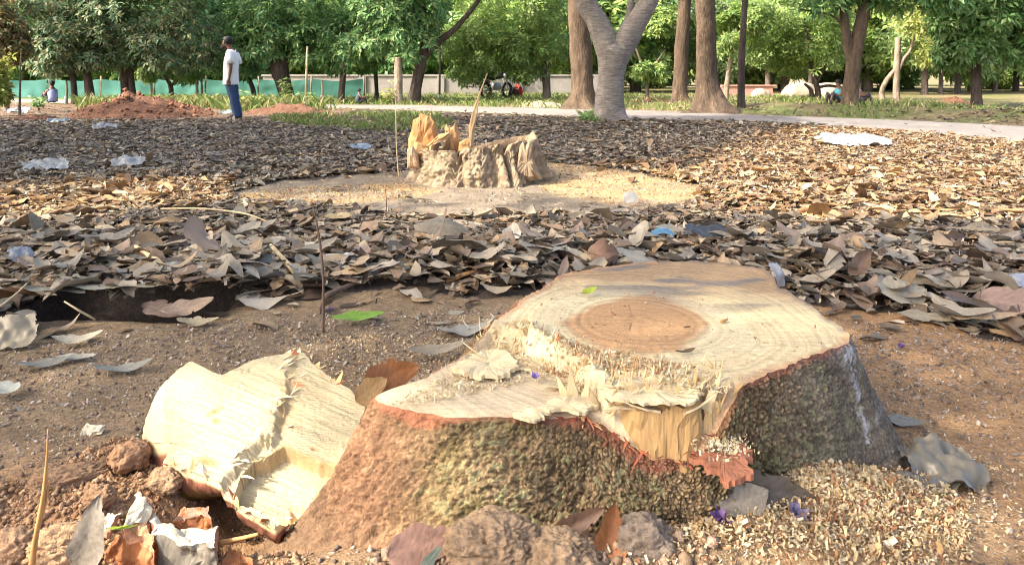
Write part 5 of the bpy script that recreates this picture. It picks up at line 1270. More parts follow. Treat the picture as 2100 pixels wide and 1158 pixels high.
# pale boundary wall in the middle
wl = thing('boundary_wall', 'long pale plastered wall behind the middle trees', 'wall', (0, 33, 0))
mb = MB(); box(mb, (-3.0, 33, 0.36), (15.0, 0.25, 0.9)); obj('wall_face', origin_to(mb.mesh('wall_face', M['wall'], False), (0, 33, 0)), wl)
mb = MB(); box(mb, (-3.0, 33, 0.85), (15.1, 0.34, 0.08)); obj('coping', origin_to(mb.mesh('coping', M['wall'], False), (0, 33, 0)), wl)
for i in range(5):
    mb = MB(); box(mb, (-9.6 + i * 3.3, 32.84, 0.4), (0.3, 0.10, 0.8)); obj('pier', origin_to(mb.mesh('pier', M['wall'], False), (0, 33, 0)), wl)
rw = thing('low_wall', 'low faded red wall in the right background', 'wall', AT(1530, 200, 33)[:2] + (0,))
x, y = rw.location.x, 33
mb = MB(); box(mb, (0, 0, 0.14), (2.2, 0.2, 0.5)); obj('wall_face', mb.mesh('wall_face', M['redwall'], False), rw)
mb = MB(); box(mb, (0.1, 0, 0.42), (2.3, 0.3, 0.06)); obj('coping', mb.mesh('coping', M['redwall'], False), rw)
for (px, w, h, lb) in [(1640, 1.5, .62, 'tan tarpaulin-covered heap left of the twin-stemmed trunk'), (1698, 2.0, .55, 'wider tan tarpaulin-covered heap nearest the twin-stemmed trunk'), (1560, 0.8, .35, 'small pale tarpaulin heap beside the red wall')]:
    x, y, _z = AT(px, 200, 31.5)
    v = ICO3[0].copy(); v = v * (1 + 0.16 * fbm3(v * 2 + px, 3, 7))[:, None]; v[:, 2] = np.maximum(v[:, 2], -0.1)
    obj('covered_heap', mesh('covered_heap', v * np.array([w / 2, w / 3, h]), ICO3[1], M['tarp']), None, lb, 'heap', 'covered heaps', None, (x, y, gz1(x, y)))
# red earth mounds
def mound(label, px0, px1, py_base, h, Y, seed, dep=1.0, m='redsoil', skew=0.35):
    xa = (px0 - CX) / F * Y; xb = (px1 - CX) / F * Y; n, k = 90, 40
    X, Yg = np.meshgrid(np.linspace(-1.15, 1.15, n), np.linspace(-1.15, 1.15, k))
    rad = np.hypot(X, Yg) + 0.15 * fbm(X * 3, Yg * 3, 3, seed)
    prof = np.clip(1 - rad ** 1.6, 0, 1); prof = prof * (1 - skew * X)
    wx = (xa + xb) / 2 + X * (xb - xa) / 2; wy = Y + Yg * dep
    z = gz(wx, wy) - 0.03 + prof * h * (1 + 0.5 * fbm(X * 4, Yg * 4, 4, seed + 1)) + 0.05 * np.clip(prof, 0, .5) * fbm(X * 18, Yg * 18, 3, seed + 2)
    ix = np.arange(n * k).reshape(k, n)
    me = mesh('soil_mound', np.stack([wx, wy, z], -1).reshape(-1, 3), np.stack([ix[:-1, :-1].ravel(), ix[:-1, 1:].ravel(), ix[1:, 1:].ravel(), ix[1:, :-1].ravel()], 1), M[m])
    c = ((xa + xb) / 2, Y, 0); obj('soil_mound', origin_to(me, c), None, label, 'mound', 'mounds of earth', None, c)
    P = np.stack([wx, wy, z], -1).reshape(-1, 3)[prof.ravel() > 0.05]
    return P
MP = mound('high red earth mound left of the standing man', 150, 450, 240, 0.46, 17.6, 700, 1.5)
mound('low red earth mound right of the standing man', 490, 700, 232, 0.22, 18.6, 710, 0.9, skew=0.0)
mound('small red earth spread at the far left', 0, 140, 242, 0.14, 15.8, 720, 0.5, skew=0.0)
mound('heap of tan leaves and earth left of the thick brown trunk', 1050, 1180, 215, 0.16, 22.6, 730, 0.8, 'tarp')
mound('low red earth bank right of the forked trunk', 1285, 1400, 220, 0.14, 22.2, 740, 0.8)
mound('dark red far mound beside the black-trunked tree', 1930, 1990, 214, 0.22, 25.0, 750, 0.6)
cl_ = np.random.default_rng(3); sel = MP[cl_.integers(0, len(MP), 260)]
v, f, c = pebbles(sel + np.array([0, 0, .02]), 0.012 + 0.045 * cl_.random(260) ** 3, [(0.25, 0.11, 0.06), (0.20, 0.09, 0.055), (0.33, 0.17, 0.10)], 44, ICO1)
obj('earth_lumps', mesh('earth_lumps', v, f, M['clod'], c), None, 'loose red lumps lying over the high mound', 'soil', kind='stuff')
# poles
for (px, py0, py1, Y, r, lb, m) in [(627, 212, 96, 24.5, .05, 'tall bare wooden pole with limewashed foot behind the man', 'palestem'), (901, 206, 48, 26.5, .045, 'thin reddish pole right of the dark leaning tree', 'post'), (660, 212, 165, 25.5, .05, 'short stake with white foot left of the pale wall', 'palestem'), (310, 214, 170, 25.0, .05, 'short stake with white foot under the dark crown', 'palestem'), (403, 214, 165, 25.0, .06, 'grey stake with white foot left of the man', 'post'), (413, 214, 160, 25.5, .05, 'darker stake standing close behind the grey one', 'post'), (136, 214, 165, 24.5, .05, 'stake in front of the net at the left', 'palestem')]:
    x, y, _z = AT(px, py0, Y); zt = AT(px, py1, Y)[2]
    pr = thing('wooden_pole', lb, 'pole', (x, y, 0), 'poles and stakes')
    v, f = tube([(0, 0, -.1), (0.02, 0, zt * .5), (0.05 if px == 627 else 0, 0, zt)], [r, r * .85, r * .6], 8, wob=.12); obj('shaft', mesh('shaft', v, f, M[m]), pr)
    v, f = tube([(0, 0, -.05), (0, 0, .1), (0, 0, .22)], [r * 1.12, r * 1.1, r * 1.08], 8); obj('painted_foot', mesh('painted_foot', v, f, M['white_wash']), pr)
# motorcycle
M['dark_metal'] = mat('dark_metal', (0.03, 0.032, 0.04), 0.4, noise=(10, .3), spec=.5); M['rubber'] = mat('rubber', (0.02, 0.02, 0.02), .8, noise=(20, .3)); M['chrome'] = mat('dull_steel', (0.4, 0.4, 0.42), .35, noise=(10, .2), spec=.6)
x, y, _z = AT(1018, 203, 29.0)
mc = thing('motorcycle', 'dark parked motorcycle before the pale wall', 'motorcycle', (x, y, gz1(x, y)), rot=(0, 0, math.radians(52)))
for sx in (-.62, .62):
    wv, wf = [], []; a_ = np.linspace(0, 2 * math.pi, 25)[:-1]
    for (rr_, yy_) in [(.30, -.05), (.31, 0), (.30, .05), (.22, .04), (.22, -.04)]: wv.append(np.stack([sx + np.cos(a_) * rr_, np.full(24, yy_), .31 + np.sin(a_) * rr_], 1))
    for i in range(5):
        for k in range(24): wf.append((i * 24 + k, i * 24 + (k + 1) % 24, ((i + 1) % 5) * 24 + (k + 1) % 24, ((i + 1) % 5) * 24 + k))
    w_ = obj('wheel', mesh('wheel', np.vstack(wv), wf, M['rubber']), mc)
    mb = MB()
    for k in range(6):
        an = k * math.pi / 3; v, f = tube([(sx, 0, .31), (sx + math.cos(an) * .23, 0, .31 + math.sin(an) * .23)], .012, 5); mb.add(v, f)
    obj('spoke', mb.mesh('spoke', M['chrome']), w_)
v, f = loft([(0, 0, .32, .22, .10), (0, 0, .45, .26, .13), (0.02, 0, .6, .22, .12)], 12); obj('engine', mesh('engine', v, f, M['chrome']), mc)
v, f = tube([(-.05, 0, .78), (.05, 0, .84), (.25, 0, .86), (.38, 0, .80)], [.07, .13, .14, .06], 12); obj('fuel_tank', mesh('fuel_tank', v, f, M['dark_metal']), mc)
v, f = tube([(-.75, 0, .80), (-.5, 0, .80), (-.2, 0, .76), (-.02, 0, .76)], [.05, .09, .10, .06], 10); obj('seat', mesh('seat', v, f, M['rubber']), mc)
for s in (-1, 1):
    v, f = tube([(.62, s * .07, .31), (.42, s * .07, .95)], .025, 6); obj('fork', mesh('fork', v, f, M['chrome']), mc)
v, f = tube([(.30, -.36, 1.02), (.40, -.15, 1.0), (.40, .15, 1.0), (.30, .36, 1.02)], .018, 6); obj('handlebar', mesh('handlebar', v, f, M['dark_metal']), mc)
v, f = tube([(.45, 0, .88), (.55, 0, .88)], [.06, .09], 10); obj('headlight', mesh('headlight', v, f, M['chrome']), mc)
v, f = tube([(-.1, .12, .35), (-.5, .14, .3), (-.85, .15, .36)], [.03, .045, .04], 8); obj('exhaust', mesh('exhaust', v, f, M['chrome']), mc)
v, f = tube([(-.4, 0, .62), (-.62, 0, .66), (-.85, 0, .58), (-.95, 0, .42)], [.05, .06, .05, .03], 8); obj('mudguard', mesh('mudguard', v, f, M['dark_metal']), mc)

# ------------------------------------------------------------------ people
SKIN = mat('brown_skin', (0.17, 0.085, 0.055), .55, noise=(25, .2)); HAIR = mat('black_hair', (0.012, 0.010, 0.010), .6, noise=(90, .5))
SHIRT = mat('white_cotton', (0.78, 0.77, 0.76), .85, noise=(6, .15), bump=[(14, .02)]); JEANS = mat('blue_denim', (0.045, 0.075, 0.155), .85, noise=[(9, .5), (60, .3)], bump=[(12, .02)]); SHOE = mat('dark_shoe', (0.04, 0.04, 0.045), .7, noise=(20, .3))
def skin_body(name, nodes, edges, m, parent, sub=2):
    me = bpy.data.meshes.new(name); me.from_pydata([n[:3] for n in nodes], edges, []); me.materials.append(m)
    o = obj(name, me, parent)
    md = o.modifiers.new('skin', 'SKIN'); md.use_smooth_shade = True
    lay = me.skin_vertices[0] if me.skin_vertices else None
    if lay is None:
        bpy.context.view_layer.update(); lay = me.skin_vertices[0]
    for i, n in enumerate(nodes):
        r = n[3] if len(n) == 4 else None
        lay.data[i].radius = (n[3], n[4] if len(n) > 4 else n[3]); lay.data[i].use_root = (i == 0)
    s = o.modifiers.new('subdivision', 'SUBSURF'); s.levels = sub; s.render_levels = sub
    return o
def hand_nodes(nodes, edges, wrist_i, wx, wy, wz, s):
    """palm, four unequal bent fingers and a thumb, hanging down"""
    nodes.append((wx - .01, wy, wz - .05, .030, .020)); p = len(nodes) - 1; edges.append((wrist_i, p))
    for k, (dx, L_) in enumerate([(-.032, .062), (-.012, .072), (.010, .066), (.030, .052)]):
        nodes.append((wx + dx, wy, wz - .085, .0100)); a_ = len(nodes) - 1; edges.append((p, a_))
        nodes.append((wx + dx - .006, wy + s * .006, wz - .085 - L_ * .55, .0090)); edges.append((a_, a_ + 1))
        nodes.append((wx + dx - .012, wy + s * .020, wz - .085 - L_, .0080)); edges.append((a_ + 1, a_ + 2))
    nodes.append((wx - .045, wy + s * .012, wz - .045, .011)); a_ = len(nodes) - 1; edges.append((p, a_))
    nodes.append((wx - .058, wy + s * .016, wz - .080, .009)); edges.append((a_, a_ + 1))
px_, Ym = 484, 16.5
mx_ = (px_ - CX) / F * Ym
man = thing('person', 'man in white T-shirt and blue jeans standing in profile, head bowed', 'person', (mx_, Ym, gz1(mx_, Ym) - 0.005))
nodes = [(-.10, 0, .86, .12), (-.10, 0, 1.05, .12), (-.085, 0, 1.25, .13), (-.09, 0, 1.38, .085), (-.115, 0, 1.45, .055), (-.15, 0, 1.515, .055), (-.195, 0, 1.57, .088, .076), (-.19, 0, 1.645, .092, .080), (-.185, 0, 1.69, .05)]
edges = [(i, i + 1) for i in range(8)]
nodes.append((-.265, 0, 1.525, .040)); edges.append((6, len(nodes) - 1))                      # jaw and chin
nodes.append((-.300, 0, 1.580, .018)); edges.append((6, len(nodes) - 1))                      # nose
for s in (-1, 1):
    a_ = len(nodes); nodes.append((-.08, s * .17, 1.385, .062)); edges.append((3, a_))
    nodes += [(-.045, s * .215, 1.24, .048), (-.025, s * .235, 1.09, .040), (-.04, s * .235, .96, .034), (-.06, s * .23, .86, .026)]
    edges += [(a_ + k, a_ + k + 1) for k in range(4)]
    hand_nodes(nodes, edges, a_ + 4, -.065, s * .23, .85, -s)
    a_ = len(nodes); nodes += [(-.11, s * .085, .80, .085), (-.075, s * .09, .62, .075), (-.045, s * .09, .47, .058), (-.01, s * .09, .28, .050), (.035, s * .09, .09, .040), (-.04, s * .095, .035, .035), (-.13, s * .10, .028, .028)]
    edges += [(0, a_)] + [(a_ + k, a_ + k + 1) for k in range(6)]
skin_body('body', nodes, edges, SKIN, man)
def cloth(v, f, n, m, amp=.008, fr=9):
    v = np.asarray(v); d = fbm3(v * fr, 3, 5); c = v.mean(0); dd_ = v - c; dd_[:, 2] = 0; dd_ /= np.linalg.norm(dd_, axis=1)[:, None] + 1e-6
    return obj(n, mesh(n, v + dd_ * (d * amp)[:, None], f, m), man)
sr = smooth_path([(-.105, 0, .715, .158, .195), (-.107, 0, .80, .155, .19), (-.108, 0, .92, .150, .180), (-.102, 0, 1.08, .150, .185), (-.092, 0, 1.22, .146, .198), (-.085, 0, 1.33, .122, .205), (-.09, 0, 1.395, .095, .175), (-.105, 0, 1.435, .072, .105), (-.12, 0, 1.455, .062, .066)], 3)
v, f = loft(sr, 24); cloth(v, f, 'shirt', SHIRT, .012)
for s in (-1, 1):
    v, f = tube([(-.085, s * .13, 1.385), (-.075, s * .19, 1.35), (-.05, s * .225, 1.26), (-.03, s * .24, 1.15)], [.075, .078, .078, .082], 14); cloth(v, f, 'sleeve', SHIRT, .006)
    q_ = smooth_path([(-.11, s * .075, .84, .105), (-.10, s * .085, .74, .105), (-.07, s * .09, .58, .088), (-.045, s * .09, .46, .076), (-.01, s * .09, .28, .070), (.03, s * .09, .10, .066), (.035, s * .09, .05, .068)], 4)
    v, f = tube(q_[:, :3], list(q_[:, 3]), 14); cloth(v, f, 'jeans_leg', JEANS, .02, 14)
    v, f = loft([(-.03, s * .095, 0.0, .125, .045), (-.03, s * .095, .03, .128, .048), (-.015, s * .095, .065, .10, .042), (.02, s * .095, .10, .055, .04)], 14); obj('shoe', mesh('shoe', v, f, SHOE), man)
v, f = loft([(-.105, 0, .70, .135, .17), (-.105, 0, .80, .14, .175), (-.105, 0, .90, .13, .165)], 20); obj('jeans_seat', mesh('jeans_seat', v, f, JEANS), man)
hv = ICO3[0].copy(); hv *= (1 + .05 * fbm3(hv * 5, 2, 3))[:, None]
keepf = [q_ for q_ in ICO3[1] if not (ICO3[0][q_].mean(0)[0] < -0.35 and ICO3[0][q_].mean(0)[2] < 0.45) and ICO3[0][q_].mean(0)[2] > -0.55]
obj('hair', mesh('hair', hv * np.array([.112, .098, .115]) + np.array([-.182, 0, 1.628]), np.array(keepf), HAIR), man)
bv = ICO3[0].copy(); keepb = [q_ for q_ in ICO3[1] if ICO3[0][q_].mean(0)[2] < 0.25]
obj('beard', mesh('beard', bv * np.array([.072, .066, .075]) + np.array([-.252, 0, 1.515]), np.array(keepb), HAIR), man)
for s in (-1, 1):
    v = ICO1[0] * np.array([.008, .006, .014]) * 1.6 + np.array([-.185, s * .083, 1.575]); obj('ear', mesh('ear', v, ICO1[1], SKIN), man)
    v = ICO1[0] * np.array([.008, .014, .008]) + np.array([-.272, s * .032, 1.600]); obj('eye', mesh('eye', v, ICO1[1], HAIR), man)
def sitter(label, px, py, Y, rz, shirt, trousers=(0.05, 0.05, 0.06), s=1.0):
    x, y, _z = AT(px, py, Y)
    r = thing('person', label, 'person', (x, y, gz1(x, y)), 'people resting under the trees', (0, 0, rz)); r.scale = (s, s, s)
    n = [(0, 0, .12, .12), (-.02, 0, .30, .12), (.02, 0, .48, .12), (.03, 0, .58, .06), (.04, 0, .66, .05), (.06, 0, .75, .085), (.06, 0, .82, .07)]; e = [(i, i + 1) for i in range(6)]
    for sd in (-1, 1):
        a_ = len(n); n += [(.10, sd * .10, .12, .075), (.36, sd * .14, .42, .058), (.42, sd * .12, .10, .04), (.52, sd * .12, .03, .03)]; e += [(0, a_), (a_, a_ + 1), (a_ + 1, a_ + 2), (a_ + 2, a_ + 3)]
        a_ = len(n); n += [(.03, sd * .17, .53, .05), (.16, sd * .22, .36, .04), (.34, sd * .14, .46, .03), (.39, sd * .13, .47, .025)]; e += [(3, a_), (a_, a_ + 1), (a_ + 1, a_ + 2), (a_ + 2, a_ + 3)]
    skin_body('body', n, e, SKIN, r, 1)
    v, f = loft([(-.01, 0, .10, .15, .18), (-.03, 0, .28, .145, .175), (.01, 0, .45, .15, .19), (.03, 0, .56, .10, .17), (.04, 0, .61, .06, .07)], 14); obj('shirt', mesh('shirt', v, f, mat('shirt_cloth', shirt, .85, noise=(8, .3))), r)
    tm = mat('trouser_cloth', trousers, .85, noise=(8, .3))
    for sd in (-1, 1):
        v, f = tube([(.02, sd * .09, .12), (.36, sd * .14, .43), (.42, sd * .12, .10)], [.10, .075, .06], 10); obj('trouser_leg', mesh('trouser_leg', v, f, tm), r)
    hv_ = ICO3[0] * np.array([.105, .095, .105]) + np.array([.045, 0, .80]); obj('hair', mesh('hair', hv_, np.array([q_ for q_ in ICO3[1] if ICO3[0][q_].mean(0)[2] > -.1 or ICO3[0][q_].mean(0)[0] < -.2]), HAIR), r)
sitter('seated person in pale blue shirt at the far left before the net', 108, 212, 24.0, 2.6, (0.30, 0.36, 0.62), s=.8)
sitter('seated person in red far off beside the motorcycle', 1064, 204, 29.5, 3.6, (0.55, 0.03, 0.03), s=.85)
sitter('seated person in teal left of the twin-stemmed trunk', 1722, 226, 21.2, 3.4, (0.05, 0.28, 0.34), s=.85)
sitter('seated person in pink right of the twin-stemmed trunk', 1757, 226, 21.2, -0.3, (0.60, 0.38, 0.50), s=.85)
sitter('dark figure seated on the grass left of the pruned trunk', 735, 216, 23.8, 0.4, (0.05, 0.06, 0.07), s=.55)

# ------------------------------------------------------------------ leaf litter
DRY = np.array([(0.30, 0.25, 0.185), (0.26, 0.225, 0.175), (0.34, 0.275, 0.195), (0.27, 0.195, 0.14), (0.20, 0.145, 0.10), (0.36, 0.31, 0.24), (0.25, 0.235, 0.20), (0.11, 0.075, 0.052), (0.33, 0.235, 0.14)])
SUN_GOLD = np.array([(0.43, 0.29, 0.155), (0.50, 0.36, 0.215), (0.39, 0.24, 0.12), (0.48, 0.375, 0.25), (0.33, 0.205, 0.115), (0.26, 0.165, 0.10)])  # tan leaf colours, warmed to carry the sunlight
STN = [(0.0, 0.0), (0.16, 0.62), (0.42, 1.0), (0.74, 0.72), (1.0, 0.0)]
def euler_R(yaw, pit, rol):
    n = len(yaw); cy, sy, cp, sp, cr, sr_ = np.cos(yaw), np.sin(yaw), np.cos(pit), np.sin(pit), np.cos(rol), np.sin(rol)
    R = np.empty((n, 3, 3))
    R[:, 0, 0] = cy * cp; R[:, 0, 1] = cy * sp * sr_ - sy * cr; R[:, 0, 2] = cy * sp * cr + sy * sr_
    R[:, 1, 0] = sy * cp; R[:, 1, 1] = sy * sp * sr_ + cy * cr; R[:, 1, 2] = sy * sp * cr - cy * sr_
    R[:, 2, 0] = -sp; R[:, 2, 1] = cp * sr_; R[:, 2, 2] = cp * cr
    return R
STNS = [STN, [(0.0, 0.0), (0.12, 0.75), (0.45, 1.1), (0.82, 0.95), (1.0, 0.0)], [(0.0, 0.0), (0.2, 0.4), (0.45, 0.62), (0.75, 0.42), (1.0, 0.0)], [(0.0, 0.0), (0.05, 0.9), (0.35, 1.15), (0.62, 0.7), (0.7, 0.0)], [(0.2, 0.0), (0.3, 0.5), (0.5, 1.2), (0.85, 0.55), (0.92, 0.0)]]
def leaf_batch(P, L_, W_, yaw, pit, rol, fold, curl, twist, cols, STN=STN):
    """11-vertex curled leaves at P"""
    n = len(P); T = np.zeros((n, 11, 3)); k = 0
    for (t, w) in STN:
        vs = (0,) if w == 0 else (-1, 0, 1)
        for v_ in vs:
            T[:, k, 0] = (t - 0.5) * L_; T[:, k, 1] = v_ * w * W_ / 2 * np.cos(fold * 0.8)
            T[:, k, 2] = abs(v_) * w * W_ / 2 * np.sin(fold) + curl * L_ * (t - 0.45) ** 2 * 2 + twist * v_ * w * (t - 0.5) * W_
            k += 1
    V = np.einsum('nij,nkj->nki', euler_R(yaw, pit, rol), T) + P[:, None, :]
    fq = [(1, 4, 5, 2), (2, 5, 6, 3), (4, 7, 8, 5), (5, 8, 9, 6)]; ft = [(0, 1, 2), (0, 2, 3), (7, 10, 8), (8, 10, 9)]
    b_ = (np.arange(n) * 11)[:, None, None]
    tri = np.concatenate([np.array([(a, b2, c) for a, b2, c, d in fq] + [(a, c, d) for a, b2, c, d in fq] + ft)])
    Fc = (b_ + tri[None]).reshape(-1, 3)
    C = np.repeat(cols, 11, 0)
    return V.reshape(-1, 3), Fc, C
rl_ = np.random.default_rng(2024)
# candidate places over the litter ground, denser close by where each leaf shows
def sample_region(n, y0, y1):
    y = np.sqrt(y0 ** 2 + (y1 ** 2 - y0 ** 2) * rl_.random(n)); x = (rl_.random(n) * 2 - 1) * 0.72 * y
    return x, y
xa, ya = sample_region(30000, 2.7, 7.5); xb, yb = sample_region(64000, 7.0, 15.5); xc, yc = sample_region(24000, 15, 24)
LX = np.concatenate([xa, xb, xc]); LY = np.concatenate([ya, yb, yc])
LP, LQ = to_px(LX + 0.012 * LY * fbm(LX * 2.2, LY * 2.2, 3, 800), LY * (1 + 0.02 * fbm(LX * 2, LY * 2, 3, 801)))
bare = pip(LP, LQ, BARE_NEAR); ring = pip(LP, LQ, RING); onp = pip(LX, LY, PATH_POLY)
beyond = LY > np.interp(LX, [p[0] for p in PATH_FAR], [p[1] for p in PATH_FAR])
sun_gold = pip(LP, LQ, [(1120, 345), (1400, 330), (1600, 262), (2400, 262), (2400, 470), (1950, 455), (1560, 445), (1300, 420)]) | pip(LP, LQ, [(-300, 385), (480, 368), (470, 415), (200, 440), (-300, 480)])  # sunlit bands, where leaves take the warmer painted colours
dens = np.ones(len(LX)); dens[bare] = 0.10; dens[pip(LP, LQ - 28, BARE_NEAR)] = 0.035; dens[pip(LP, LQ - 70, BARE_NEAR)] = 0.014; dens[ring] = 0.006; dens[onp] = 0.015; dens[beyond] *= 0.25
dens *= np.where((LX < -3) & (LY > 16), 0.35, 1); dens *= np.where((LP > 540) & (LP < 950) & (LQ > 228) & (LQ < 285), 0.5, 1)
inst = (np.hypot(LX - STUMP_C[0], LY - STUMP_C[1]) < 0.85) | (np.hypot(LX - FC[0], LY - FC[1]) < 0.72) | (np.hypot(LX - mx_, LY - Ym) < .3)
k_ = (rl_.random(len(LX)) < dens) & ~inst & ~((LX > -2.0) & (LX < -1.13) & (LY > 2.88) & (LY < 3.07))
LX, LY, sun_gold, bare, LP, LQ = LX[k_], LY[k_], sun_gold[k_], bare[k_], LP[k_], LQ[k_]
n = len(LX)
LL = np.clip(rl_.lognormal(math.log(.098), .45, n), .03, .26); LL = np.where(LY > 4.4, LL * .86, LL); LW = LL * rl_.uniform(.32, .58, n)
drift = np.clip(0.055 * np.exp(-((LY - 3.75 - 0.25 * np.sin(LX * 1.7)) / 0.50) ** 2) + 0.012, 0, .14) * (0.5 + 0.8 * np.clip(fbm(LX * 1.3, LY * 1.3, 3, 810) + .5, 0, 1.2))
drift = np.where(bare, 0.004, drift); drift = np.where(LY > 5.6, .01 + .025 * vnoise(LX * 1.5, LY * 1.5, 811), drift)
LZ = gz(LX, LY) + 0.008 + drift * rl_.random(n) ** 0.75
roof = (LX > -2.0) & (LX < -1.1) & (LY >= 3.07) & (LY < 3.62); LZ = np.where(roof, .085 + .05 * rl_.random(n) + .02 * np.sin(LX * 9), LZ)
calm = np.where(bare, 0.35, np.where(roof, .6, 1.0))
yaw = rl_.random(n) * 6.283; flat_ = np.where(LY > 4.6, .6, 1.0); pit = rl_.normal(0, .10, n) * calm * flat_; rol = rl_.normal(0, .15, n) * calm * flat_
wild = rl_.random(n) < np.where(LY > 4.6, .02, .05); pit = np.where(wild, rl_.normal(0, .42, n), pit); rol = np.where(wild, rl_.normal(0, .5, n), rol)
LZ += np.abs(np.sin(pit)) * LL * 0.40
fold = rl_.normal(.12, .34, n); curl = rl_.normal(-.06, .26, n); tw = rl_.normal(0, .34, n)
colr = np.where(sun_gold[:, None] & (rl_.random(n) < .9)[:, None], SUN_GOLD[rl_.integers(0, len(SUN_GOLD), n)], DRY[rl_.integers(0, len(DRY), n)]) * (0.34 + 0.90 * rl_.random((n, 1)) ** 0.9) * np.array([1.03, 0.97, 0.88])
colr = np.where((LY > 7)[:, None] & ~sun_gold[:, None], colr * 0.95 + 0.01, colr)
# the 290 that show largest are leaves of their own, the rest one mass
show = LL * np.sqrt(LL * LW) / LY ** 2 * ((LP > -20) & (LP < 2120) & (LQ < 1150)) * np.where(LZ - gz(LX, LY) > drift * .6, 1, .3)
order = np.argsort(-show); big_ = order[:285]; rest = order[285:]
kindv = rl_.choice(5, n, p=[.34, .2, .16, .16, .14]); vs_, fs_, cs_, off = [], [], [], 0
for kq in range(5):
    rr_ = rest[(kindv[rest] == kq) & (LY[rest] <= 8.0)]
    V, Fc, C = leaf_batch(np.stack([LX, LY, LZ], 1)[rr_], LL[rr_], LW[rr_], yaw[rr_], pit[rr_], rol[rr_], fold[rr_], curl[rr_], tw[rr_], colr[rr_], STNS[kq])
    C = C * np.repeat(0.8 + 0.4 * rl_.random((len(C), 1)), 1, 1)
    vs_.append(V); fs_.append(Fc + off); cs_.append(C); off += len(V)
rr_ = rest[LY[rest] > 8.0]                                            # far leaves: five corners are enough
T_ = np.zeros((len(rr_), 5, 3)); wq = rl_.uniform(.35, .6, len(rr_))
for k, (t, v_) in enumerate([(0, 0), (1, -1), (1, 0), (1, 1), (2, 0)]):
    tt_ = (0, wq, 1)[t]; T_[:, k, 0] = (tt_ - .5) * LL[rr_]; T_[:, k, 1] = v_ * LW[rr_] / 2; T_[:, k, 2] = abs(v_) * LW[rr_] / 2 * np.sin(fold[rr_]) + np.abs(tt_ - .45) * LL[rr_] * curl[rr_] * .8 + tw[rr_] * v_ * .1 * LW[rr_]
V = (np.einsum('nij,nkj->nki', euler_R(yaw[rr_], pit[rr_], rol[rr_]), T_) + np.stack([LX, LY, LZ], 1)[rr_][:, None, :]).reshape(-1, 3)
vs_.append(V); fs_.append(((np.arange(len(rr_)) * 5)[:, None, None] + np.array([(0, 1, 2), (0, 2, 3), (1, 4, 2), (2, 4, 3)])[None]).reshape(-1, 3) + off); cs_.append(np.repeat(colr[rr_], 5, 0)); off += len(V)
kf = (rl_.random(n) < .35) & (LY < 12); pf_ = np.stack([LX + rl_.normal(0, .04, n), LY + rl_.normal(0, .04, n), LZ + .012], 1)[kf]
V, Fc, C = crumbs(pf_, np.where(pf_[:, 1] > 6, .030, .020), list(DRY) + [(0.08, 0.06, 0.045), (0.42, 0.36, 0.28)], 888, .5)
vs_.append(V); fs_.append(np.concatenate([Fc[:, [0, 1, 2]], Fc[:, [0, 2, 3]]]) + off); cs_.append(C)
V, Fc, C = np.vstack(vs_), np.vstack(fs_), np.vstack(cs_)
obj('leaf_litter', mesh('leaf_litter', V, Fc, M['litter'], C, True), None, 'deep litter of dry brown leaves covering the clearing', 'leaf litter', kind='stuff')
def leaf_mesh(name, L_, W_, fold_, curl_, twist_, col, seed, nu=14, nv=6, tip=1.0, wav=.05, m='hero_leaf', cross=0.0):
    """one broad leaf: midrib and side veins as relief, ragged rim"""
    v = []; c = []
    r = random.Random(seed); ph = r.random() * 9
    for i in range(nu + 1):
        t = i / nu; w = (math.sin(math.pi * t ** (0.8 * tip)) ** 0.75) * W_ / 2 + 0.0006
        w *= 1 + 0.10 * math.sin(t * 17 + ph)
        for j in range(nv + 1):
            s = j / nv * 2 - 1
            z = abs(s) * w * math.sin(fold_) + curl_ * L_ * (t - .45) ** 2 * 2 + twist_ * s * (t - .5) * w * 2 + wav * W_ * math.sin(t * 11 + s * 2 + ph) * abs(s) + cross * w * s * s + (0.0015 if j * 2 == nv else 0)
            vein = 0.0012 * math.cos((t * 9 - abs(s) * 1.6) * 2 * math.pi) * (1 - abs(s))
            v.append(((t - .5) * L_, s * w * math.cos(fold_), z + vein))
            k = 1.18 if j * 2 == nv else (1.0 + 0.10 * math.cos((t * 9 - abs(s) * 1.6) * 2 * math.pi)) * (0.9 + 0.2 * hash2(np.array([i // 2]), np.array([j]), seed)[0])
            c.append([q_ * k for q_ in col])
    f = [(i * (nv + 1) + j, (i + 1) * (nv + 1) + j, (i + 1) * (nv + 1) + j + 1, i * (nv + 1) + j + 1) for i in range(nu) for j in range(nv)]
    f = [q_ for q_ in f if not ((q_[0] % (nv + 1) in (0, nv - 1)) and hash2(np.array([q_[0]]), np.array([3]), seed)[0] < 0.06)]
    return mesh(name, v, f, M[m], c)
VAR = []
for i in range(30):
    VAR.append((leaf_mesh('dry_leaf', 1.0, random.uniform(.36, .56), random.gauss(.12, .28), random.gauss(0, .25), random.gauss(0, .3), tuple(DRY[i % len(DRY)] * random.uniform(.85, 1.2)), i, 10, 4), i % len(DRY)))
ADJ = ['tan', 'grey-brown', 'light brown', 'reddish brown', 'brown', 'pale buff', 'grey', 'very dark brown', 'ochre brown']
def shape_word(i):
    return 'folded' if fold[i] > .42 else 'upturned' if abs(pit[i]) > .3 or abs(rol[i]) > .4 else 'curled' if abs(curl[i]) > .35 else 'narrow' if LW[i] < LL[i] * .38 else 'broad' if LW[i] > LL[i] * .52 else 'large' if LL[i] > .2 else 'flat'
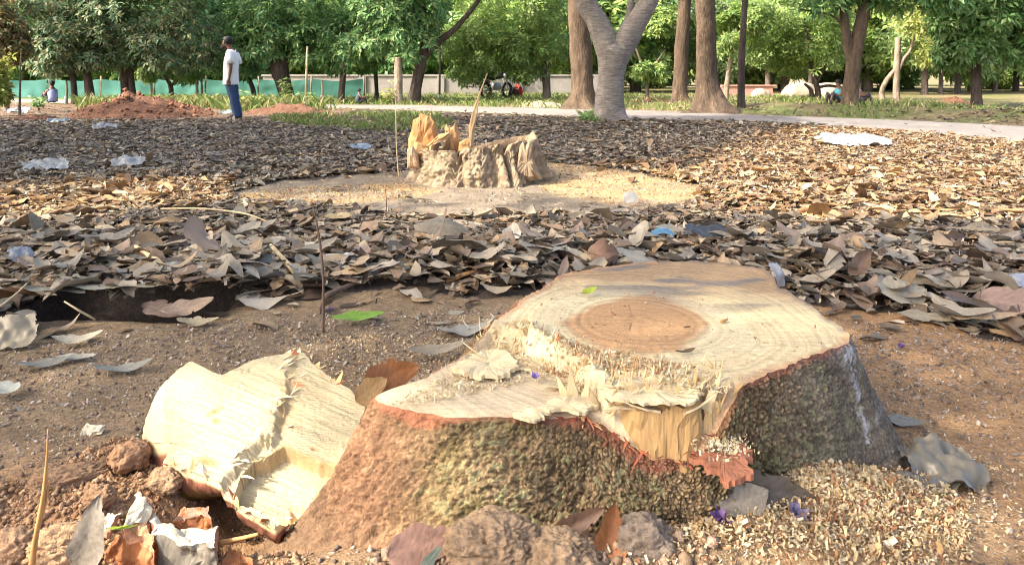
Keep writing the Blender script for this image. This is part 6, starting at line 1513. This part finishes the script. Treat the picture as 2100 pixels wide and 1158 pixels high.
def place_words(px, py, b_):
    if b_: return 'on bare soil ' + ('at the left' if px < 700 else 'beside the big stump' if px < 1750 else 'at the right')
    where = 'left of upright twig' if px < 640 else 'between twig and stump' if px < 1150 else 'behind big stump' if px < 1600 else 'right of big stump'
    row = 'in drift edge' if py > 560 else 'in mid drift' if py > 490 else 'on drift back'
    return row + ' ' + where
pick = {int(i): int(rl_.integers(0, len(VAR))) for i in big_}
lab = {i: shape_word(i) + ' ' + ADJ[VAR[k][1]].replace(' ', '-') + ' dry leaf ' + place_words(LP[i], LQ[i], bare[i]) for i, k in pick.items()}
ORDL = ['leftmost', 'second from left', 'third from left', 'fourth from left', 'fifth from left', 'sixth from left', 'seventh from left', 'eighth from left']
for lb in set(lab.values()):                                    # look-alikes in one spot are told apart by their order across the picture
    same = sorted([i for i in lab if lab[i] == lb], key=lambda i: LP[i])
    if len(same) > 1:
        for k, i in enumerate(same): lab[i] = lb + ', ' + ORDL[min(k, 7)] + ' of these'
for i in big_:
    me, ci = VAR[pick[int(i)]]
    s = LL[i]; up = -1 if abs(pit[i]) > 9 else 1
    o = obj('dry_leaf', me, None, lab[int(i)], 'leaf', 'single dry leaves on the ground', None, (LX[i], LY[i], LZ[i] + 0.012))
    Rm = Matrix([list(q_) for q_ in euler_R(np.array([yaw[i]]), np.array([pit[i]]), np.array([rol[i]]))[0]])
    o.rotation_euler = Rm.to_euler(); o.scale = (s, s, s)
# leaf crumbs on the trodden soil
qf = scatter_poly([(-80, 720), (500, 650), (1000, 630), (1700, 650), (2150, 700), (2250, 1180), (-150, 1180)], 9000, 77, 0, lambda x, y: np.clip(.15 + .85 * (y - 1.7) / 1.2, .1, 1))
v, f, c = crumbs(np.column_stack([qf, gz(qf[:, 0], qf[:, 1]) + .003]), .011, [(0.30, 0.24, 0.19), (0.24, 0.19, 0.16), (0.16, 0.12, 0.10), (0.38, 0.33, 0.28)], 78, .3)
qg = scatter_poly(RING, 1800, 79)
v2, f2_, c2 = crumbs(np.column_stack([qg, gz(qg[:, 0], qg[:, 1]) + .003]), .02, [(0.30, 0.25, 0.19), (0.24, 0.19, 0.16), (0.40, 0.32, 0.22)], 80, .3)
obj('leaf_crumbs', mesh('leaf_crumbs', np.vstack([v, v2]), np.vstack([f, f2_ + len(v)]), M['litter'], np.vstack([c, c2]), False), None, 'broken leaf bits trodden into the bare soil', 'leaf litter', kind='stuff')

# ------------------------------------------------------------------ leaves that stand out
def hero(label, px, py, z, L_, W_, yaw_, pit_, rol_, col, fold_=.12, curl_=.1, tw_=.1, seed=0, Y=None, name='broad_leaf', wav=.04, cross=0.0, group=None, tip=1.0):
    if Y is None: x, y = G(px, py, z)
    else: x, y, z = AT(px, py, Y)
    me = leaf_mesh(name, L_, W_, fold_, curl_, tw_, (col[0] * .74, col[1] * .78, col[2] * .68), seed + 500, 22, 10, tip, wav, cross=cross)
    o = obj(name, me, None, label, 'leaf', group, None, (x, y, z)); o.rotation_euler = (math.radians(rol_), math.radians(pit_), math.radians(yaw_)); return o
hero('broad pale grey-tan leaf propped up right of the big stump', 1850, 602, .055, .23, .17, 20, 4, 28, (0.42, 0.345, 0.285), .10, .15, .2, 1)
hero('large mauve-brown leaf slanting at the right edge', 2075, 622, .06, .30, .17, -62, -8, 30, (0.32, 0.205, 0.19), .12, .1, .1, 2)
hero('big grey leaf lying on the drift at the left', 375, 563, .10, .32, .16, 24, -4, 22, (0.33, 0.29, 0.26), .06, .1, .1, 3)
hero('mauve-brown leaf before the dark hollow', 345, 638, .03, .24, .11, -18, 3, 14, (0.31, 0.21, 0.19), .15, .15, .1, 4)
hero('pinkish leaf overlapping the mauve one', 385, 632, .05, .19, .10, 30, -4, 18, (0.38, 0.26, 0.21), .15, .2, .1, 5)
hero('small buff leaf at the near edge of the hollow', 405, 662, .018, .15, .07, 8, 4, 8, (0.40, 0.32, 0.24), .2, .25, .1, 6)
hero('upright brown leaf standing behind the pale slab', 800, 772, .12, .15, .085, 20, -14, 70, (0.26, 0.105, 0.045), .2, .25, .35, 7, Y=1.98)
hero('small tan leaf leaning beside the upright brown leaf', 760, 800, .09, .09, .06, 35, -25, 60, (0.45, 0.27, 0.13), .2, .2, .2, 8, Y=1.93)
hero('dusky pink leaf propped on the front of the stump', 866, 1118, .085, .135, .075, 18, -6, 62, (0.34, 0.185, 0.155), .12, .12, .15, 9, Y=1.455)
hero('thin grey-green leaf in front of the dusky pink one', 880, 1150, .04, .07, .022, 55, -20, 60, (0.40, 0.42, 0.33), .1, .1, .1, 10, Y=1.42)
hero('grey leaf standing upright at the bottom left', 182, 1110, .05, .15, .062, 84, -72, 8, (0.24, 0.19, 0.165), .25, -.12, .15, 11, Y=1.42)
hero('crumpled orange-brown leaf right of the clods', 1246, 1105, .07, .12, .07, 75, -55, 30, (0.40, 0.15, 0.06), .5, .3, .5, 12, Y=1.47)
hero('dark curled leaf behind the large clod', 1172, 1080, .08, .14, .045, 20, -18, 55, (0.20, 0.11, 0.08), .5, .3, .4, 13, Y=1.50)
hero('folded dark leaf half buried in the shavings', 1585, 1010, .085, .19, .075, -10, 6, 52, (0.13, 0.10, 0.09), .5, -.12, .2, 14, Y=1.60)
hero('grey-mauve end of a leaf before the folded dark one', 1525, 1030, .075, .11, .08, 15, -8, 30, (0.33, 0.27, 0.24), .2, .2, .1, 15, Y=1.58)
hero('grey leaf flat on the soil right of the stump', 1850, 862, .02, .115, .055, -18, 0, 6, (0.28, 0.25, 0.235), .05, .05, .05, 16)
hero('bright green leaf lying near the upright twig', 735, 650, .03, .20, .055, 22, 2, 20, (0.22, 0.36, 0.06), .25, .1, .1, 17, name='green_leaf')
hero('small yellow-green leaf on the sawn top of the big stump', 1208, 600, .312, .055, .030, 30, -10, 15, (0.42, 0.48, 0.07), .5, .3, .3, 18, name='green_leaf')
hero('curled blade of dried grass-green on the orange wedge', 252, 1082, .10, .05, .012, 10, 0, 0, (0.36, 0.42, 0.05), .2, .1, 0, 19, name='green_leaf')
hero('large dark-bellied leaf arching over the litter in the middle', 950, 492, .15, .34, .15, 8, 4, -24, (0.30, 0.23, 0.18), -.2, -.3, .1, 20)
hero('broad brown leaf humped behind the arching one', 905, 458, .15, .30, .17, -6, 3, 24, (0.27, 0.215, 0.18), -.25, -.2, .1, 21)
hero('round reddish leaf standing in the litter behind the stump', 1240, 520, .10, .16, .13, 10, 0, 62, (0.27, 0.15, 0.11), .25, -.3, .2, 22)
hero('long pale leaf slanting down in the litter behind the stump', 1160, 515, .09, .25, .07, -40, 6, 26, (0.38, 0.335, 0.30), .1, .1, .1, 23)
hero('pale square-ended leaf facing the viewer in the middle drift', 990, 530, .07, .17, .10, 78, -30, 16, (0.36, 0.32, 0.28), .1, .1, .1, 24)
hero('pinkish leaf sticking up among grey ones right of the stump', 1745, 500, .10, .22, .12, 35, -10, 36, (0.40, 0.27, 0.21), .2, .1, .2, 25)
hero('dark twisted leaf below the pinkish upright one', 1760, 545, .10, .20, .09, 40, -24, 40, (0.20, 0.12, 0.09), .5, .3, .4, 26)
hero('flat brown leaf partly under the broad pale one', 1900, 650, .02, .22, .10, -24, 0, 6, (0.30, 0.24, 0.195), .08, .05, .1, 27)
hero('long narrow leaf lying behind the mauve slanting one', 2000, 470, .05, .30, .06, -12, 0, 10, (0.36, 0.27, 0.19), .1, .05, .1, 28)
hero('brown leaf with curled rim at the far left edge', 20, 590, .10, .22, .12, 20, 0, -26, (0.17, 0.085, 0.05), -.35, -.3, .2, 29)
hero('pale leaf sheet roofing the dark hollow', 215, 585, .11, .34, .16, 10, 3, -10, (0.36, 0.32, 0.28), -.05, -.05, .05, 30)
hero('grey leaf roofing the hollow farther left', 110, 588, .105, .30, .15, -14, 0, -8, (0.33, 0.30, 0.27), -.05, -.05, .1, 31)
hero('tan leaf roofing the right end of the hollow', 310, 582, .115, .28, .13, 30, 3, -6, (0.34, 0.28, 0.225), 0, -.05, .1, 32)
hero('buff curled leaf above the sawdust edge', 690, 448, .03, .18, .10, 12, 0, 14, (0.46, 0.34, 0.21), .4, .2, .3, 33)
hero('grey flat leaf left of the upright twig base', 740, 560, .05, .28, .11, 8, 0, 14, (0.33, 0.305, 0.285), .05, .05, .1, 34)
hero('tan crumpled leaf at the near edge of the drift', 820, 565, .05, .16, .10, 25, -10, 30, (0.46, 0.32, 0.17), .4, .3, .4, 35)
hero('grey-brown leaf bending up before the stump rear', 1155, 560, .07, .14, .05, 80, -40, 20, (0.38, 0.27, 0.23), .2, .5, .2, 36)
hero('small dark leaf flat on the grey soil at the left', 95, 745, .015, .16, .06, 20, 0, 4, (0.24, 0.22, 0.21), .1, .2, .2, 37)
hero('pale grey leaf edge-on upon the soil at the left', 155, 732, .02, .13, .04, 4, 0, 10, (0.46, 0.41, 0.38), .1, .1, .1, 38)
hero('curved buff leaf on the soil above the pale grey one', 160, 697, .02, .17, .05, 12, 0, 16, (0.42, 0.36, 0.31), .2, .35, .1, 39)
hero('grey wavy leaf on the soil left of the slab', 255, 757, .015, .18, .05, 14, 0, 8, (0.27, 0.25, 0.245), .2, .3, .3, 40)
hero('dry grey-blue leaf at the left edge of the bare soil', 15, 800, .02, .12, .06, -20, 0, 14, (0.36, 0.36, 0.37), .3, .3, .3, 41)
hero('dark leaf scrap beside the stump top', 1405, 722, .306, .05, .016, 12, 0, 8, (0.14, 0.09, 0.06), .4, .3, .4, 42, name='leaf_scrap')
hero('brown leaf tucked between slab and upright brown leaf', 895, 718, .03, .20, .05, 14, 0, 18, (0.30, 0.24, 0.205), .2, .2, .2, 43)

# ------------------------------------------------------------------ twigs
def twig(label, pts, rad, m='twig', name='twig', group='twigs'):
    q_ = smooth_path([tuple(p) + (r,) for p, r in zip(pts, rad)], 5); b_ = pts[0]
    v, f = tube(q_[:, :3], list(q_[:, 3]), 7, wob=.12)
    return obj(name, origin_to(mesh(name, v, f, M[m]), b_), None, label, 'twig', group, None, b_)
def T3(px, py, Y): return AT(px, py, Y)
Yt = G(662, 682)[1]
twig('thin dark twig standing upright out of the soil', [T3(662, 690, Yt), T3(663, 600, Yt), T3(660, 530, Yt), T3(650, 460, Yt), T3(639, 412, Yt)], [.006, .005, .0045, .0035, .002])
twig('orange-brown dry stem rising at the bottom left corner', [T3(60, 1210, 1.44), T3(70, 1120, 1.44), T3(88, 1020, 1.44), T3(96, 940, 1.44), T3(98, 880, 1.44)], [.006, .0055, .004, .0025, .0012], 'stem')
twig('short side shoot of dry stem beside the taller one', [T3(76, 1085, 1.445), T3(92, 1030, 1.445), T3(101, 985, 1.445)], [.004, .0035, .0015], 'stem')
twig('thin curved straw bent over the litter at the left', [T3(330, 428, 5.1), T3(420, 428, 5.0), T3(510, 440, 4.9), T3(580, 470, 4.8)], [.006, .006, .005, .003], 'palestem')
twig('brown stick lying before the drift left of the stump', [G(915, 577, .03) + (.03,), G(960, 560, .06) + (.06,), G(1010, 545, .07) + (.07,)], [.011, .010, .008], 'stem')
twig('pale split stick leaning in the drift', [G(615, 568, .05) + (.05,), G(580, 530, .10) + (.10,), G(555, 502, .13) + (.13,)], [.014, .012, .008], 'palestem')
twig('pale stick above the big grey leaf', [G(335, 545, .10) + (.10,), G(300, 520, .12) + (.12,), G(278, 505, .13) + (.13,)], [.016, .012, .008], 'palestem')
twig('thin bent straw beside the dark hollow', [G(0, 628, .08) + (.08,), G(30, 605, .10) + (.10,), G(56, 580, .13) + (.13,)], [.005, .004, .003], 'palestem')
twig('straw propped inside the dark hollow', [G(195, 655, .02) + (.02,), G(160, 635, .07) + (.07,), G(132, 618, .10) + (.10,)], [.004, .004, .003], 'palestem')
twig('grey stick lying right of the upright twig', [G(665, 608, .03) + (.03,), G(700, 592, .04) + (.04,), G(735, 578, .05) + (.05,)], [.014, .012, .007])
twig('dry weed stalk left of the hollow stump', [T3(818, 368, 6.7), T3(813, 300, 6.7), T3(812, 240, 6.7), T3(810, 190, 6.7)], [.005, .004, .003, .002], 'palestem')
twig('thin twig stuck up by the sawdust edge', [T3(793, 445, 5.0), T3(792, 410, 5.0), T3(790, 385, 5.0)], [.004, .003, .002])
twig('long pale straw lying right of the pinkish leaves', [G(1900, 512, .05) + (.05,), G(1990, 500, .05) + (.05,), G(2080, 496, .06) + (.06,)], [.006, .006, .004], 'palestem')
twig('thin twig leaning by the mauve leaf at the right', [G(2020, 650, .01) + (.01,), G(2010, 610, .06) + (.06,), G(2018, 585, .10) + (.10,)], [.004, .003, .002])
twig('brown splinter on the sawn top right of the heartwood', [G(1478, 660, .303) + (.304,), G(1492, 655, .303) + (.304,)], [.004, .003], 'stem')
twig('dark sliver on the heartwood of the big stump', [G(1402, 671, .303) + (.304,), G(1415, 670, .303) + (.304,)], [.002, .002])
twig('thin white twig across the dark hollow under the slab', [G(450, 1112, .06) + (.06,), G(490, 1104, .07) + (.07,), G(530, 1094, .085) + (.085,)], [.005, .004, .003], 'stem')
twig('reddish twig beneath the folded dark leaf', [G(1560, 1012, .05) + (.05,), G(1600, 1030, .05) + (.05,)], [.004, .003])

# ------------------------------------------------------------------ scraps and flowers
def sheet(label, px, py, z, w, d, yaw_, crump, col, seed, name='plastic_scrap', cat='plastic scrap', tilt=0.0, m=None, rough=.4, Y=None, trans=.2, fr=14, group='litter scraps'):
    if Y is None: x, y = G(px, py, z)
    else: x, y, z = AT(px, py, Y)
    n, k = 30, 22; X, Yg = np.meshgrid(np.linspace(-.5, .5, n), np.linspace(-.5, .5, k))
    e = 1 + .22 * fbm(np.arctan2(Yg, X) * 2.2, X * 0, 3, seed)
    X, Yg = X * e, Yg * e
    Z = .75 * crump * (np.abs(fbm(X * w * fr * .5, Yg * d * fr * .5, 3, seed)) * 2 + .25 * fbm(X * w * fr * 3, Yg * d * fr * 3, 2, seed + 1))
    ix = np.arange(n * k).reshape(k, n); keep_ = (X ** 2 + Yg ** 2) < (.36 + .10 * fbm(X * 6, Yg * 6, 2, seed + 2))
    f = np.stack([ix[:-1, :-1].ravel(), ix[:-1, 1:].ravel(), ix[1:, 1:].ravel(), ix[1:, :-1].ravel()], 1); f = f[keep_.ravel()[f].all(1)]
    col = tuple(q_ * (.55 if min(col) > .4 else .7) for q_ in col)
    me = mesh(name, np.stack([X * w, Yg * d, Z], -1).reshape(-1, 3), f, m or mat(name, col, rough, noise=(14, .3), trans=trans, spec=.5))
    o = obj(name, me, None, label, cat, group, None, (x, y, z + .01)); o.rotation_euler = (math.radians(tilt), 0, math.radians(yaw_)); return o
sheet('large white plastic sheet lying by the path edge at the right', 1752, 290, .09, .85, .62, 8, .05, (0.82, 0.82, 0.82), 1, tilt=8)
sheet('crumpled white plastic scrap behind the big stump', 1585, 572, .08, .13, .11, 40, .05, (0.62, 0.62, 0.64), 2, tilt=65)
sheet('grey-beige crumpled bag right of the big stump', 1935, 975, .012, .165, .15, -10, .05, (0.20, 0.18, 0.14), 3, 'crumpled_bag', 'bag', tilt=18, trans=.1, fr=22)
sheet('second fold of grey bag lying lower beside the shavings', 1900, 1010, .01, .13, .06, -20, .04, (0.20, 0.18, 0.14), 13, 'crumpled_bag', 'bag', tilt=22, trans=.1, fr=22)
sheet('blue plastic strip in the litter behind the stump', 1358, 484, .08, .12, .07, 8, .02, (0.16, 0.36, 0.54), 4, tilt=14)
sheet('dark blue-black plastic sheet in the litter behind the stump', 1450, 480, .07, .24, .16, -5, .03, (0.05, 0.055, 0.065), 5, tilt=16, trans=0)
sheet('cream crumpled paper at the left edge', 25, 690, .03, .15, .13, 20, .04, (0.39, 0.33, 0.23), 6, 'paper_scrap', 'paper', tilt=40, trans=.15)
sheet('clear shiny plastic near the upright twig', 690, 542, .06, .17, .12, 12, .03, (0.52, 0.55, 0.60), 7, tilt=25, rough=.2)
sheet('white scrap beside the far red spread', 40, 230, .02, .50, .3, 5, .10, (0.75, 0.76, 0.8), 8, tilt=10)
sheet('pale blue scrap before the far red spread', 115, 252, .02, .45, .3, 0, .08, (0.62, 0.72, 0.76), 9, tilt=10)
sheet('greyish plastic in the litter at the left', 95, 342, .05, .42, .25, 10, .05, (0.60, 0.62, 0.63), 10, tilt=18)
sheet('whitish scrap in the litter left of the mound foot', 215, 262, .04, .4, .3, 0, .06, (0.66, 0.66, 0.68), 11, tilt=12)
sheet('pale plastic scrap in the litter left of the hollow stump', 262, 335, .05, .30, .2, 15, .05, (0.62, 0.62, 0.62), 12, tilt=20)
sheet('bluish plastic scrap left of the hollow stump', 740, 305, .05, .24, .16, 5, .05, (0.45, 0.55, 0.68), 14, tilt=12)
sheet('cream paper square behind the sawdust', 1293, 408, .05, .10, .09, 10, .015, (0.72, 0.68, 0.60), 15, 'paper_scrap', 'paper', tilt=55)
sheet('blue-white plastic shred at the far left of the drift', 40, 530, .07, .11, .09, 60, .05, (0.42, 0.44, 0.50), 16, tilt=35)
sheet('grey-white plastic shred at the right edge', 2095, 585, .07, .14, .10, 10, .04, (0.60, 0.62, 0.68), 17, tilt=30)
sheet('pale turquoise scrap at the standing man\'s feet', 466, 232, .02, .3, .25, 0, .06, (0.5, 0.68, 0.68), 18, tilt=12)
def flower(label, px, py, z, s, seed, col=None):
    x, y = G(px, py, z); r = random.Random(seed)
    root = thing('violet_flower', label, 'flower', (x, y, z), 'fallen violet flowers', (r.uniform(-.4, .4), r.uniform(-.4, .4), r.random() * 6))
    for k in range(5):
        me = leaf_mesh('petal', s * .62, s * .42, .4, .5, r.uniform(-.5, .5), col or (0.115, 0.06, 0.165), seed * 7 + k, 8, 4, m='hero_leaf', wav=.15)
        o = obj('petal', me, root); an = k * 1.2566 + r.uniform(-.3, .3); o.location = (math.cos(an) * s * .26, math.sin(an) * s * .26, .006); o.rotation_euler = (r.uniform(-.4, .4), r.uniform(-.7, -.1), an)
flower('bright violet flower on the shavings left of the leaf', 1474, 1068, .07, .042, 1)
flower('wilted pale violet flower right of the bright one', 1632, 1058, .075, .05, 2, (0.20, 0.16, 0.24))
flower('tiny violet flower on the soil right of the big stump', 1850, 713, .01, .03, 3)
flower('violet flower lying in the felling notch', 1096, 776, .255, .02, 4, (0.18, 0.12, 0.36))
flower('tiny violet flower near the foot of the upright twig', 678, 638, .015, .03, 5)

# ------------------------------------------------------------------ grass
def blades(P, h, cols, seed):
    r = np.random.default_rng(seed); n = len(P); a_ = r.random(n) * 6.283; H = h * (.5 + r.random(n)); w = .012 + .012 * r.random(n); ln = r.normal(0, .45, (n, 2))
    V = np.empty((n, 4, 3)); d = np.stack([np.cos(a_), np.sin(a_)], 1)
    V[:, 0, :2] = P[:, :2] - d * w[:, None]; V[:, 1, :2] = P[:, :2] + d * w[:, None]; V[:, 0, 2] = V[:, 1, 2] = P[:, 2] - .01
    V[:, 2, :2] = P[:, :2] + ln * H[:, None] * .5 + d * w[:, None] * .5; V[:, 2, 2] = P[:, 2] + H * .6
    V[:, 3, :2] = P[:, :2] + ln * H[:, None] * 1.2; V[:, 3, 2] = P[:, 2] + H * .95
    C = np.asarray(cols)[r.integers(0, len(cols), n)] * (.7 + .6 * r.random((n, 1)))
    f = (np.arange(n) * 4)[:, None, None] + np.array([(0, 1, 2), (0, 2, 3)])[None]
    return V.reshape(-1, 3), f.reshape(-1, 3), np.repeat(C, 4, 0)
GR = [(0.10, 0.17, 0.04), (0.14, 0.20, 0.05), (0.20, 0.22, 0.07), (0.28, 0.26, 0.12)]
qa = scatter_poly([(560, 232), (700, 232), (900, 236), (930, 250), (900, 275), (700, 268), (560, 250)], 5000, 90, 0, lambda x, y: sstep(-.15, .4, fbm(x * 1.2, y * 1.2, 3, 91)) + .04)
rg = np.random.default_rng(92); bx_ = rg.uniform(-14, 13, 26000); by_ = rg.uniform(16, 33, 26000)
okb = (by_ > np.interp(bx_, [p[0] for p in PATH_FAR], [p[1] for p in PATH_FAR]) + .1) & (fbm(bx_ * .6, by_ * .6, 3, 93) + np.where(bx_ < 3, .2, -.05) > -.05)
qb = np.column_stack([bx_, by_])[okb]
qc = scatter_poly([(160, 215), (480, 215), (700, 226), (480, 232), (440, 222), (160, 222)], 1500, 94)
qd = scatter_poly([(1200, 236), (1240, 240), (1235, 252), (1195, 250)], 260, 95)
q_ = np.vstack([qa, qb, qc, qd]); hgt = np.concatenate([np.full(len(qa), .09), np.full(len(qb), .14), np.full(len(qc), .30), np.full(len(qd), .14)])
v, f, c = blades(np.column_stack([q_, gz(q_[:, 0], q_[:, 1])]), hgt, GR, 96)
obj('grass', mesh('grass', v, f, M['grass'], c, False), None, 'thin green and straw grass growing beyond the path and in patches', 'grass', kind='stuff')
def weed(label, px, py, n, h, seed, cols='light'):
    x, y = G(px, py); g = gz1(x, y); r = np.random.default_rng(seed); root = thing('leafy_weed', label, 'plant', (x, y, g), 'weeds and low plants')
    mb = MB(); Pl = []
    for k in range(n):
        e = np.array([r.normal(0, .18), r.normal(0, .15), h * (.5 + .5 * r.random())]); v, f = tube([(0, 0, -.02), tuple(e * .5 + np.array([0, 0, .05])), tuple(e)], [.006, .005, .002], 5); mb.add(v, f)
        Pl += [e * t for t in (.45, .7, 1.0)]
    obj('stem', mb.mesh('stem', M['twig']), root); Pl = np.array(Pl)
    v, f, c = rosettes(Pl, np.tile([0, -.3, 1.0], (len(Pl), 1)), .15, 5, GREEN[cols], seed); obj('foliage', mesh('foliage', v, f, M['leaf'], c, False), root)
weed('leafy weed at the foot of the massive black tree', 590, 214, 8, .8, 1); weed('small weed right of the massive black tree', 640, 216, 5, .4, 2); weed('bright small bush in the grass left of the motorcycle', 1005, 205, 7, .55, 3, 'yellow'); weed('tuft of weed at the foot of the forked trunk', 1205, 249, 5, .16, 4, 'mid'); weed('leafy weed beside the man', 505, 226, 5, .5, 5, 'yellow'); weed('yellowish weed before the pruned trunk', 795, 214, 5, .7, 6, 'yellow'); weed('low weed by the far left mound', 80, 226, 6, .35, 7, 'mid')
